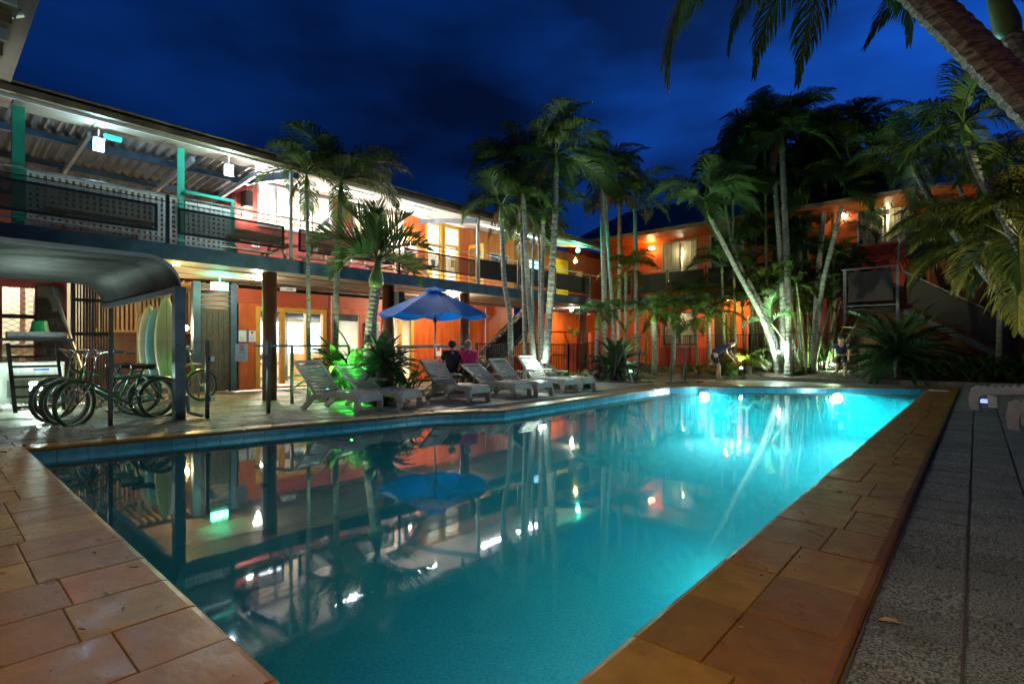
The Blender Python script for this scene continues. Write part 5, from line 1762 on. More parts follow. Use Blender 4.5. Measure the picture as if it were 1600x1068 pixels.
# the two big near palms at the upper right
t = palm('large near palm with brown ringed trunk crossing the upper right corner', [V2((3.3, 7.4, -.05)), at(1800, 360, 4.55), at(1660, 215, 4.8), at(1520, 72, 5.1), at(1440, -6, 5.3), at(1370, -78, 5.5)],
         .185, .15, 'arch', 2.0, 0, .5, seed=37, bark=M_TRUNKB, group='near palms at the upper right')
hang = frond_mesh('frond', M_LEAFY, 201, 1, 22, 125, .95, nl=120, leaf=.27, lw=.0062, vee=-5, droop=75, fwd=48, sideb=.2)
hang2 = frond_mesh('frond', M_LEAF, 202, 1, 40, 125, .8, nl=110, leaf=.22, lw=.0065, vee=-5, droop=70, fwd=45, sideb=-.2)
cc = at(1350, -118, 5.5) - t.location
pxr = V2((CT, ST, 0)); pxf = V2((-ST, CT, 0))
for k, (dx, df, s_, me_) in enumerate(((-1, .1, 3.1, hang), (-.25, .7, 2.2, hang2), (-.35, -.15, 2.7, hang), (-.15, -.3, 2.9, hang), (-.7, .3, 2.8, hang2), (.6, .5, 2.0, hang2), (.9, -.4, 2.0, hang), (0.05, -1, 2.1, hang2), (.1, 1, 2.3, hang2), (-.8, .75, 2.0, hang2))):
    v_ = pxr * dx + pxf * df
    inst(me_, 'frond', t, cc, (0.1 * (k % 3 - 1), 0, math.atan2(v_.y, v_.x)), (s_, s_, s_))
t = palm('near palm with yellow-green shaft at the very upper right corner', [V2((3.6, 9.2, -.05)), at(1740, 330, 6.0), at(1640, 160, 6.0), at(1578, 52, 6.0)], .13, .10, 'archy', 2.1, 0, .75, seed=38, bark=M_TRUNKB, group='near palms at the upper right')
cc = at(1548, -40, 6.0) - t.location
for k, (dx, df, s_, me_) in enumerate(((-1, .2, 1.9, hang2), (.8, .6, 2.0, hang2), (.4, -.8, 1.9, hang), (-.3, 1, 2.0, hang2), (.9, -.2, 2.0, hang))):
    v_ = pxr * dx + pxf * df
    inst(me_, 'frond', t, cc, (0, -.5, math.atan2(v_.y, v_.x)), (s_, s_, s_))

# fronds of a broad palm behind the mass, orange-brown in the lamp light
palm('tall dark palm with orange-brown hanging fronds left of the near trunk', [G(1385, 23, .25), at(1375, 420, 23), at(1352, 260, 23), at(1338, 225, 23)], .13, .10, 'archy', 3.0, 12, .4, seed=39, low=.5)


# ---- lower cane palms that fill the thicket
gF = 'cane palms in the thicket'
for k, (u, v, d_, L_, kd, lab) in enumerate((
        (1128, 425, 22.6, 1.7, 'cane', 'feathery cane palm above the amber deck light'),
        (1172, 395, 22.9, 1.9, 'cane', 'feathery cane palm between the left-leaning trunks'),
        (1192, 455, 22.2, 1.6, 'archy', 'yellowish cane palm beside the leaning trunks, half height'),
        (1236, 405, 22.6, 1.9, 'cane', 'feathery cane palm behind the thick ringed trunk, upper'),
        (1262, 350, 22.9, 2.1, 'cane', 'feathery cane palm high behind the straight trunks'),
        (1300, 430, 22.4, 1.7, 'cane', 'feathery cane palm right of the curved pale trunk'),
        (1246, 470, 22.0, 1.4, 'archy', 'yellowish cane palm low behind the cane stems'),
        (1330, 470, 22.6, 1.5, 'cane', 'dark cane palm left of the stair landing'),
        (1180, 330, 23.0, 2.2, 'cane', 'dark cane palm high behind the teal-lit head'),
        (1290, 300, 22.8, 2.3, 'cane', 'dark cane palm high left of the small white wall lamp'),
        (1375, 275, 22.8, 2.1, 'cane', 'dark cane palm before the roof above the red bay'),
        (1145, 300, 22.6, 2.1, 'cane', 'dark cane palm left of the mass of fronds'),
        (1085, 470, 23.0, 1.6, 'arch', 'drooping cane palm right of the far amber window'),
        (1160, 490, 22.8, 1.7, 'cane', 'cane palm in front of the grey far doors'),
        (1225, 500, 22.9, 1.6, 'cane', 'cane palm right behind the spotlit trunks, low'),
        (1215, 370, 23.1, 2.2, 'arch', 'broad palm head behind the trunks at eave height'),
        (1320, 380, 22.9, 2.0, 'arch', 'broad palm head under the small white wall lamp'),
        (1350, 430, 23.0, 1.8, 'archy', 'yellowish palm head left above the stair landing'),
        (1470, 400, 21.5, 2.4, 'arch', 'dark palm head before the middle of the right-hand stair'),
        (1520, 470, 20.5, 2.4, 'arch', 'dark palm head low before the right-hand stair'),
        (1250, 300, 22.4, 2.5, 'arch', 'broad palm head in the middle of the frond mass'),
        (1195, 215, 22.0, 2.4, 'arch', 'top palm head of the frond mass, left'),
        (1300, 225, 22.0, 2.4, 'arch', 'top palm head of the frond mass, right'))):
    palm(lab, [G(u + 6, d_, .2), at(u + 2, (v + 560) / 2, d_), at(u, v, d_)], .06, .05, kd, L_, 14, .3, seed=70 + k, group=gF, bark=M_CANE, low=-.1)

# ---- cycads
def cycad(label, base, h, r_, L, n_, seed):
    r = random.Random(seed)
    t = thing('cycad', label, 'cycad', base, group='cycads round the pool')
    m_ = 14
    MB().tube([(0, 0, -.1 + (h + .1) * i / m_) for i in range(m_ + 1)], [r_ * (1.05 if i % 2 else .9) for i in range(m_)] + [r_ * .5], 14).build('trunk', M_CYCTR, t, local=True)
    crown(t, V2((0, 0, h - .03)), 'cycad', n_, L, r)


p = G(601, 12.0)
cycad('cycad with rough brown trunk and dark fan of fronds left of the umbrella', (p.x, p.y, 0), .86, .20, .86, 48, 1)
p = G(962, 20.2)
cycad('broad dark-green cycad in front of the far orange recess', (p.x, p.y, 0), .45, .25, 1.45, 56, 2)
p = G(1402, 19.2)
cycad('largest cycad, teal-dark, before the right-hand stair', (p.x, p.y, .25), .7, .35, 2.1, 74, 3)

# ---- cane clump stems
t = thing('cane_clump', 'clump of thin yellow-green canes leaning apart right of the garden spotlight', 'cane clump', G(1262, 21.5, .2))
r = random.Random(5)
ob = t.location.copy()
for k, (ub, ut, vt) in enumerate(((1252, 1218, 470), (1255, 1232, 450), (1260, 1243, 430), (1262, 1262, 440), (1266, 1275, 455), (1270, 1300, 470), (1256, 1205, 505), (1285, 1320, 450), (1290, 1312, 430), (1293, 1335, 470), (1300, 1340, 500))):
    dd_ = r.uniform(20.6, 22.4)
    a, b = G(ub, dd_, .18), at(ut, vt, dd_)
    c = a.lerp(b, .5) + V2((0, 0, .15))
    MB().tube([q - ob for q in spline([a, c, b], 5)], [.05] * 5 + [.035] * 5 + [.03], 6).build('cane', M_CANE, t, smooth=True, local=True)
    fm = fronds('cane')
    for j in range(4):
        s_ = r.uniform(1.0, 1.5)
        inst(fm[j % 4], 'frond', t, b - ob, (r.uniform(-.3, .3), 0, r.uniform(0, 6.28)), (s_, s_, s_))


# ---- broad-leaved and low plants
def blade_mesh(seed, L=1.0, w=.12, e=70, bend=60):
    mb = MB(); n_ = 8
    P = [V2((0, 0, 0))]
    vs = []
    for i in range(n_ + 1):
        t_ = i / n_
        ee = R(e - bend * t_ ** 1.5)
        if i:
            P.append(P[-1] + V2((math.cos(ee), 0, math.sin(ee))) * L / n_)
        ww = w * (math.sin(math.pi * min(1, max(0, (t_ - .15) / .85))) ** .8 if t_ > .15 else .06) + .004
        nrm = V2((-math.sin(ee), 0, math.cos(ee)))
        vs += [P[-1] + V2((0, -ww, 0)) + nrm * ww * .35, P[-1], P[-1] + V2((0, ww, 0)) + nrm * ww * .35]
    fs = []
    for i in range(n_):
        a = i * 3
        fs += [(a, a + 1, a + 4, a + 3), (a + 1, a + 2, a + 5, a + 4)]
    return mb.add(vs, fs).mesh('leaf', M_LEAFB, smooth=True)


BL = [blade_mesh(1, 1, .075, 84, 45), blade_mesh(2, 1, .08, 72, 75), blade_mesh(3, 1, .07, 55, 90), blade_mesh(4, 1, .06, 75, 80)]


def leafy(label, base, n_, L, seed, spread=.25, kinds=(0, 1, 2), cat='leafy plant', name='leafy_plant'):
    r = random.Random(seed)
    t = thing(name, label, cat, base)
    for k in range(n_):
        s_ = L * r.uniform(.6, 1.1)
        rr_ = spread * math.sqrt(r.random()); a = r.uniform(0, 6.28)
        inst(BL[kinds[k % len(kinds)]], 'leaf', t, (rr_ * math.cos(a), rr_ * math.sin(a), r.uniform(0, .45) * L), (r.uniform(-.3, .3), r.uniform(-.2, .2), a + r.uniform(-1, 1)), (s_, s_, s_))
    return t


def ferny(label, base, n_, L, seed, kind='fern', spread=.12, cat='fern', name='fern_plant'):
    r = random.Random(seed)
    t = thing(name, label, cat, base)
    fm = fronds(kind)
    for k in range(n_):
        s_ = L * r.uniform(.7, 1.1)
        a = r.uniform(0, 6.28)
        inst(fm[k % len(fm)], 'frond', t, (spread * math.cos(a), spread * math.sin(a), 0.02), (r.uniform(-.3, .3), 0, a), (s_, s_, s_))
    return t


leafy('tall leafy clump glowing bright green behind the second lounger', G(563, 13.0), 90, 1.3, 1, .6)
leafy('leafy clump with narrower glowing leaves left of the thick palm trunk', G(538, 13.2), 60, 1.15, 2, .4)
leafy('dark broad-leaved plant at the foot of the cycad, right side', G(636, 12.4), 26, .75, 3, .35, (0, 1, 3))
leafy('dark low plant between the second lounger and the cycad trunk', G(618, 11.6), 22, .55, 4, .3, (1, 2, 3))
ferny('low ferns in front of the brown cycad trunk', G(598, 11.6), 16, .55, 5, spread=.2)
ferny('bright yellow-green fern beside the last loungers', G(886, 16.6), 30, .85, 6, spread=.25)
ferny('small palm seedling with one bright frond above the seated couple', G(752, 14.6, .45), 7, 1.0, 7, 'arch', .03, 'palm seedling')
leafy('bright lime plant behind the garden spotlight', G(1210, 22.2, .25), 26, 1.2, 8, .4)
leafy('lime-green clump right of the cane stems', G(1300, 21.9, .25), 26, 1.15, 9, .5)
leafy('small lime plant left of the garden spotlight', G(1186, 21.6, .25), 18, .8, 10, .3)
ferny('dark fern under the far dark palm', G(1090, 21.9, .2), 14, .7, 11)
ferny('dark fern at the right foot of the spotlit palms', G(1245, 21.2, .2), 16, .6, 12)
ferny('spiky fern beside the far pool corner bed', G(1140, 21.6, .2), 14, .75, 13)
for k, (u, d_, L_, lab) in enumerate(((1455, 18.2, .85, 'dark low plant right of the largest cycad'), (1492, 17.6, .9, 'yellow-edged low plant in line with the coping corner'), (1525, 17.2, .95, 'bushy low plant behind the far sun lounger, left'),
                                      (1562, 16.8, 1.0, 'bushy low plant behind the far sun lounger, middle'), (1600, 16.4, 1.0, 'bushy low plant behind the far sun lounger, at the frame edge'))):
    leafy(lab, G(u, d_, .05), 30, L_, 20 + k, .5, (1, 2, 3))
    if k > 1:
        ferny(lab.replace('bushy low plant', 'spiky taller fern'), G(u + 12, d_ + .8, .05), 12, 1.5, 40 + k)
for k, (u, d_, lab) in enumerate(((700, 13.9, 'small plant on the bed behind the umbrella pole'), (820, 16.4, 'low grassy tuft between the pale trunks'), (905, 18.5, 'low dark tuft left of the broad cycad'), (1040, 22.0, 'low dark tuft under the bushy palm'))):
    leafy(lab, G(u, d_, .05), 16, .45, 60 + k, .3, (1, 3, 2))

# dry plant in the recess (pot plant seen before the lattice)
leafy('spiky potted plant before the brown lattice panel', on(897, 530, 'x', -14.9), 26, .6, 70, .1, (3, 1), 'potted plant', 'potted_plant')

# ---- garden spotlights
def spot(u, d_, z, label, watts, col, bulb, v=None):
    p = G(u, d_, z)
    t = thing('garden_spotlight', label, 'spotlight', p)
    MB().tube([p + V2((0, 0, -.12)), p + V2((0, 0, .06))], .02, 8).build('stake', M_BLACK, t)
    MB().tube([p + V2((0, 0, .06)), p + V2((0, 0, .17))], [.05, .075], 14).build('housing', M_BLACK, t)
    MB().ball(p + V2((0, 0, .19)), .06, n=12, m=8).build('bulb', bulb, t, smooth=True)
    lamp(t, p + V2((-.02 if u < 900 else 0.02, -.14, .26)), watts, col, .05)
    return t


spot(850, 15.7, .62, 'white-green spotlight at the foot of the pale palm clump', 13, (.72, 1, .86), mat('white_green_bulb', (1, 1, 1), .5, emit=(.8, 1, .9), estr=25))
spot(1217, 20.9, .85, 'white-green spotlight at the foot of the tall garden palms', 60, (.72, 1, .88), mat('white_green_bulb', (1, 1, 1), .5, emit=(.8, 1, .9), estr=25))
spot(560, 12.45, .35, 'green spotlight hidden in the leafy clump behind the second lounger', 75, (.05, 1, .08), M_BULBG)
gs = bpy.data.objects['garden_spotlight.001']
lamp(gs, wloc(gs) + V2((.1, -1.3, .1)), 330, (.62, 1, .66), .08, 'SPOT', rot=(R(180 - 14), 0, 0), spot=85)
gs = bpy.data.objects['garden_spotlight']
lamp(gs, wloc(gs) + V2((.2, -.25, .3)), 330, (.8, 1, .6), .08, 'SPOT', rot=(R(180 - 2), 0, 0), spot=46)
for (u, d_, z, lab, w_) in ((1158, 20.9, .22, 'added low uplight among the plants left of the leaning palms', 240), (985, 20.6, .1, 'added low uplight hidden beside the broad cycad', 260), (512, 11.6, .06, 'added low uplight at the foot of the balcony palms', 130)):  # unseen uplights added to brighten the palms
    t = spot(u, d_, z, lab, 3, (.75, 1, .6), M_BULBG)
    lamp(t, wloc(t) + V2((0, 0, .34)), w_, (.80, 1, .55), .08, 'SPOT', rot=(R(180), 0, 0), spot=120)
spot(1300, 21.4, .35, 'small green-white spotlight among the lime leaves right of the canes', 50, (.6, 1, .5), mat('white_green_bulb', (1, 1, 1), .5, emit=(.8, 1, .9), estr=25))
#@@PART5

t = thing('added_floodlight', 'added warm floodlight on a stake, unseen beyond the right frame edge', 'floodlight', (7.0, 14.5, -.03))  # unseen lamp added to light the palm crowns from the right
MB().tube([(7, 14.5, -.1), (7, 14.5, .9)], .025, 8).build('stake', M_BLACK, t)
MB().box(6.9, 7.1, 14.42, 14.58, .9, 1.08).build('housing', M_BLACK, t)
fl = lamp(t, (6.85, 14.6, 1.2), 1300, (1, .93, .45), .1, 'SPOT', spot=75)
fl.rotation_euler = (Vector((-6, 21.5, 9.5)) - Vector((6.85, 14.6, 1.2))).to_track_quat('-Z', 'Y').to_euler()
# ================================================================ OBJECTS
# ---- sun loungers
def make_lounger(ang, label, loc, rz, group, scale=1.0):
    """moulded resin lounger; local x runs from the foot end (0) to the head, y across"""
    t = thing('sun_lounger', label, 'sun lounger', loc, rz, group)
    W = .33
    for s_ in (-1, 1):
        f = MB()
        y0, y1 = (s_ * W, s_ * (W - .05)) if s_ < 0 else (s_ * (W - .05), s_ * W)
        prof_o = [(.02, 0), (.0, .16), (.02, .28), (.07, .34), (.30, .345), (.62, .365), (.98, .33), (1.25, .30)]
        prof_i = [(.13, 0), (.12, .14), (.14, .20), (.20, .235), (.35, .245), (.62, .27), (.95, .24), (1.22, .20)]
        k = len(prof_o)
        vs = [(a, y0, b) for a, b in prof_o] + [(a, y0, b) for a, b in prof_i] + [(a, y1, b) for a, b in prof_o] + [(a, y1, b) for a, b in prof_i]
        fs = []
        for i in range(k - 1):
            fs += [(i, i + 1, k + i + 1, k + i), (2 * k + i, 3 * k + i, 3 * k + i + 1, 2 * k + i + 1), (i, 2 * k + i, 2 * k + i + 1, i + 1), (k + i, k + i + 1, 3 * k + i + 1, 3 * k + i)]
        fs += [(0, k, 3 * k, 2 * k), (k - 1, 3 * k - 1, 4 * k - 1, 2 * k - 1)]
        f.add(vs, fs)
        f.build('side_frame', M_PLASTIC, t, local=True)
        MB().bar((1.18, s_ * (W - .028), .27), (1.52, s_ * (W - .028), 0.0), .052, .10).build('leg', M_PLASTIC, t, local=True)
    MB().box(.012, .045, -W + .051, W - .051, .20, .33).build('end_panel', M_PLASTIC, t, local=True)
    MB().box(1.20, 1.24, -W + .051, W - .051, .20, .27).build('cross_bar', M_PLASTIC, t, local=True)

    def slat(x, z, tx, tz, ln):
        m = MB(); n_ = 6
        vs = []
        for i in range(n_ + 1):
            yy = -W + .03 + (2 * W - .06) * i / n_
            sag = -.028 * math.sin(math.pi * i / n_)
            for (q, h) in ((-.5, -.004), (-.25, .013), (.2, .016), (.5, 0), (.5, -.014), (-.5, -.016)):
                vs.append((x + tx * q * ln - tz * (h + sag), yy, z + tz * q * ln + tx * (h + sag)))
        fs = []
        for i in range(n_):
            for j in range(6):
                fs.append((i * 6 + j, i * 6 + (j + 1) % 6, (i + 1) * 6 + (j + 1) % 6, (i + 1) * 6 + j))
        fs += [tuple(range(5, -1, -1)), tuple(range(n_ * 6, n_ * 6 + 6))]
        return m.add(vs, fs)
    for k in range(13):
        x = .09 + k * .085
        z = .352 + .022 * math.sin(max(0, (x - .25)) / .8 * math.pi) * (1 if x < 1.05 else 0)
        slat(x, z, 1, 0, .060).build('slat', M_PLASTIC, t, local=True)
    a = R(ang); hx, hz = 1.17, .34
    ca, sa = math.cos(a), math.sin(a)
    for k in range(9):
        q = .05 + k * .084
        slat(hx + ca * q, hz + sa * q, ca, sa, .060).build('back_slat', M_PLASTIC, t, local=True)
    for s_ in (-1, 1):
        MB().bar((hx - .02, s_ * (W - .02), hz - .02), (hx + ca * .82, s_ * (W - .02), hz + sa * .82), .035, .06).build('back_rail', M_PLASTIC, t, local=True)
        # stubby arm rest
        b = MB()
        ax = hx + ca * .30; az = hz + sa * .30
        b.bar((ax, s_ * (W + .012), az), (ax - .14, s_ * (W + .04), az + .02), .06, .07).bar((ax - .14, s_ * (W + .04), az + .02), (ax - .36, s_ * (W + .05), az + .0), .07, .035)
        b.build('armrest', M_PLASTIC, t, local=True)
    MB().box(0, .03, -W + .03, W - .03, 0, .03)
    MB().bar((hx + ca * .81, -W + .03, hz + sa * .81), (hx + ca * .81, W - .03, hz + sa * .81), .03, .05).build('head_bar', M_PLASTIC, t, local=True)
    return t


gl = 'white resin sun loungers along the left side of the pool'
LG = [((-8.62, 5.72), 194, 47, 'first sun lounger on the left, high backrest, in front of the glass fence'),
      ((-8.55, 6.63), 193, 38, 'second sun lounger, lower backrest, before the glowing leaves'),
      ((-8.38, 8.42), 181, 45, 'third sun lounger, just right of the cycad plants'),
      ((-8.34, 9.85), 180, 32, 'fourth sun lounger with the low backrest below the pink-shirted guest'),
      ((-8.30, 10.68), 179, 44, 'fifth sun lounger, standing close behind the low-backed one'),
      ((-8.36, 11.92), 178, 50, 'sixth sun lounger with the steepest backrest before the spotlit palms'),
      ((-8.32, 12.74), 177, 30, 'last sun lounger of the row, nearest the bright fern')]
for (x, y), rz, ang, lab in LG:
    make_lounger(ang, lab, (x, y, -.004), R(rz), gl)
gr = 'sun loungers at the right frame edge'
l8 = make_lounger(20, 'sun lounger cut by the right frame edge, nearer one with curved leg', (.42, 11.35, -.028), R(-14), gr, 1)
l8.scale = (1.25, 1.25, 1.25)
l9 = make_lounger(12, 'sun lounger at the right frame edge, farther one nearest the coping corner', (.02, 14.45, -.028), R(-20), gr, 1)
l9.scale = (1.35, 1.35, 1.35)

# ---- umbrella
ub = G(680, 13.5)
um = thing('umbrella', 'blue market umbrella open over the seated couple', 'umbrella', (ub.x, ub.y, 0))
MB().tube([ub, ub + V2((0, 0, 2.72))], .024, 12).build('pole', M_GALV, um, smooth=True)
MB().tube([ub + V2((0, 0, .0)), ub + V2((0, 0, .08)), ub + V2((0, 0, .081)), ub + V2((0, 0, .3))], [.28, .26, .04, .035], 20).build('base', M_GREYP, um)
MB().tube([ub + V2((0, 0, 1.86)), ub + V2((0, 0, 1.98))], .05, 10).build('runner', M_BLACK, um)
RU, HT, ZE = 1.45, 2.70, 2.06
def ucan(fr_, a, cent=0.0):
    # canopy surface: ribs straight, panels sagging between them
    rr_ = RU * fr_
    z = HT - (HT - ZE) * (fr_ ** 1.12) - cent * .10 * fr_ * fr_
    rad = rr_ * (1 - cent * (1 - math.cos(math.pi / 8)) - .03 * cent * fr_)
    return ub + V2((rad * math.cos(a), rad * math.sin(a), z))
for k in range(8):
    a0 = k * math.pi / 4 + .3
    pm_ = MB(); vs = []
    for i in range(8):
        fr_ = .10 + .90 * i / 7
        for j in range(7):
            tt = j / 6
            vs.append(ucan(fr_, a0 + tt * math.pi / 4, math.sin(math.pi * tt)))
    fs = [(i * 7 + j, i * 7 + j + 1, (i + 1) * 7 + j + 1, (i + 1) * 7 + j) for i in range(7) for j in range(6)]
    pm_.add(vs, fs).build('canopy_panel', M_BLUE, um, smooth=True)
    MB().tube([ub + V2((0, 0, 2.62)), ucan(.5, a0) - V2((0, 0, .02)), ucan(.99, a0) - V2((0, 0, .01))], .008, 5).build('rib', M_GALV, um)
    MB().tube([ub + V2((0, 0, 1.95)), ucan(.5, a0) - V2((0, 0, .03))], .007, 5).build('strut', M_GALV, um)
vt = MB(); vs = [ub + V2((0, 0, 2.80))]
for j in range(16):
    a = .3 + j * math.pi / 8
    rr_ = .30 if j % 2 == 0 else .275
    vs.append(ub + V2((rr_ * math.cos(a), rr_ * math.sin(a), 2.685 if j % 2 == 0 else 2.665)))
vt.add(vs, [(0, 1 + j, 1 + (j + 1) % 16) for j in range(16)]).build('vent', M_BLUE, um)
MB().ball(ub + V2((0, 0, 2.82)), .035, n=10, m=6).build('finial', M_BLUE, um, smooth=True)

# ---- table and bench of the couple, handrail band behind them
tb = G(716, 14.3)
t = thing('bench_table', 'dark timber table with bench where the couple sits under the umbrella', 'table', (tb.x, tb.y, 0))
c, s_ = math.cos(.8), math.sin(.8)
ax_, ay_ = V2((pxr.x, pxr.y, 0)), V2((pxf.x, pxf.y, 0))
o_ = Vector((tb.x, tb.y, 0))
for k in range(4):
    MB().bar(o_ + ay_ * (.55 + k * .17) - ax_ * .9 + V2((0, 0, .72)), o_ + ay_ * (.55 + k * .17) + ax_ * .9 + V2((0, 0, .72)), .155, .035).build('plank', M_TIMBER, t)
for k in range(2):
    MB().bar(o_ + ay_ * (-.08 + k * .16) - ax_ * .9 + V2((0, 0, .43)), o_ + ay_ * (-.08 + k * .16) + ax_ * .9 + V2((0, 0, .43)), .145, .035).build('bench_plank', M_TIMBER, t)
for q in (-.7, .7):
    MB().bar(o_ + ax_ * q + V2((0, 0, 0)), o_ + ax_ * q + ay_ * .2 + V2((0, 0, .41)), .07, .05).build('leg', M_TIMBER, t)
    MB().bar(o_ + ax_ * q + ay_ * 1.2 + V2((0, 0, 0)), o_ + ax_ * q + ay_ * .75 + V2((0, 0, .70)), .07, .05).build('leg', M_TIMBER, t)
hr = thing('blue_rail', 'pale blue horizontal rail crossing behind the umbrella pole', 'rail', G(690, 15.2))
MB().bar(at(618, 541, 15.2), at(733, 541, 15.2), .03, .075).build('board', mat('pale_blue_paint', (.20, .45, .5), .5), hr)
for u_ in (624, 728):
    MB().bar(G(u_, 15.22), at(u_, 545, 15.22), .05, .05).build('post', M_GREYP, hr)
rl2 = thing('timber_rail', 'short pale timber arm rail beside the pink-shirted guest', 'rail', G(742, 14.6))
MB().bar(at(733, 565, 14.5), at(753, 565, 14.9), .05, .07).build('board', M_PINE, rl2)
MB().bar(G(735, 14.55), at(735, 566, 14.55), .05, .05).build('post', M_PINE, rl2)
MB().bar(G(752, 14.85), at(752, 566, 14.85), .05, .05).build('post', M_PINE, rl2)


# ---- people
def skin_body(name, parent, verts, edges, radii, m, sub=1, root=0):
    me = bpy.data.meshes.new(name)
    me.from_pydata([tuple(v) for v in verts], edges, [])
    me.materials.append(m)
    o = bpy.data.objects.new(name, me)
    COL.objects.link(o)
    o.parent = parent
    md = o.modifiers.new('skin', 'SKIN')
    md.use_smooth_shade = True
    lay = me.skin_vertices[0] if me.skin_vertices else None
    if lay is None:
        bpy.context.view_layer.objects.active = o
        lay = me.skin_vertices[0]
    for i, q in enumerate(radii):
        q = q if hasattr(q, '__len__') else (q, q)
        lay.data[i].radius = q
        lay.data[i].use_root = (i == root)
    sm = o.modifiers.new('sub', 'SUBSURF')
    sm.levels = sub; sm.render_levels = sub
    return o


def person(label, base, rz, pose, shirt, lower, hair, longhair=False, bare=True):
    """pose: dict of joints in local metres (x right, y facing, z up)"""
    t = thing('person', label, 'person', base, rz)
    J = pose
    names = ['pelvis', 'waist', 'chest', 'neck', 'chin', 'head', 'crownp',
             'shL', 'elL', 'wrL', 'haL', 'shR', 'elR', 'wrR', 'haR',
             'hipL', 'knL', 'anL', 'toL', 'hipR', 'knR', 'anR', 'toR']
    rad = dict(pelvis=(.145, .11), waist=(.12, .10), chest=(.15, .11), neck=.072, chin=.085, head=.115, crownp=.09,
               shL=.06, elL=.042, wrL=.03, haL=.034, shR=.06, elR=.042, wrR=.03, haR=.034,
               hipL=.088, knL=.058, anL=.04, toL=.036, hipR=.088, knR=.058, anR=.04, toR=.036)
    ed = [('pelvis', 'waist'), ('waist', 'chest'), ('chest', 'neck'), ('neck', 'chin'), ('chin', 'head'), ('head', 'crownp'),
          ('chest', 'shL'), ('shL', 'elL'), ('elL', 'wrL'), ('wrL', 'haL'), ('chest', 'shR'), ('shR', 'elR'), ('elR', 'wrR'), ('wrR', 'haR'),
          ('pelvis', 'hipL'), ('hipL', 'knL'), ('knL', 'anL'), ('anL', 'toL'), ('pelvis', 'hipR'), ('hipR', 'knR'), ('knR', 'anR'), ('anR', 'toR')]
    idx = {n_: i for i, n_ in enumerate(names)}
    skin_body('body', t, [J[n_] for n_ in names], [(idx[a], idx[b]) for a, b in ed], [rad[n_] for n_ in names], M_SKIN, 2)
    V = lambda a: Vector(J[a])
    # shirt
    mid = lambda a, b, f: V(a).lerp(V(b), f)
    sv = [V('pelvis') + V2((0, 0, .02)), V('waist'), V('chest'), mid('chest', 'neck', .72), V('shL'), mid('shL', 'elL', .62), V('shR'), mid('shR', 'elR', .62)]
    skin_body('shirt', t, sv, [(0, 1), (1, 2), (2, 3), (2, 4), (4, 5), (2, 6), (6, 7)], [(.185, .15), (.175, .145), (.20, .155), (.13, .105), .092, .076, .092, .076], shirt, 2)
    lv = [V('pelvis') - V2((0, 0, .01)), V('pelvis') + V2((0, 0, .07)), V('hipL'), mid('hipL', 'knL', .8), V('hipR'), mid('hipR', 'knR', .8)]
    skin_body('shorts', t, lv, [(1, 0), (0, 2), (2, 3), (0, 4), (4, 5)], [(.16, .125), (.15, .115), .108, .078, .108, .078], lower, 2)
    h = MB()
    hc = V('head') + (V('crownp') - V('head')) * .45
    h.ball(hc + V2((0, -.022, .018)), .104, .116, .112, 14, 9)
    if longhair:
        h.ball(V('head') + V2((0, -.07, -.09)), .075, .05, .14, 12, 8)
    h.build('hair', hair, t, smooth=True, local=True)
    # face
    f = V('head')
    MB().ball(f + V2((0, .095, -.005)), .014, .02, .022, 8, 6).build('nose', M_SKIN, t, smooth=True, local=True)
    for s_ in (-1, 1):
        MB().ball(f + V2((s_ * .03, .083, .02)), .011, .008, .008, 8, 5).build('eye', M_GREYINK, t, smooth=True, local=True)
        MB().ball(f + V2((s_ * .093, .0, .0)), .012, .02, .03, 8, 5).build('ear', M_SKIN, t, smooth=True, local=True)
    MB().ball(f + V2((0, .083, -.04)), .024, .008, .006, 8, 5).build('mouth', M_REDINK, t, smooth=True, local=True)
    for w_, e_ in (('wrL', 'elL'), ('wrR', 'elR')):
        dh = (V(w_) - V(e_)).normalized()
        sd = dh.cross(V2((0, 0, 1)))
        sd = sd.normalized() if sd.length > .1 else V2((1, 0, 0))
        hd = V('ha' + w_[-1])
        for q, L_ in ((-.027, .055), (-.009, .068), (.009, .064), (.027, .05)):
            b0 = hd + sd * q
            MB().tube([b0, b0 + dh * L_ * .6, b0 + dh * L_ + V2((0, 0, -.018))], [.009, .008, .006], 6).build('finger', M_SKIN, t, smooth=True, local=True)
        MB().tube([V(w_).lerp(hd, .4) + sd * .02, hd + sd * .05, hd + sd * .05 + dh * .03], [.011, .010, .008], 6).build('thumb', M_SKIN, t, smooth=True, local=True)
    t.scale = (1.08, 1.08, 1.08)
    return t


def sitting(lean=.12, s_=1.0, seat=.45, arm='table'):
    J = dict(pelvis=(0, 0, seat + .09), waist=(0, .01, seat + .25), chest=(0, lean * .6, seat + .45), neck=(0, lean + .02, seat + .585),
             chin=(0, lean + .045, seat + .64), head=(0, lean + .055, seat + .715), crownp=(0, lean + .05, seat + .79),
             shL=(-.185, lean, seat + .53), elL=(-.25, lean + .12, seat + .27), wrL=(-.16, lean + .36, seat + .31), haL=(-.13, lean + .43, seat + .32),
             shR=(.19, lean, seat + .53), elR=(.25, lean + .12, seat + .27), wrR=(.16, lean + .36, seat + .31), haR=(.13, lean + .43, seat + .32),
             hipL=(-.1, .08, seat + .08), knL=(-.14, .50, seat + .06), anL=(-.14, .48, .09), toL=(-.15, .62, .045),
             hipR=(.1, .08, seat + .08), knR=(.14, .50, seat + .06), anR=(.14, .50, .09), toR=(.15, .64, .045))
    return J


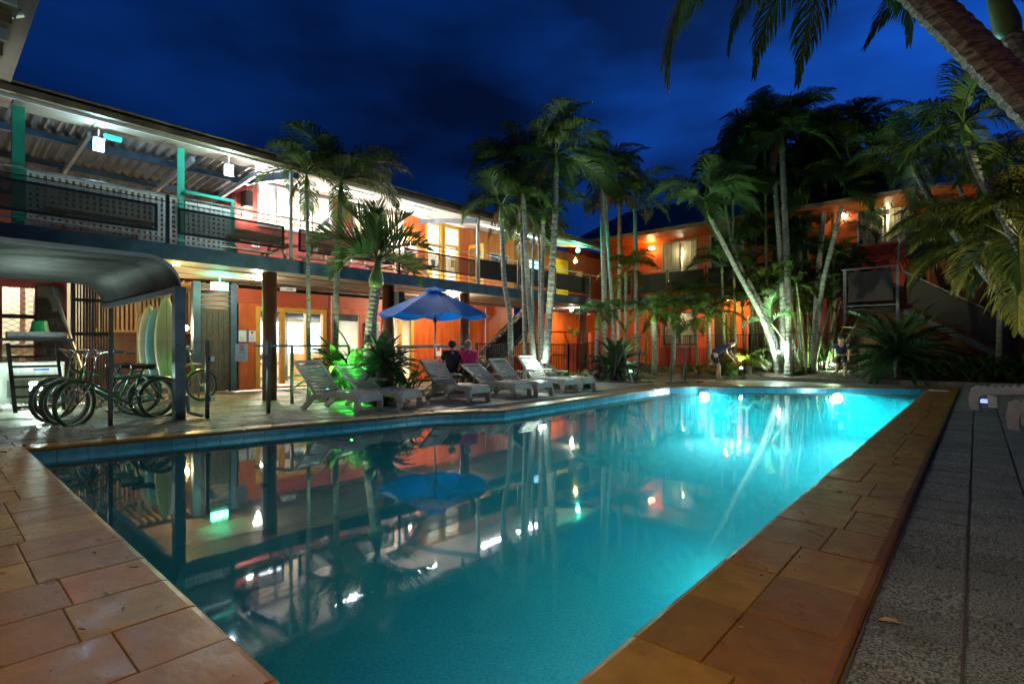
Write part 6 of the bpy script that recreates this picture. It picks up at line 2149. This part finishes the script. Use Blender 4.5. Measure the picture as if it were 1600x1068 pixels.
def standing(bend=0.0, stride=.12):
    """upright, or bent forward at the hips by bend metres"""
    b = bend
    J = dict(pelvis=(0, -b * .3, .95 - b * .08), waist=(0, -b * .1, 1.10 - b * .1), chest=(0, b * .35, 1.32 - b * .25), neck=(0, b * .75, 1.47 - b * .42),
             chin=(0, b * .85 + .03, 1.53 - b * .47), head=(0, b * .95 + .04, 1.61 - b * .5), crownp=(0, b * 1.0 + .03, 1.69 - b * .5),
             shL=(-.19, b * .6, 1.41 - b * .38), elL=(-.24, b * .8 + .02, 1.13 - b * .35), wrL=(-.22, b * 1.0 + .12, .90 - b * .3), haL=(-.22, b * 1.05 + .15, .82 - b * .3),
             shR=(.19, b * .6, 1.41 - b * .38), elR=(.25, b * .7 - .02, 1.13 - b * .35), wrR=(.24, b * .9 + .08, .90 - b * .3), haR=(.24, b * .95 + .11, .82 - b * .3),
             hipL=(-.1, -b * .3, .88 - b * .06), knL=(-.12, stride * .6 + .02, .50), anL=(-.12, stride, .09), toL=(-.13, stride + .14, .04),
             hipR=(.1, -b * .3, .88 - b * .06), knR=(.12, -stride * .2, .49), anR=(.12, -stride, .09), toR=(.13, -stride + .14, .04))
    return J


# seated with their backs to the pool
rb_ = TH
p = o_ + ax_ * -.16
person('guest in a black T-shirt seated with his back to the pool under the blue umbrella', (p.x, p.y, 0), rb_ + .15, sitting(.12), M_SHBLK, M_SHNVY, M_HAIRD)
p = o_ + ax_ * .30
person('guest in a pink top seated beside the one in black, back to the pool', (p.x, p.y, 0), rb_ - .25 + .5, sitting(.14), M_SHPNK, M_DENIM, M_HAIRB)
# upstairs
p = at(561, 420, 14.3); zz = DKT
pp = Vector((-13.75 - .0, 9.72, zz))
person('grey-haired guest in a pale shirt seated at an upstairs table behind the railing', (-14.4, 9.9, zz + .004), R(-35), sitting(.1), M_SHGRY, M_DENIM, M_HAIRG)
person('guest in a light shirt seated upstairs, half hidden by the stout palm', (-14.45, 10.9, zz + .004), R(-110), sitting(.1), M_SHGRY, M_SHNVY, M_HAIRB)
# dim figures beyond the pool
p = G(1122, 20.6, -.02)
person('guest in dark clothes bending forward on the far paving left of the spotlit palms', (p.x, p.y, -.03), TH - 1.5, standing(.55), M_SHNVY, M_SHBLK, M_HAIRD)
p = G(1314, 19.9, -.02)
person('guest in dark shorts standing behind the right pool lamp', (p.x, p.y, -.03), TH + 2.6, standing(.35), M_SHNVY, M_SHBLK, M_HAIRD)

# ---- folded umbrella stands at the far left pool corner
def stand(label, base, rz, h, kind):
    t = thing('umbrella_stand', label, 'umbrella stand', base, rz, 'empty cantilever umbrella stands')
    for a in (0, math.pi / 2):
        d_ = V2((math.cos(a), math.sin(a), 0))
        MB().bar(d_ * -.75 + V2((0, 0, .03 + a * .02)), d_ * .75 + V2((0, 0, .03 + a * .02)), .07, .035).build('foot_bar', M_BLUEST, t, local=True)
    if kind == 'tee':
        MB().tube([(0, 0, .06), (0, 0, h)], .04, 10).build('pole', M_BLACK, t, local=True)
        MB().tube([(-.22, 0, h + .12), (-.16, 0, h + .03), (0, 0, h), (.16, 0, h + .03), (.22, 0, h + .12)], .02, 8).build('yoke', M_BLUEST, t, local=True)
        MB().tube([(-.35, .3, .05), (-.3, .3, h * .95)], .025, 8).build('side_pole', M_BLACK, t, local=True)
    else:
        MB().tube([(0, 0, .06), (-.28, 0, h)], .035, 10).build('pole', M_BLACK, t, local=True)
        MB().tube([(.25, 0, .06), (.35, 0, h * .9)], .025, 8).build('side_pole', M_BLACK, t, local=True)
        MB().tube([(.15, 0, .08), (.55, .0, h * .92)], .018, 8).build('crank_arm', M_BLACK, t, local=True)
    return t


p = G(985, 18.6, -.012); stand('umbrella stand with leaning pole left of the first pool lamp', p, TH, 1.3, 'lean')
p = G(1070, 18.3, -.012); stand('upright T-topped umbrella stand at the rounded pool corner', p, TH + .3, 1.22, 'tee')
p = G(948, 18.9, -.012); stand('bent dark umbrella stand behind the last lounger', p, TH - .3, 1.1, 'lean')

# ---- frameless glass pool fence on the left
gf = thing('glass_fence', 'glass pool fence with black posts between the bicycles and the pool', 'fence', (-10.1, 2.0, 0))
FP = [(-10.75, -1.4), (-10.62, .2), (-10.15, 2.0), (-9.94, 3.31), (-9.88, 4.33), (-11.62, 5.62), (-12.0, 7.3)]
for k, (x, y) in enumerate(FP):
    if k == 1:
        continue
    MB().box(x - .028, x + .028, y - .028, y + .028, -.05, 1.34 if k < 5 else 1.24).build('post', M_BLACK, gf)
for k, ((xa, ya), (xb, yb)) in enumerate(zip(FP, FP[1:])):
    a, b = Vector((xa, ya, 0)), Vector((xb, yb, 0))
    d_ = (b - a).normalized()
    if k == 4:
        continue                     # panel left out: edge-on it rendered as a dark box
    m_ = MB()
    m_.bar(a + d_ * .045 + V2((0, 0, .69)), b - d_ * .045 + V2((0, 0, .69)), .010, 1.28)
    m_.build('glass_panel', M_GLASS, gf)
for z in (1.02, .33):
    MB().box(-9.98, -9.86, 3.34, 3.40, z - .04, z + .04).build('hinge', M_GALV, gf)
MB().box(-9.93, -9.83, 4.20, 4.29, 1.0, 1.08).build('latch', M_BLACK, gf)
hr2 = MB().bar((-11.62, 5.62, 1.26), (-9.88, 4.33, 1.26), .0001, .0001)
MB().bar((-12.6, 5.2, 1.26), (-11.62, 5.62, 1.26), .04, .05).bar((-11.62, 5.62, 1.26), (-12.0, 7.3, 1.26), .04, .05).build('top_rail', M_BLUEST, gf)
# pool rules sign on the glass
a = on(368, 537, 'x', -9.86); b = on(387, 537, 'x', -9.86)
t = thing('pool_sign', 'white pool-rules sign with red emblem fixed to the glass gate', 'sign', (-9.86, (a.y + b.y) / 2, 1.1))
ya, yb = a.y, b.y
zc0, zc1 = 1.2 + (544 - 564) / 822 * 9.4, 1.2 + (544 - 537) / 822 * 9.4
MB().box(-9.868, -9.862, ya, yb, zc0, zc1).build('board', M_WHITE, t)
em = MB(); w_ = yb - ya; h_ = zc1 - zc0
for k in range(3):
    em.box(-9.861, -9.8595, ya + w_ * .32, yb - w_ * .32, zc1 - h_ * (.14 + k * .13), zc1 - h_ * (.07 + k * .13))
em.build('red_emblem', M_REDINK, t, stuff=True)
em = MB()
em.box(-9.861, -9.8595, ya + w_ * .22, yb - w_ * .22, zc1 - h_ * .53, zc1 - h_ * .48)
em.box(-9.861, -9.8595, ya + w_ * .06, yb - w_ * .06, zc1 - h_ * .63, zc1 - h_ * .615)
for k in range(4):
    em.box(-9.861, -9.8595, ya + w_ * .12, yb - w_ * (.12 + .1 * (k % 2)), zc1 - h_ * (.72 + k * .06), zc1 - h_ * (.705 + k * .06))
em.build('text_line', M_GREYINK, t, stuff=True)

# ---- carport: corrugated iron awning with bull-nosed end
cpt = thing('carport', 'corrugated iron carport with rounded end roof over the bicycles', 'carport', (-10.1, 2.9, 0))
cs = MB(); vs = []
prof = [(-5.0, 2.72, 0)] + [(-2 + k * 1.1, 2.72, 0) for k in range(5)]
prof = [(-5.0, 2.72), (-3.0, 2.72), (-1.0, 2.72), (1.0, 2.72), (2.0, 2.72), (2.45, 2.72)]
for k in range(1, 9):
    a = k / 8 * math.pi / 2
    prof.append((2.45 + .5 * math.sin(a), 2.72 - .5 + .5 * math.cos(a)))
NX = 300
for i in range(NX + 1):
    x = -10.08 - 5.6 * i / NX
    off = .02 * math.sin(i / NX * 5.6 / .11 * 2 * math.pi)
    for j, (y, z) in enumerate(prof):
        a = 0 if j < 6 else (j - 5) / 8 * math.pi / 2
        vs.append((x, y + off * math.sin(a), z + off * math.cos(a)))
P_ = len(prof)
cs.add(vs, [(i * P_ + j, i * P_ + j + 1, (i + 1) * P_ + j + 1, (i + 1) * P_ + j) for i in range(NX) for j in range(P_ - 1)])
cs.build('corrugated_roof', mat('dark_corrugated_iron', (.075, .09, .09), .5, metal=.2, noise=.3, nscale=2), cpt, smooth=True)
bb = MB(); vs = []
for (y, z) in prof:
    pass
eg = [(y, z) for y, z in prof]
for j in range(P_ - 1):
    (ya, za), (yb, zb) = prof[j], prof[j + 1]
    bb.add([(-10.06, ya, za + .014), (-10.06, yb, zb + .014), (-10.06, yb, zb - .05), (-10.06, ya, za - .05), (-10.079, ya, za + .014), (-10.079, yb, zb + .014), (-10.079, yb, zb - .05), (-10.079, ya, za - .05)],
           [(0, 1, 2, 3), (7, 6, 5, 4), (0, 4, 5, 1), (2, 6, 7, 3)])
bb.build('edge_trim', M_GREYP, cpt)
MB().box(-10.22, -10.06, 2.86, 3.02, -.03, 2.24).build('post', M_BLUEST, cpt)
MB().box(-15.6, -10.23, 2.90, 2.98, 2.14, 2.24).build('beam', M_BLUEST, cpt)
MB().tube([(-10.14, 3.07, .4), (-10.14, 3.09, .1), (-9.98, 3.25, .04)], .035, 8).build('downpipe_shoe', M_GREYP, cpt)


# ---- bicycles
def bicycle(label, loc, rz, col, lean=.12, steer=.3, s_=1.0, group='cruiser bicycles under the carport'):
    t = thing('bicycle', label, 'bicycle', loc, rz, group)
    t.rotation_euler = (lean, 0, rz)
    Rw = .33
    mfr = mat('bicycle_paint_' + col[0], col[1], .35)
    rear, front = V2((-.52, 0, Rw)), V2((.56, 0, Rw))
    st_ = Matrix.Rotation(steer, 3, 'Z')
    for nm, c in (('rear', rear), ('front', front)):
        ax = V2((0, 1, 0)) if nm == 'rear' else st_ @ V2((0, 1, 0))
        w = MB().ring(c, ax, Rw - .02, .025, 30, 8).build('wheel', M_RUBBER, t, smooth=True, local=True)
        MB().ring(c, ax, Rw - .048, .008, 28, 6).build('rim', M_GREYP, w, smooth=True, local=True)
        sp = MB(); u = ax.orthogonal().normalized(); v = ax.cross(u)
        for k in range(18):
            a = k * math.pi / 9
            sp.tube([c + ax * (.02 if k % 2 else -.02), c + (u * math.cos(a) + v * math.sin(a)) * (Rw - .05)], .0018, 3)
        sp.tube([c - ax * .04, c + ax * .04], .02, 8)
        sp.build('spokes', M_CHROME, w, local=True, stuff=True)
        fm = MB(); vs = []
        for k in range(11):
            a = R(20 + k * 15) if nm == 'rear' else R(10 + k * 13)
            d_ = V2((math.cos(a), 0, math.sin(a)))
            if nm == 'rear':
                d_ = V2((-math.cos(a), 0, math.sin(a)))
            else:
                d_ = st_ @ V2((math.cos(R(160) - a), 0, math.sin(R(160) - a) if True else 0))
            for q in (-.03, 0, .03):
                vs.append(c + d_ * (Rw + .02 - abs(q) * .3) + ax * q)
        fm.add(vs, [(k * 3 + j, k * 3 + j + 1, k * 3 + j + 4, k * 3 + j + 3) for k in range(10) for j in range(2)]).build('mudguard', mfr, t, smooth=True, local=True)
    bb_ = V2((-.08, 0, .28)); seat = V2((-.26, 0, .80)); hd0, hd1 = V2((.36, 0, .82)), V2((.40, 0, .62))
    fr_ = MB()
    fr_.tube(spline([seat - V2((0, 0, .12)), V2((.05, 0, .66)), hd0 - V2((0, 0, .05))], 4), .016, 8).tube(spline([bb_, V2((.15, 0, .45)), hd1], 4), .019, 8)
    fr_.tube([bb_, seat], .016, 8).tube([hd0, hd1], .022, 8)
    for q in (-.045, .045):
        fr_.tube([bb_ + V2((0, q * .5, 0)), rear + V2((0, q, 0))], .010, 6).tube([seat - V2((0, 0, .1)), rear + V2((0, q, 0))], .009, 6)
    fr_.build('frame', mfr, t, smooth=True, local=True)
    fk = MB()
    axf = st_ @ V2((0, 1, 0))
    for q in (-.05, .05):
        fk.tube([hd1, hd1 + axf * q + V2((.03, 0, -.03)), front + axf * q], .011, 6)
    fk.build('fork', M_CHROME, t, smooth=True, local=True)
    hbm = MB()
    stem = hd0 + V2((-.02, 0, .14))
    hbm.tube([hd0, stem], .012, 6)
    fx = st_ @ V2((1, 0, 0))
    for q in (-1, 1):
        hbm.tube(spline([stem, stem + axf * q * .12 + V2((0, 0, .10)) + fx * .03, stem + axf * q * .28 + V2((0, 0, .12)) - fx * .10, stem + axf * q * .33 + V2((0, 0, .08)) - fx * .28], 4), .011, 6)
    hb_ = hbm.build('handlebar', M_CHROME, t, smooth=True, local=True)
    for q in (-1, 1):
        e_ = stem + axf * q * .33 + V2((0, 0, .08)) - fx * .28
        MB().tube([e_ + fx * .10, e_ - fx * .02], .017, 8).build('grip', M_RUBBER, hb_, local=True)
    sd = MB()
    sd.add([seat + V2((.17, -.02, .05)), seat + V2((.17, .02, .05)), seat + V2((.0, .05, .06)), seat + V2((0, -.05, .06)), seat + V2((-.13, .11, .07)), seat + V2((-.13, -.11, .07)),
            seat + V2((.16, 0, .0)), seat + V2((-.12, .08, -.01)), seat + V2((-.12, -.08, -.01))],
           [(0, 1, 2, 3), (3, 2, 4, 5), (0, 6, 1), (1, 6, 7, 4, 2), (0, 3, 5, 8, 6), (5, 4, 7, 8), (6, 8, 7)])
    sd.build('saddle', M_BLACK, t, local=True)
    pd = MB().ring(bb_, (0, 1, 0), .085, .006, 16, 4).tube([bb_ + V2((0, -.06, 0)), bb_ + V2((.1, -.07, -.13))], .009, 5).tube([bb_ + V2((0, .06, 0)), bb_ + V2((-.1, .07, .13))], .009, 5)
    pd.box(bb_.x + .06, bb_.x + .14, bb_.y - .15, bb_.y - .07, bb_.z - .145, bb_.z - .12).box(bb_.x - .14, bb_.x - .06, bb_.y + .07, bb_.y + .15, bb_.z + .12, bb_.z + .145)
    pd.build('crank', M_CHROME, t, local=True)
    return t


cols = [('black', (.02, .02, .02)), ('green', (.02, .16, .03)), ('dark', (.03, .05, .05)), ('silver', (.12, .13, .13)), ('lime', (.12, .35, .03)), ('navy', (.02, .03, .08))]
BK = [(-10.75, 2.28, -84, 0, 'black bicycle nearest the glass fence, its rear wheel beside the carport post'),
      (-11.08, 2.22, -86, 1, 'green bicycle, second from the glass fence under the carport'),
      (-11.42, 2.30, -90, 2, 'dark bicycle in the middle of the row under the carport'),
      (-11.78, 2.14, -88, 3, 'silver bicycle, fourth from the glass fence'),
      (-12.15, 2.26, -92, 0, 'black bicycle, last of the row under the carport'),
      (-14.2, 3.95, 62, 4, 'lime-green bicycle by the timber wall right of the carport post')]
for (x, y, rz, ci, lab) in BK:
    bicycle(lab, (x, y, -.05), R(rz), cols[ci], lean=rnd.uniform(-.12, .02), steer=rnd.uniform(.35, .7)).scale = (1.13, 1.13, 1.13)


# ---- surfboards leaning on a timber rack
def surfboard(label, base, h, w, lean, m, rz=0, group='surfboards on the rack'):
    t = thing('surfboard', label, 'surfboard', base, rz, group)
    t.rotation_euler = (0, lean, rz)
    b = MB(); n_ = 22; vs = []
    for i in range(n_ + 1):
        u = i / n_
        z = h * u
        ww = w / 2 * (math.sin(math.pi * (u * .93 + .05)) ** .62) if 0 < i < n_ else .02
        rk = .06 * (2 * u - 1) ** 2 * (1 if u > .5 else .4)
        for k in range(10):
            a = 2 * math.pi * k / 10
            vs.append((rk + .032 * math.sin(a), ww * math.cos(a), z))
    fs = [(i * 10 + k, i * 10 + (k + 1) % 10, (i + 1) * 10 + (k + 1) % 10, (i + 1) * 10 + k) for i in range(n_) for k in range(10)]
    b.add(vs, fs + [tuple(range(9, -1, -1)), tuple(range(n_ * 10, n_ * 10 + 10))])
    b.build('board', m, t, smooth=True, local=True)
    st_ = MB()
    for i in range(n_):
        u0, u1 = i / n_, (i + 1) / n_
        r0_, r1_ = .06 * (2 * u0 - 1) ** 2 * (1 if u0 > .5 else .4), .06 * (2 * u1 - 1) ** 2 * (1 if u1 > .5 else .4)
        st_.bar((r0_ + .0335, 0, h * u0), (r1_ + .0335, 0, h * u1), .006, .003)
    st_.build('stringer', M_STRING, t, local=True)
    for yy in (-.09, 0, .09):
        MB().add([(-.03, yy, .12), (-.03, yy, .28), (-.14, yy, .14), (-.03, yy + .008, .12), (-.03, yy + .008, .28), (-.14, yy + .008, .14)], [(0, 1, 2), (5, 4, 3), (0, 2, 5, 3), (1, 4, 5, 2)]).build('fin', M_BLACK, t, local=True)
    return t


def PB(u, z, x):
    q = on(u, 500, 'x', x); return Vector((x, q.y, z))
surfboard('tall cream surfboard standing in the rack, left', PB(236, .35, -14.2), 1.85, .46, -.10, M_BOARD)
surfboard('cream surfboard with pale blue rail beside it in the rack', PB(246, .35, -14.0), 1.80, .44, -.10, M_BOARDB)
surfboard('longest cream surfboard in the rack, nearest the carport post', PB(262, .30, -13.8), 2.1, .48, -.08, M_BOARD)
sr = thing('surf_rack', 'pale timber surfboard rack under amber light', 'rack', PB(225, 0, -14.5))
a, b = PB(217, 0, -14.7), PB(266, 0, -14.3)
MB().bar(a, V2((a.x, a.y, 2.5)), .07, .07).build('post', M_PINE, sr)
MB().bar(b, V2((b.x, b.y, 2.2)), .07, .07).build('post', M_PINE, sr)
MB().bar(V2((a.x + .05, a.y, 1.95)), V2((b.x + .05, b.y, 2.12)), .05, .11).build('arm', M_PINE, sr)
MB().bar(V2((a.x, a.y, .3)), V2((b.x, b.y, .3)), .3, .06).build('shelf', M_PINE, sr)
for k in range(3):
    q = a.lerp(b, .1 + .3 * k)
    MB().bar(V2((q.x, q.y, 1.2)), V2((q.x + .4, q.y + .1, 1.32)), .02, .02).build('peg', M_BLACK, sr)
MB().bar(V2((a.x + .06, a.y, 1.2)), V2((b.x + .06, b.y, 1.2)), .04, .05).build('peg_rail', M_BLACK, sr)

# ---- things at the far left under the carport
fz = on(45, 600, 'x', -14.6)
t = thing('chest_freezer', 'white low chest cabinet lit by a glaring lamp behind the bicycles', 'cabinet', (-14.9, 1.45, 0))
MB().bevbox(-15.3, -14.7, .95, 2.10, .08, .86, .02).build('body', M_WHITE, t)
MB().bevbox(-15.31, -14.69, .94, 2.11, .862, .92, .02).build('lid', M_WHITE, t)
MB().box(-14.699, -14.69, 1.6, 1.85, .74, .78).build('blue_trim', mat('blue_trim_paint', (.02, .1, .6), .4), t)
MB().box(-14.699, -14.694, 1.2, 1.6, .2, .55).build('vent_panel', M_GREYP, t)
p = at(56, 603, 10.6)
t = thing('work_lamp', 'glaring white work lamp low in front of the white cabinet', 'work lamp', p)
MB().box(p.x - .10, p.x - .03, p.y - .10, p.y + .10, p.z - .09, p.z + .09).box(p.x - .12, p.x - .10, p.y - .02, p.y + .02, -.05, p.z + .0).build('body', M_BLACK, t)
MB().box(p.x - .029, p.x - .02, p.y - .09, p.y + .09, p.z - .08, p.z + .08).build('lens', M_BULBC, t)
lamp(t, p + V2((.06, 0, .02)), 42, (.75, 1, .88), .06)
rk = thing('steel_rack', 'dark leaning steel rack with rungs before the white cabinet', 'rack', at(30, 640, 9.6))
A = at(12, 536, 9.7); B = at(24, 645, 9.7); C_ = at(88, 536, 10.0); D_ = at(100, 640, 10.0)
MB().bar(A, B, .06, .05).build('stile', M_BLACK, rk)
MB().bar(C_, D_, .05, .05).build('stile', M_BLACK, rk)
for k in range(7):
    f_ = .05 + k * .145
    MB().bar(A.lerp(B, f_), C_.lerp(D_, f_), .03, .045).build('rung', M_BLACK, rk)
sh = thing('counter_shelf', 'dark shelf counter under the mesh opening at the left edge', 'counter', (-14.9, 1.5, 1.2))
MB().box(-15.7, -15.2, .9, 2.35, 1.36, 1.42).build('top', M_BLACK, sh)
MB().box(-15.6, -15.25, 1.25, 2.2, 1.421, 1.56).build('tray', M_GALV, sh)
MB().box(-15.7, -15.6, .9, 1.0, -.05, 1.36).build('leg', M_BLACK, sh)
MB().box(-15.7, -15.6, 2.25, 2.35, -.05, 1.36).build('leg', M_BLACK, sh)
gb = thing('green_bucket', 'green upturned bucket on the dark shelf at the left edge', 'bucket', (-15.4, 1.72, 1.56))
MB().tube([(-15.4, 1.78, 1.561), (-15.4, 1.78, 1.8)], [.16, .13], 18).build('body', mat('green_plastic', (.01, .25, .08), .4), gb, smooth=False)
MB().tube([(-15.4, 1.78, 1.57), (-15.4, 1.78, 1.6)], [.17, .17], 18).build('rim', mat('green_plastic', (.01, .25, .08), .4), gb)
# rocks and low planting behind the glass
rkb = bpy.data.objects
for k, (u, v_, d_, s_) in enumerate(((4, 626, 10.6, .22), (30, 630, 10.8, .18), (60, 632, 11.0, .2))):
    p = G(u, d_, -.05)
    m_ = MB().ball((0, 0, .06), s_ * 1.5, s_, s_ * .6, 12, 8)
    m_.v = [(a + .03 * math.sin(b * 40 + k), b + .03 * math.sin(a * 37), c) for a, b, c in m_.v]
    o = m_.build('rock', M_KERB)
    o.location = p
    tag(o, ('pale rock at the frame edge behind the glass fence', 'flat pale rock left of the steel rack foot', 'pale rock in front of the white cabinet')[k], 'rock')
p = at(172, 585, 9.1)
t = thing('bike_light', 'tiny glaring bicycle lamp among the handlebars behind the glass post', 'bicycle lamp', p)
MB().ball(p, .028, n=10, m=6).build('lens', M_BULBC, t, smooth=True)
MB().tube([p + V2((-.02, 0, 0)), p + V2((-.08, 0, -.02))], .02, 8).build('body', M_BLACK, t)
lamp(t, p + V2((.05, 0, 0)), 5, (.7, 1, .95), .025)
# bag or backpack on a small table by the amber lamp
p = at(292, 560, 13.2)
t = thing('side_table', 'small orange timber stand by the amber lamp', 'stand', (p.x, p.y, 0))
MB().bevbox(p.x - .25, p.x + .25, p.y - .25, p.y + .25, .78, .82, .01).build('top', M_TABLE, t)
for a in (-.2, .2):
    for b in (-.2, .2):
        MB().box(p.x + a - .02, p.x + a + .02, p.y + b - .02, p.y + b + .02, -.05, .78).build('leg', M_TABLE, t)
t = thing('backpack', 'dark rounded backpack resting on the orange timber stand', 'backpack', (p.x, p.y, .82))
MB().ball((p.x, p.y, 1.04), .17, .15, .225, 14, 10).build('body', M_SHNVY, t, smooth=True)
MB().ball((p.x + .14, p.y, .96), .06, .10, .09, 12, 8).build('pocket', M_SHBLK, t, smooth=True)

# ---- litter: fallen leaves on the tiles and pavers, a cloth on the coping corner
def fallen(u, v, L, w, rz, m, label, z=.004):
    p = on(u, v, 'z', z)
    mb = MB(); n_ = 8; vs = []
    for i in range(n_ + 1):
        t_ = i / n_
        ww = w * math.sin(math.pi * (.04 + .92 * t_)) * (1 + .25 * math.sin(i * 2.3))
        zz_ = .006 + .35 * w * math.sin(math.pi * t_)
        vs += [(L * (t_ - .5), -ww, zz_ + .25 * w), (L * (t_ - .5), 0, zz_ * .5), (L * (t_ - .5), ww * .8, zz_ + .3 * w)]
    mb.add(vs, [(i * 3 + j, i * 3 + j + 1, i * 3 + j + 4, i * 3 + j + 3) for i in range(n_) for j in range(2)])
    o = mb.build('fallen_leaf', m, smooth=True)
    o.location = p; o.rotation_euler = (0, 0, rz)
    tag(o, label, 'leaf')


M_DLEAF = mat('dry_leaf', (.34, .27, .15), .7, noise=.3, nscale=20)
M_DLEAFR = mat('red_dry_leaf', (.22, .06, .03), .7, noise=.3, nscale=20)
M_GLEAF = mat('fresh_leaf', (.10, .18, .03), .5)
fallen(1390, 974, .085, .024, .4, M_DLEAF, 'curled tan leaf on the grey pavers in the right foreground', -.024)
fallen(1274, 834, .13, .007, -.6, M_DLEAF, 'slim tan leaf lying across the right coping tiles')
fallen(1312, 769, .05, .012, .9, M_DLEAFR, 'small red leaf on the right coping')
fallen(1190, 900, .022, .008, 1.0, M_GLEAF, 'tiny green leaf on the right coping tile')
fallen(1249, 871, .02, .007, 2.0, M_DLEAFR, 'tiny dark crumb of leaf beside a coping joint')
fallen(165, 930, .055, .010, .2, M_GLEAF, 'green leaf on the near left tiles')
fallen(192, 953, .055, .006, -.3, M_DLEAFR, 'thin dark twig leaf on the tile below the green one')
fallen(147, 865, .03, .010, .3, M_DLEAFR, 'round dark leaf on the near tiles by the pool edge')
fallen(128, 984, .04, .005, .5, M_DLEAFR, 'small dark twig leaf on the lower left tile joint')
fallen(210, 887, .04, .004, .9, M_DLEAFR, 'thin curled twig leaf near the pool edge')
fallen(1158, 982, .02, .006, .9, M_DLEAF, 'tiny tan leaf on the lower right coping tile')
fallen(1262, 815, .02, .006, .2, M_DLEAF, 'tiny tan flake on the right coping farther up')
fallen(5, 707, .16, .02, .3, M_DLEAFR, 'dark leaf scrap at the left pool corner')
fallen(158, 681, .10, .02, .3, M_DLEAFR, 'dark leaf scrap on the left coping')
fallen(80, 690, .12, .02, .8, M_DLEAF, 'pale scrap on the pavers beside the left pool corner')
p = on(1467, 611, 'z', .0)
mb = MB(); vs = []
for i in range(9):
    for j in range(6):
        vs.append((-.22 + i * .055 + .02 * math.sin(j * 2.1), -.12 + j * .05 + .02 * math.sin(i * 1.7), .008 + .035 * abs(math.sin(i * 1.3 + j * 1.1)) * (1 if 0 < i < 8 and 0 < j < 5 else .1)))
mb.add(vs, [(i * 6 + j, (i + 1) * 6 + j, (i + 1) * 6 + j + 1, i * 6 + j + 1) for i in range(8) for j in range(5)])
o = mb.build('cloth', M_WHITE, smooth=True)
o.location = p
tag(o, 'crumpled white cloth on the coping at the far right pool corner', 'cloth')
# phone left glowing under the lounger
p = on(1539, 621, 'z', .15)
p = G(1539, 11.6, -.02)
t = thing('phone', 'small phone with a glowing bluish screen under the right-hand lounger', 'phone', p)
MB().bevbox(p.x - .09, p.x + .09, p.y - .06, p.y + .06, p.z, p.z + .012, .005).build('case', M_BLACK, t)
MB().bar(p + V2((-.08, -.02, .06)), p + V2((.08, .02, .06)), .008, .09).build('screen', mat('phone_screen', (.5, .6, .9), .4, emit=(.35, .45, 1), estr=.45), t)
MB().bar(p + V2((0, .05, .01)), p + V2((0, .01, .06)), .01, .01).build('prop', M_BLACK, t)
# pool skimmer slot in the far left wall and a small drain cover
sk = MB()
p = G(1058, 17.05, -.10)
sk.bar(p + pxr * -.2 + pxf * -.12, p + pxr * .2 + pxf * -.12, .02, .06)
tag(sk.build('skimmer_slot', M_BLACK), 'dark skimmer slot in the tiled wall at the rounded far pool corner', 'skimmer')

p = V2((-13.1, 3.75, DECK - .03))
t = thing('lime_lamp', 'small lime-green lamp under the deck just behind the rounded carport end', 'ceiling light', p)
MB().tube([p + V2((0, 0, .028)), p + V2((0, 0, -.02))], .07, 14).build('diffuser', mat('lime_lamp_glass', (.6, 1, .3), .5, emit=(.4, 1, .1), estr=8), t)
lamp(t, p + V2((0, 0, -.09)), 1.6, (.35, 1, .08), .03)

# scattered leaf litter and grit
lit = MB()
r = random.Random(77)
def flake(x, y, z, L):
    a = r.uniform(0, 6.28); w = L * r.uniform(.12, .35)
    d_ = V2((math.cos(a), math.sin(a), 0)) * L / 2; s_ = V2((-math.sin(a), math.cos(a), 0)) * w / 2
    c_ = V2((x, y, z))
    lit.add([c_ - d_ + V2((0, 0, .002)), c_ - s_ + V2((0, 0, .006)), c_ + d_ + V2((0, 0, .003)), c_ + s_ + V2((0, 0, .005)), c_ + V2((0, 0, .002))], [(0, 1, 4), (1, 2, 4), (2, 3, 4), (3, 0, 4)])
for k in range(170):
    flake(r.uniform(-.36, 3.6), r.uniform(1.0, 20) , -.027, r.uniform(.008, .035))
for k in range(60):
    flake(r.uniform(-1.0, -.42), r.uniform(1.0, 18), .001, r.uniform(.006, .022))
for k in range(90):
    flake(r.uniform(-8.8, -1.2), r.uniform(.2, .82), .001, r.uniform(.006, .022))
for k in range(260):
    flake(r.uniform(-10.8, -9.0), r.uniform(-.4, 16), -.004, r.uniform(.012, .05))
for k in range(200):
    yy = r.uniform(7.9, 16)
    flake(r.uniform(-9.2, -7.75), yy, -.004, r.uniform(.012, .045))
o = lit.build('leaf_litter', M_DLEAF)
o['kind'] = 'stuff'; o['label'] = 'small dry leaf flakes and grit scattered on paving and coping'
dr = MB()
for k in range(26):
    x, y = r.uniform(-6.5, -1.4), r.uniform(1.2, 14)
    L = r.uniform(.01, .045); a = r.uniform(0, 6.28)
    d_ = V2((math.cos(a), math.sin(a), 0)) * L / 2; s_ = V2((-math.sin(a), math.cos(a), 0)) * L * .15
    c_ = V2((x, y, WATER_Z + .003))
    dr.add([c_ - d_, c_ - s_ + V2((0, 0, .003)), c_ + d_, c_ + s_ + V2((0, 0, .003))], [(0, 1, 2, 3)])
o = dr.build('floating_leaves', M_DLEAF)
o['kind'] = 'stuff'; o['label'] = 'specks of leaf floating on the pool water'
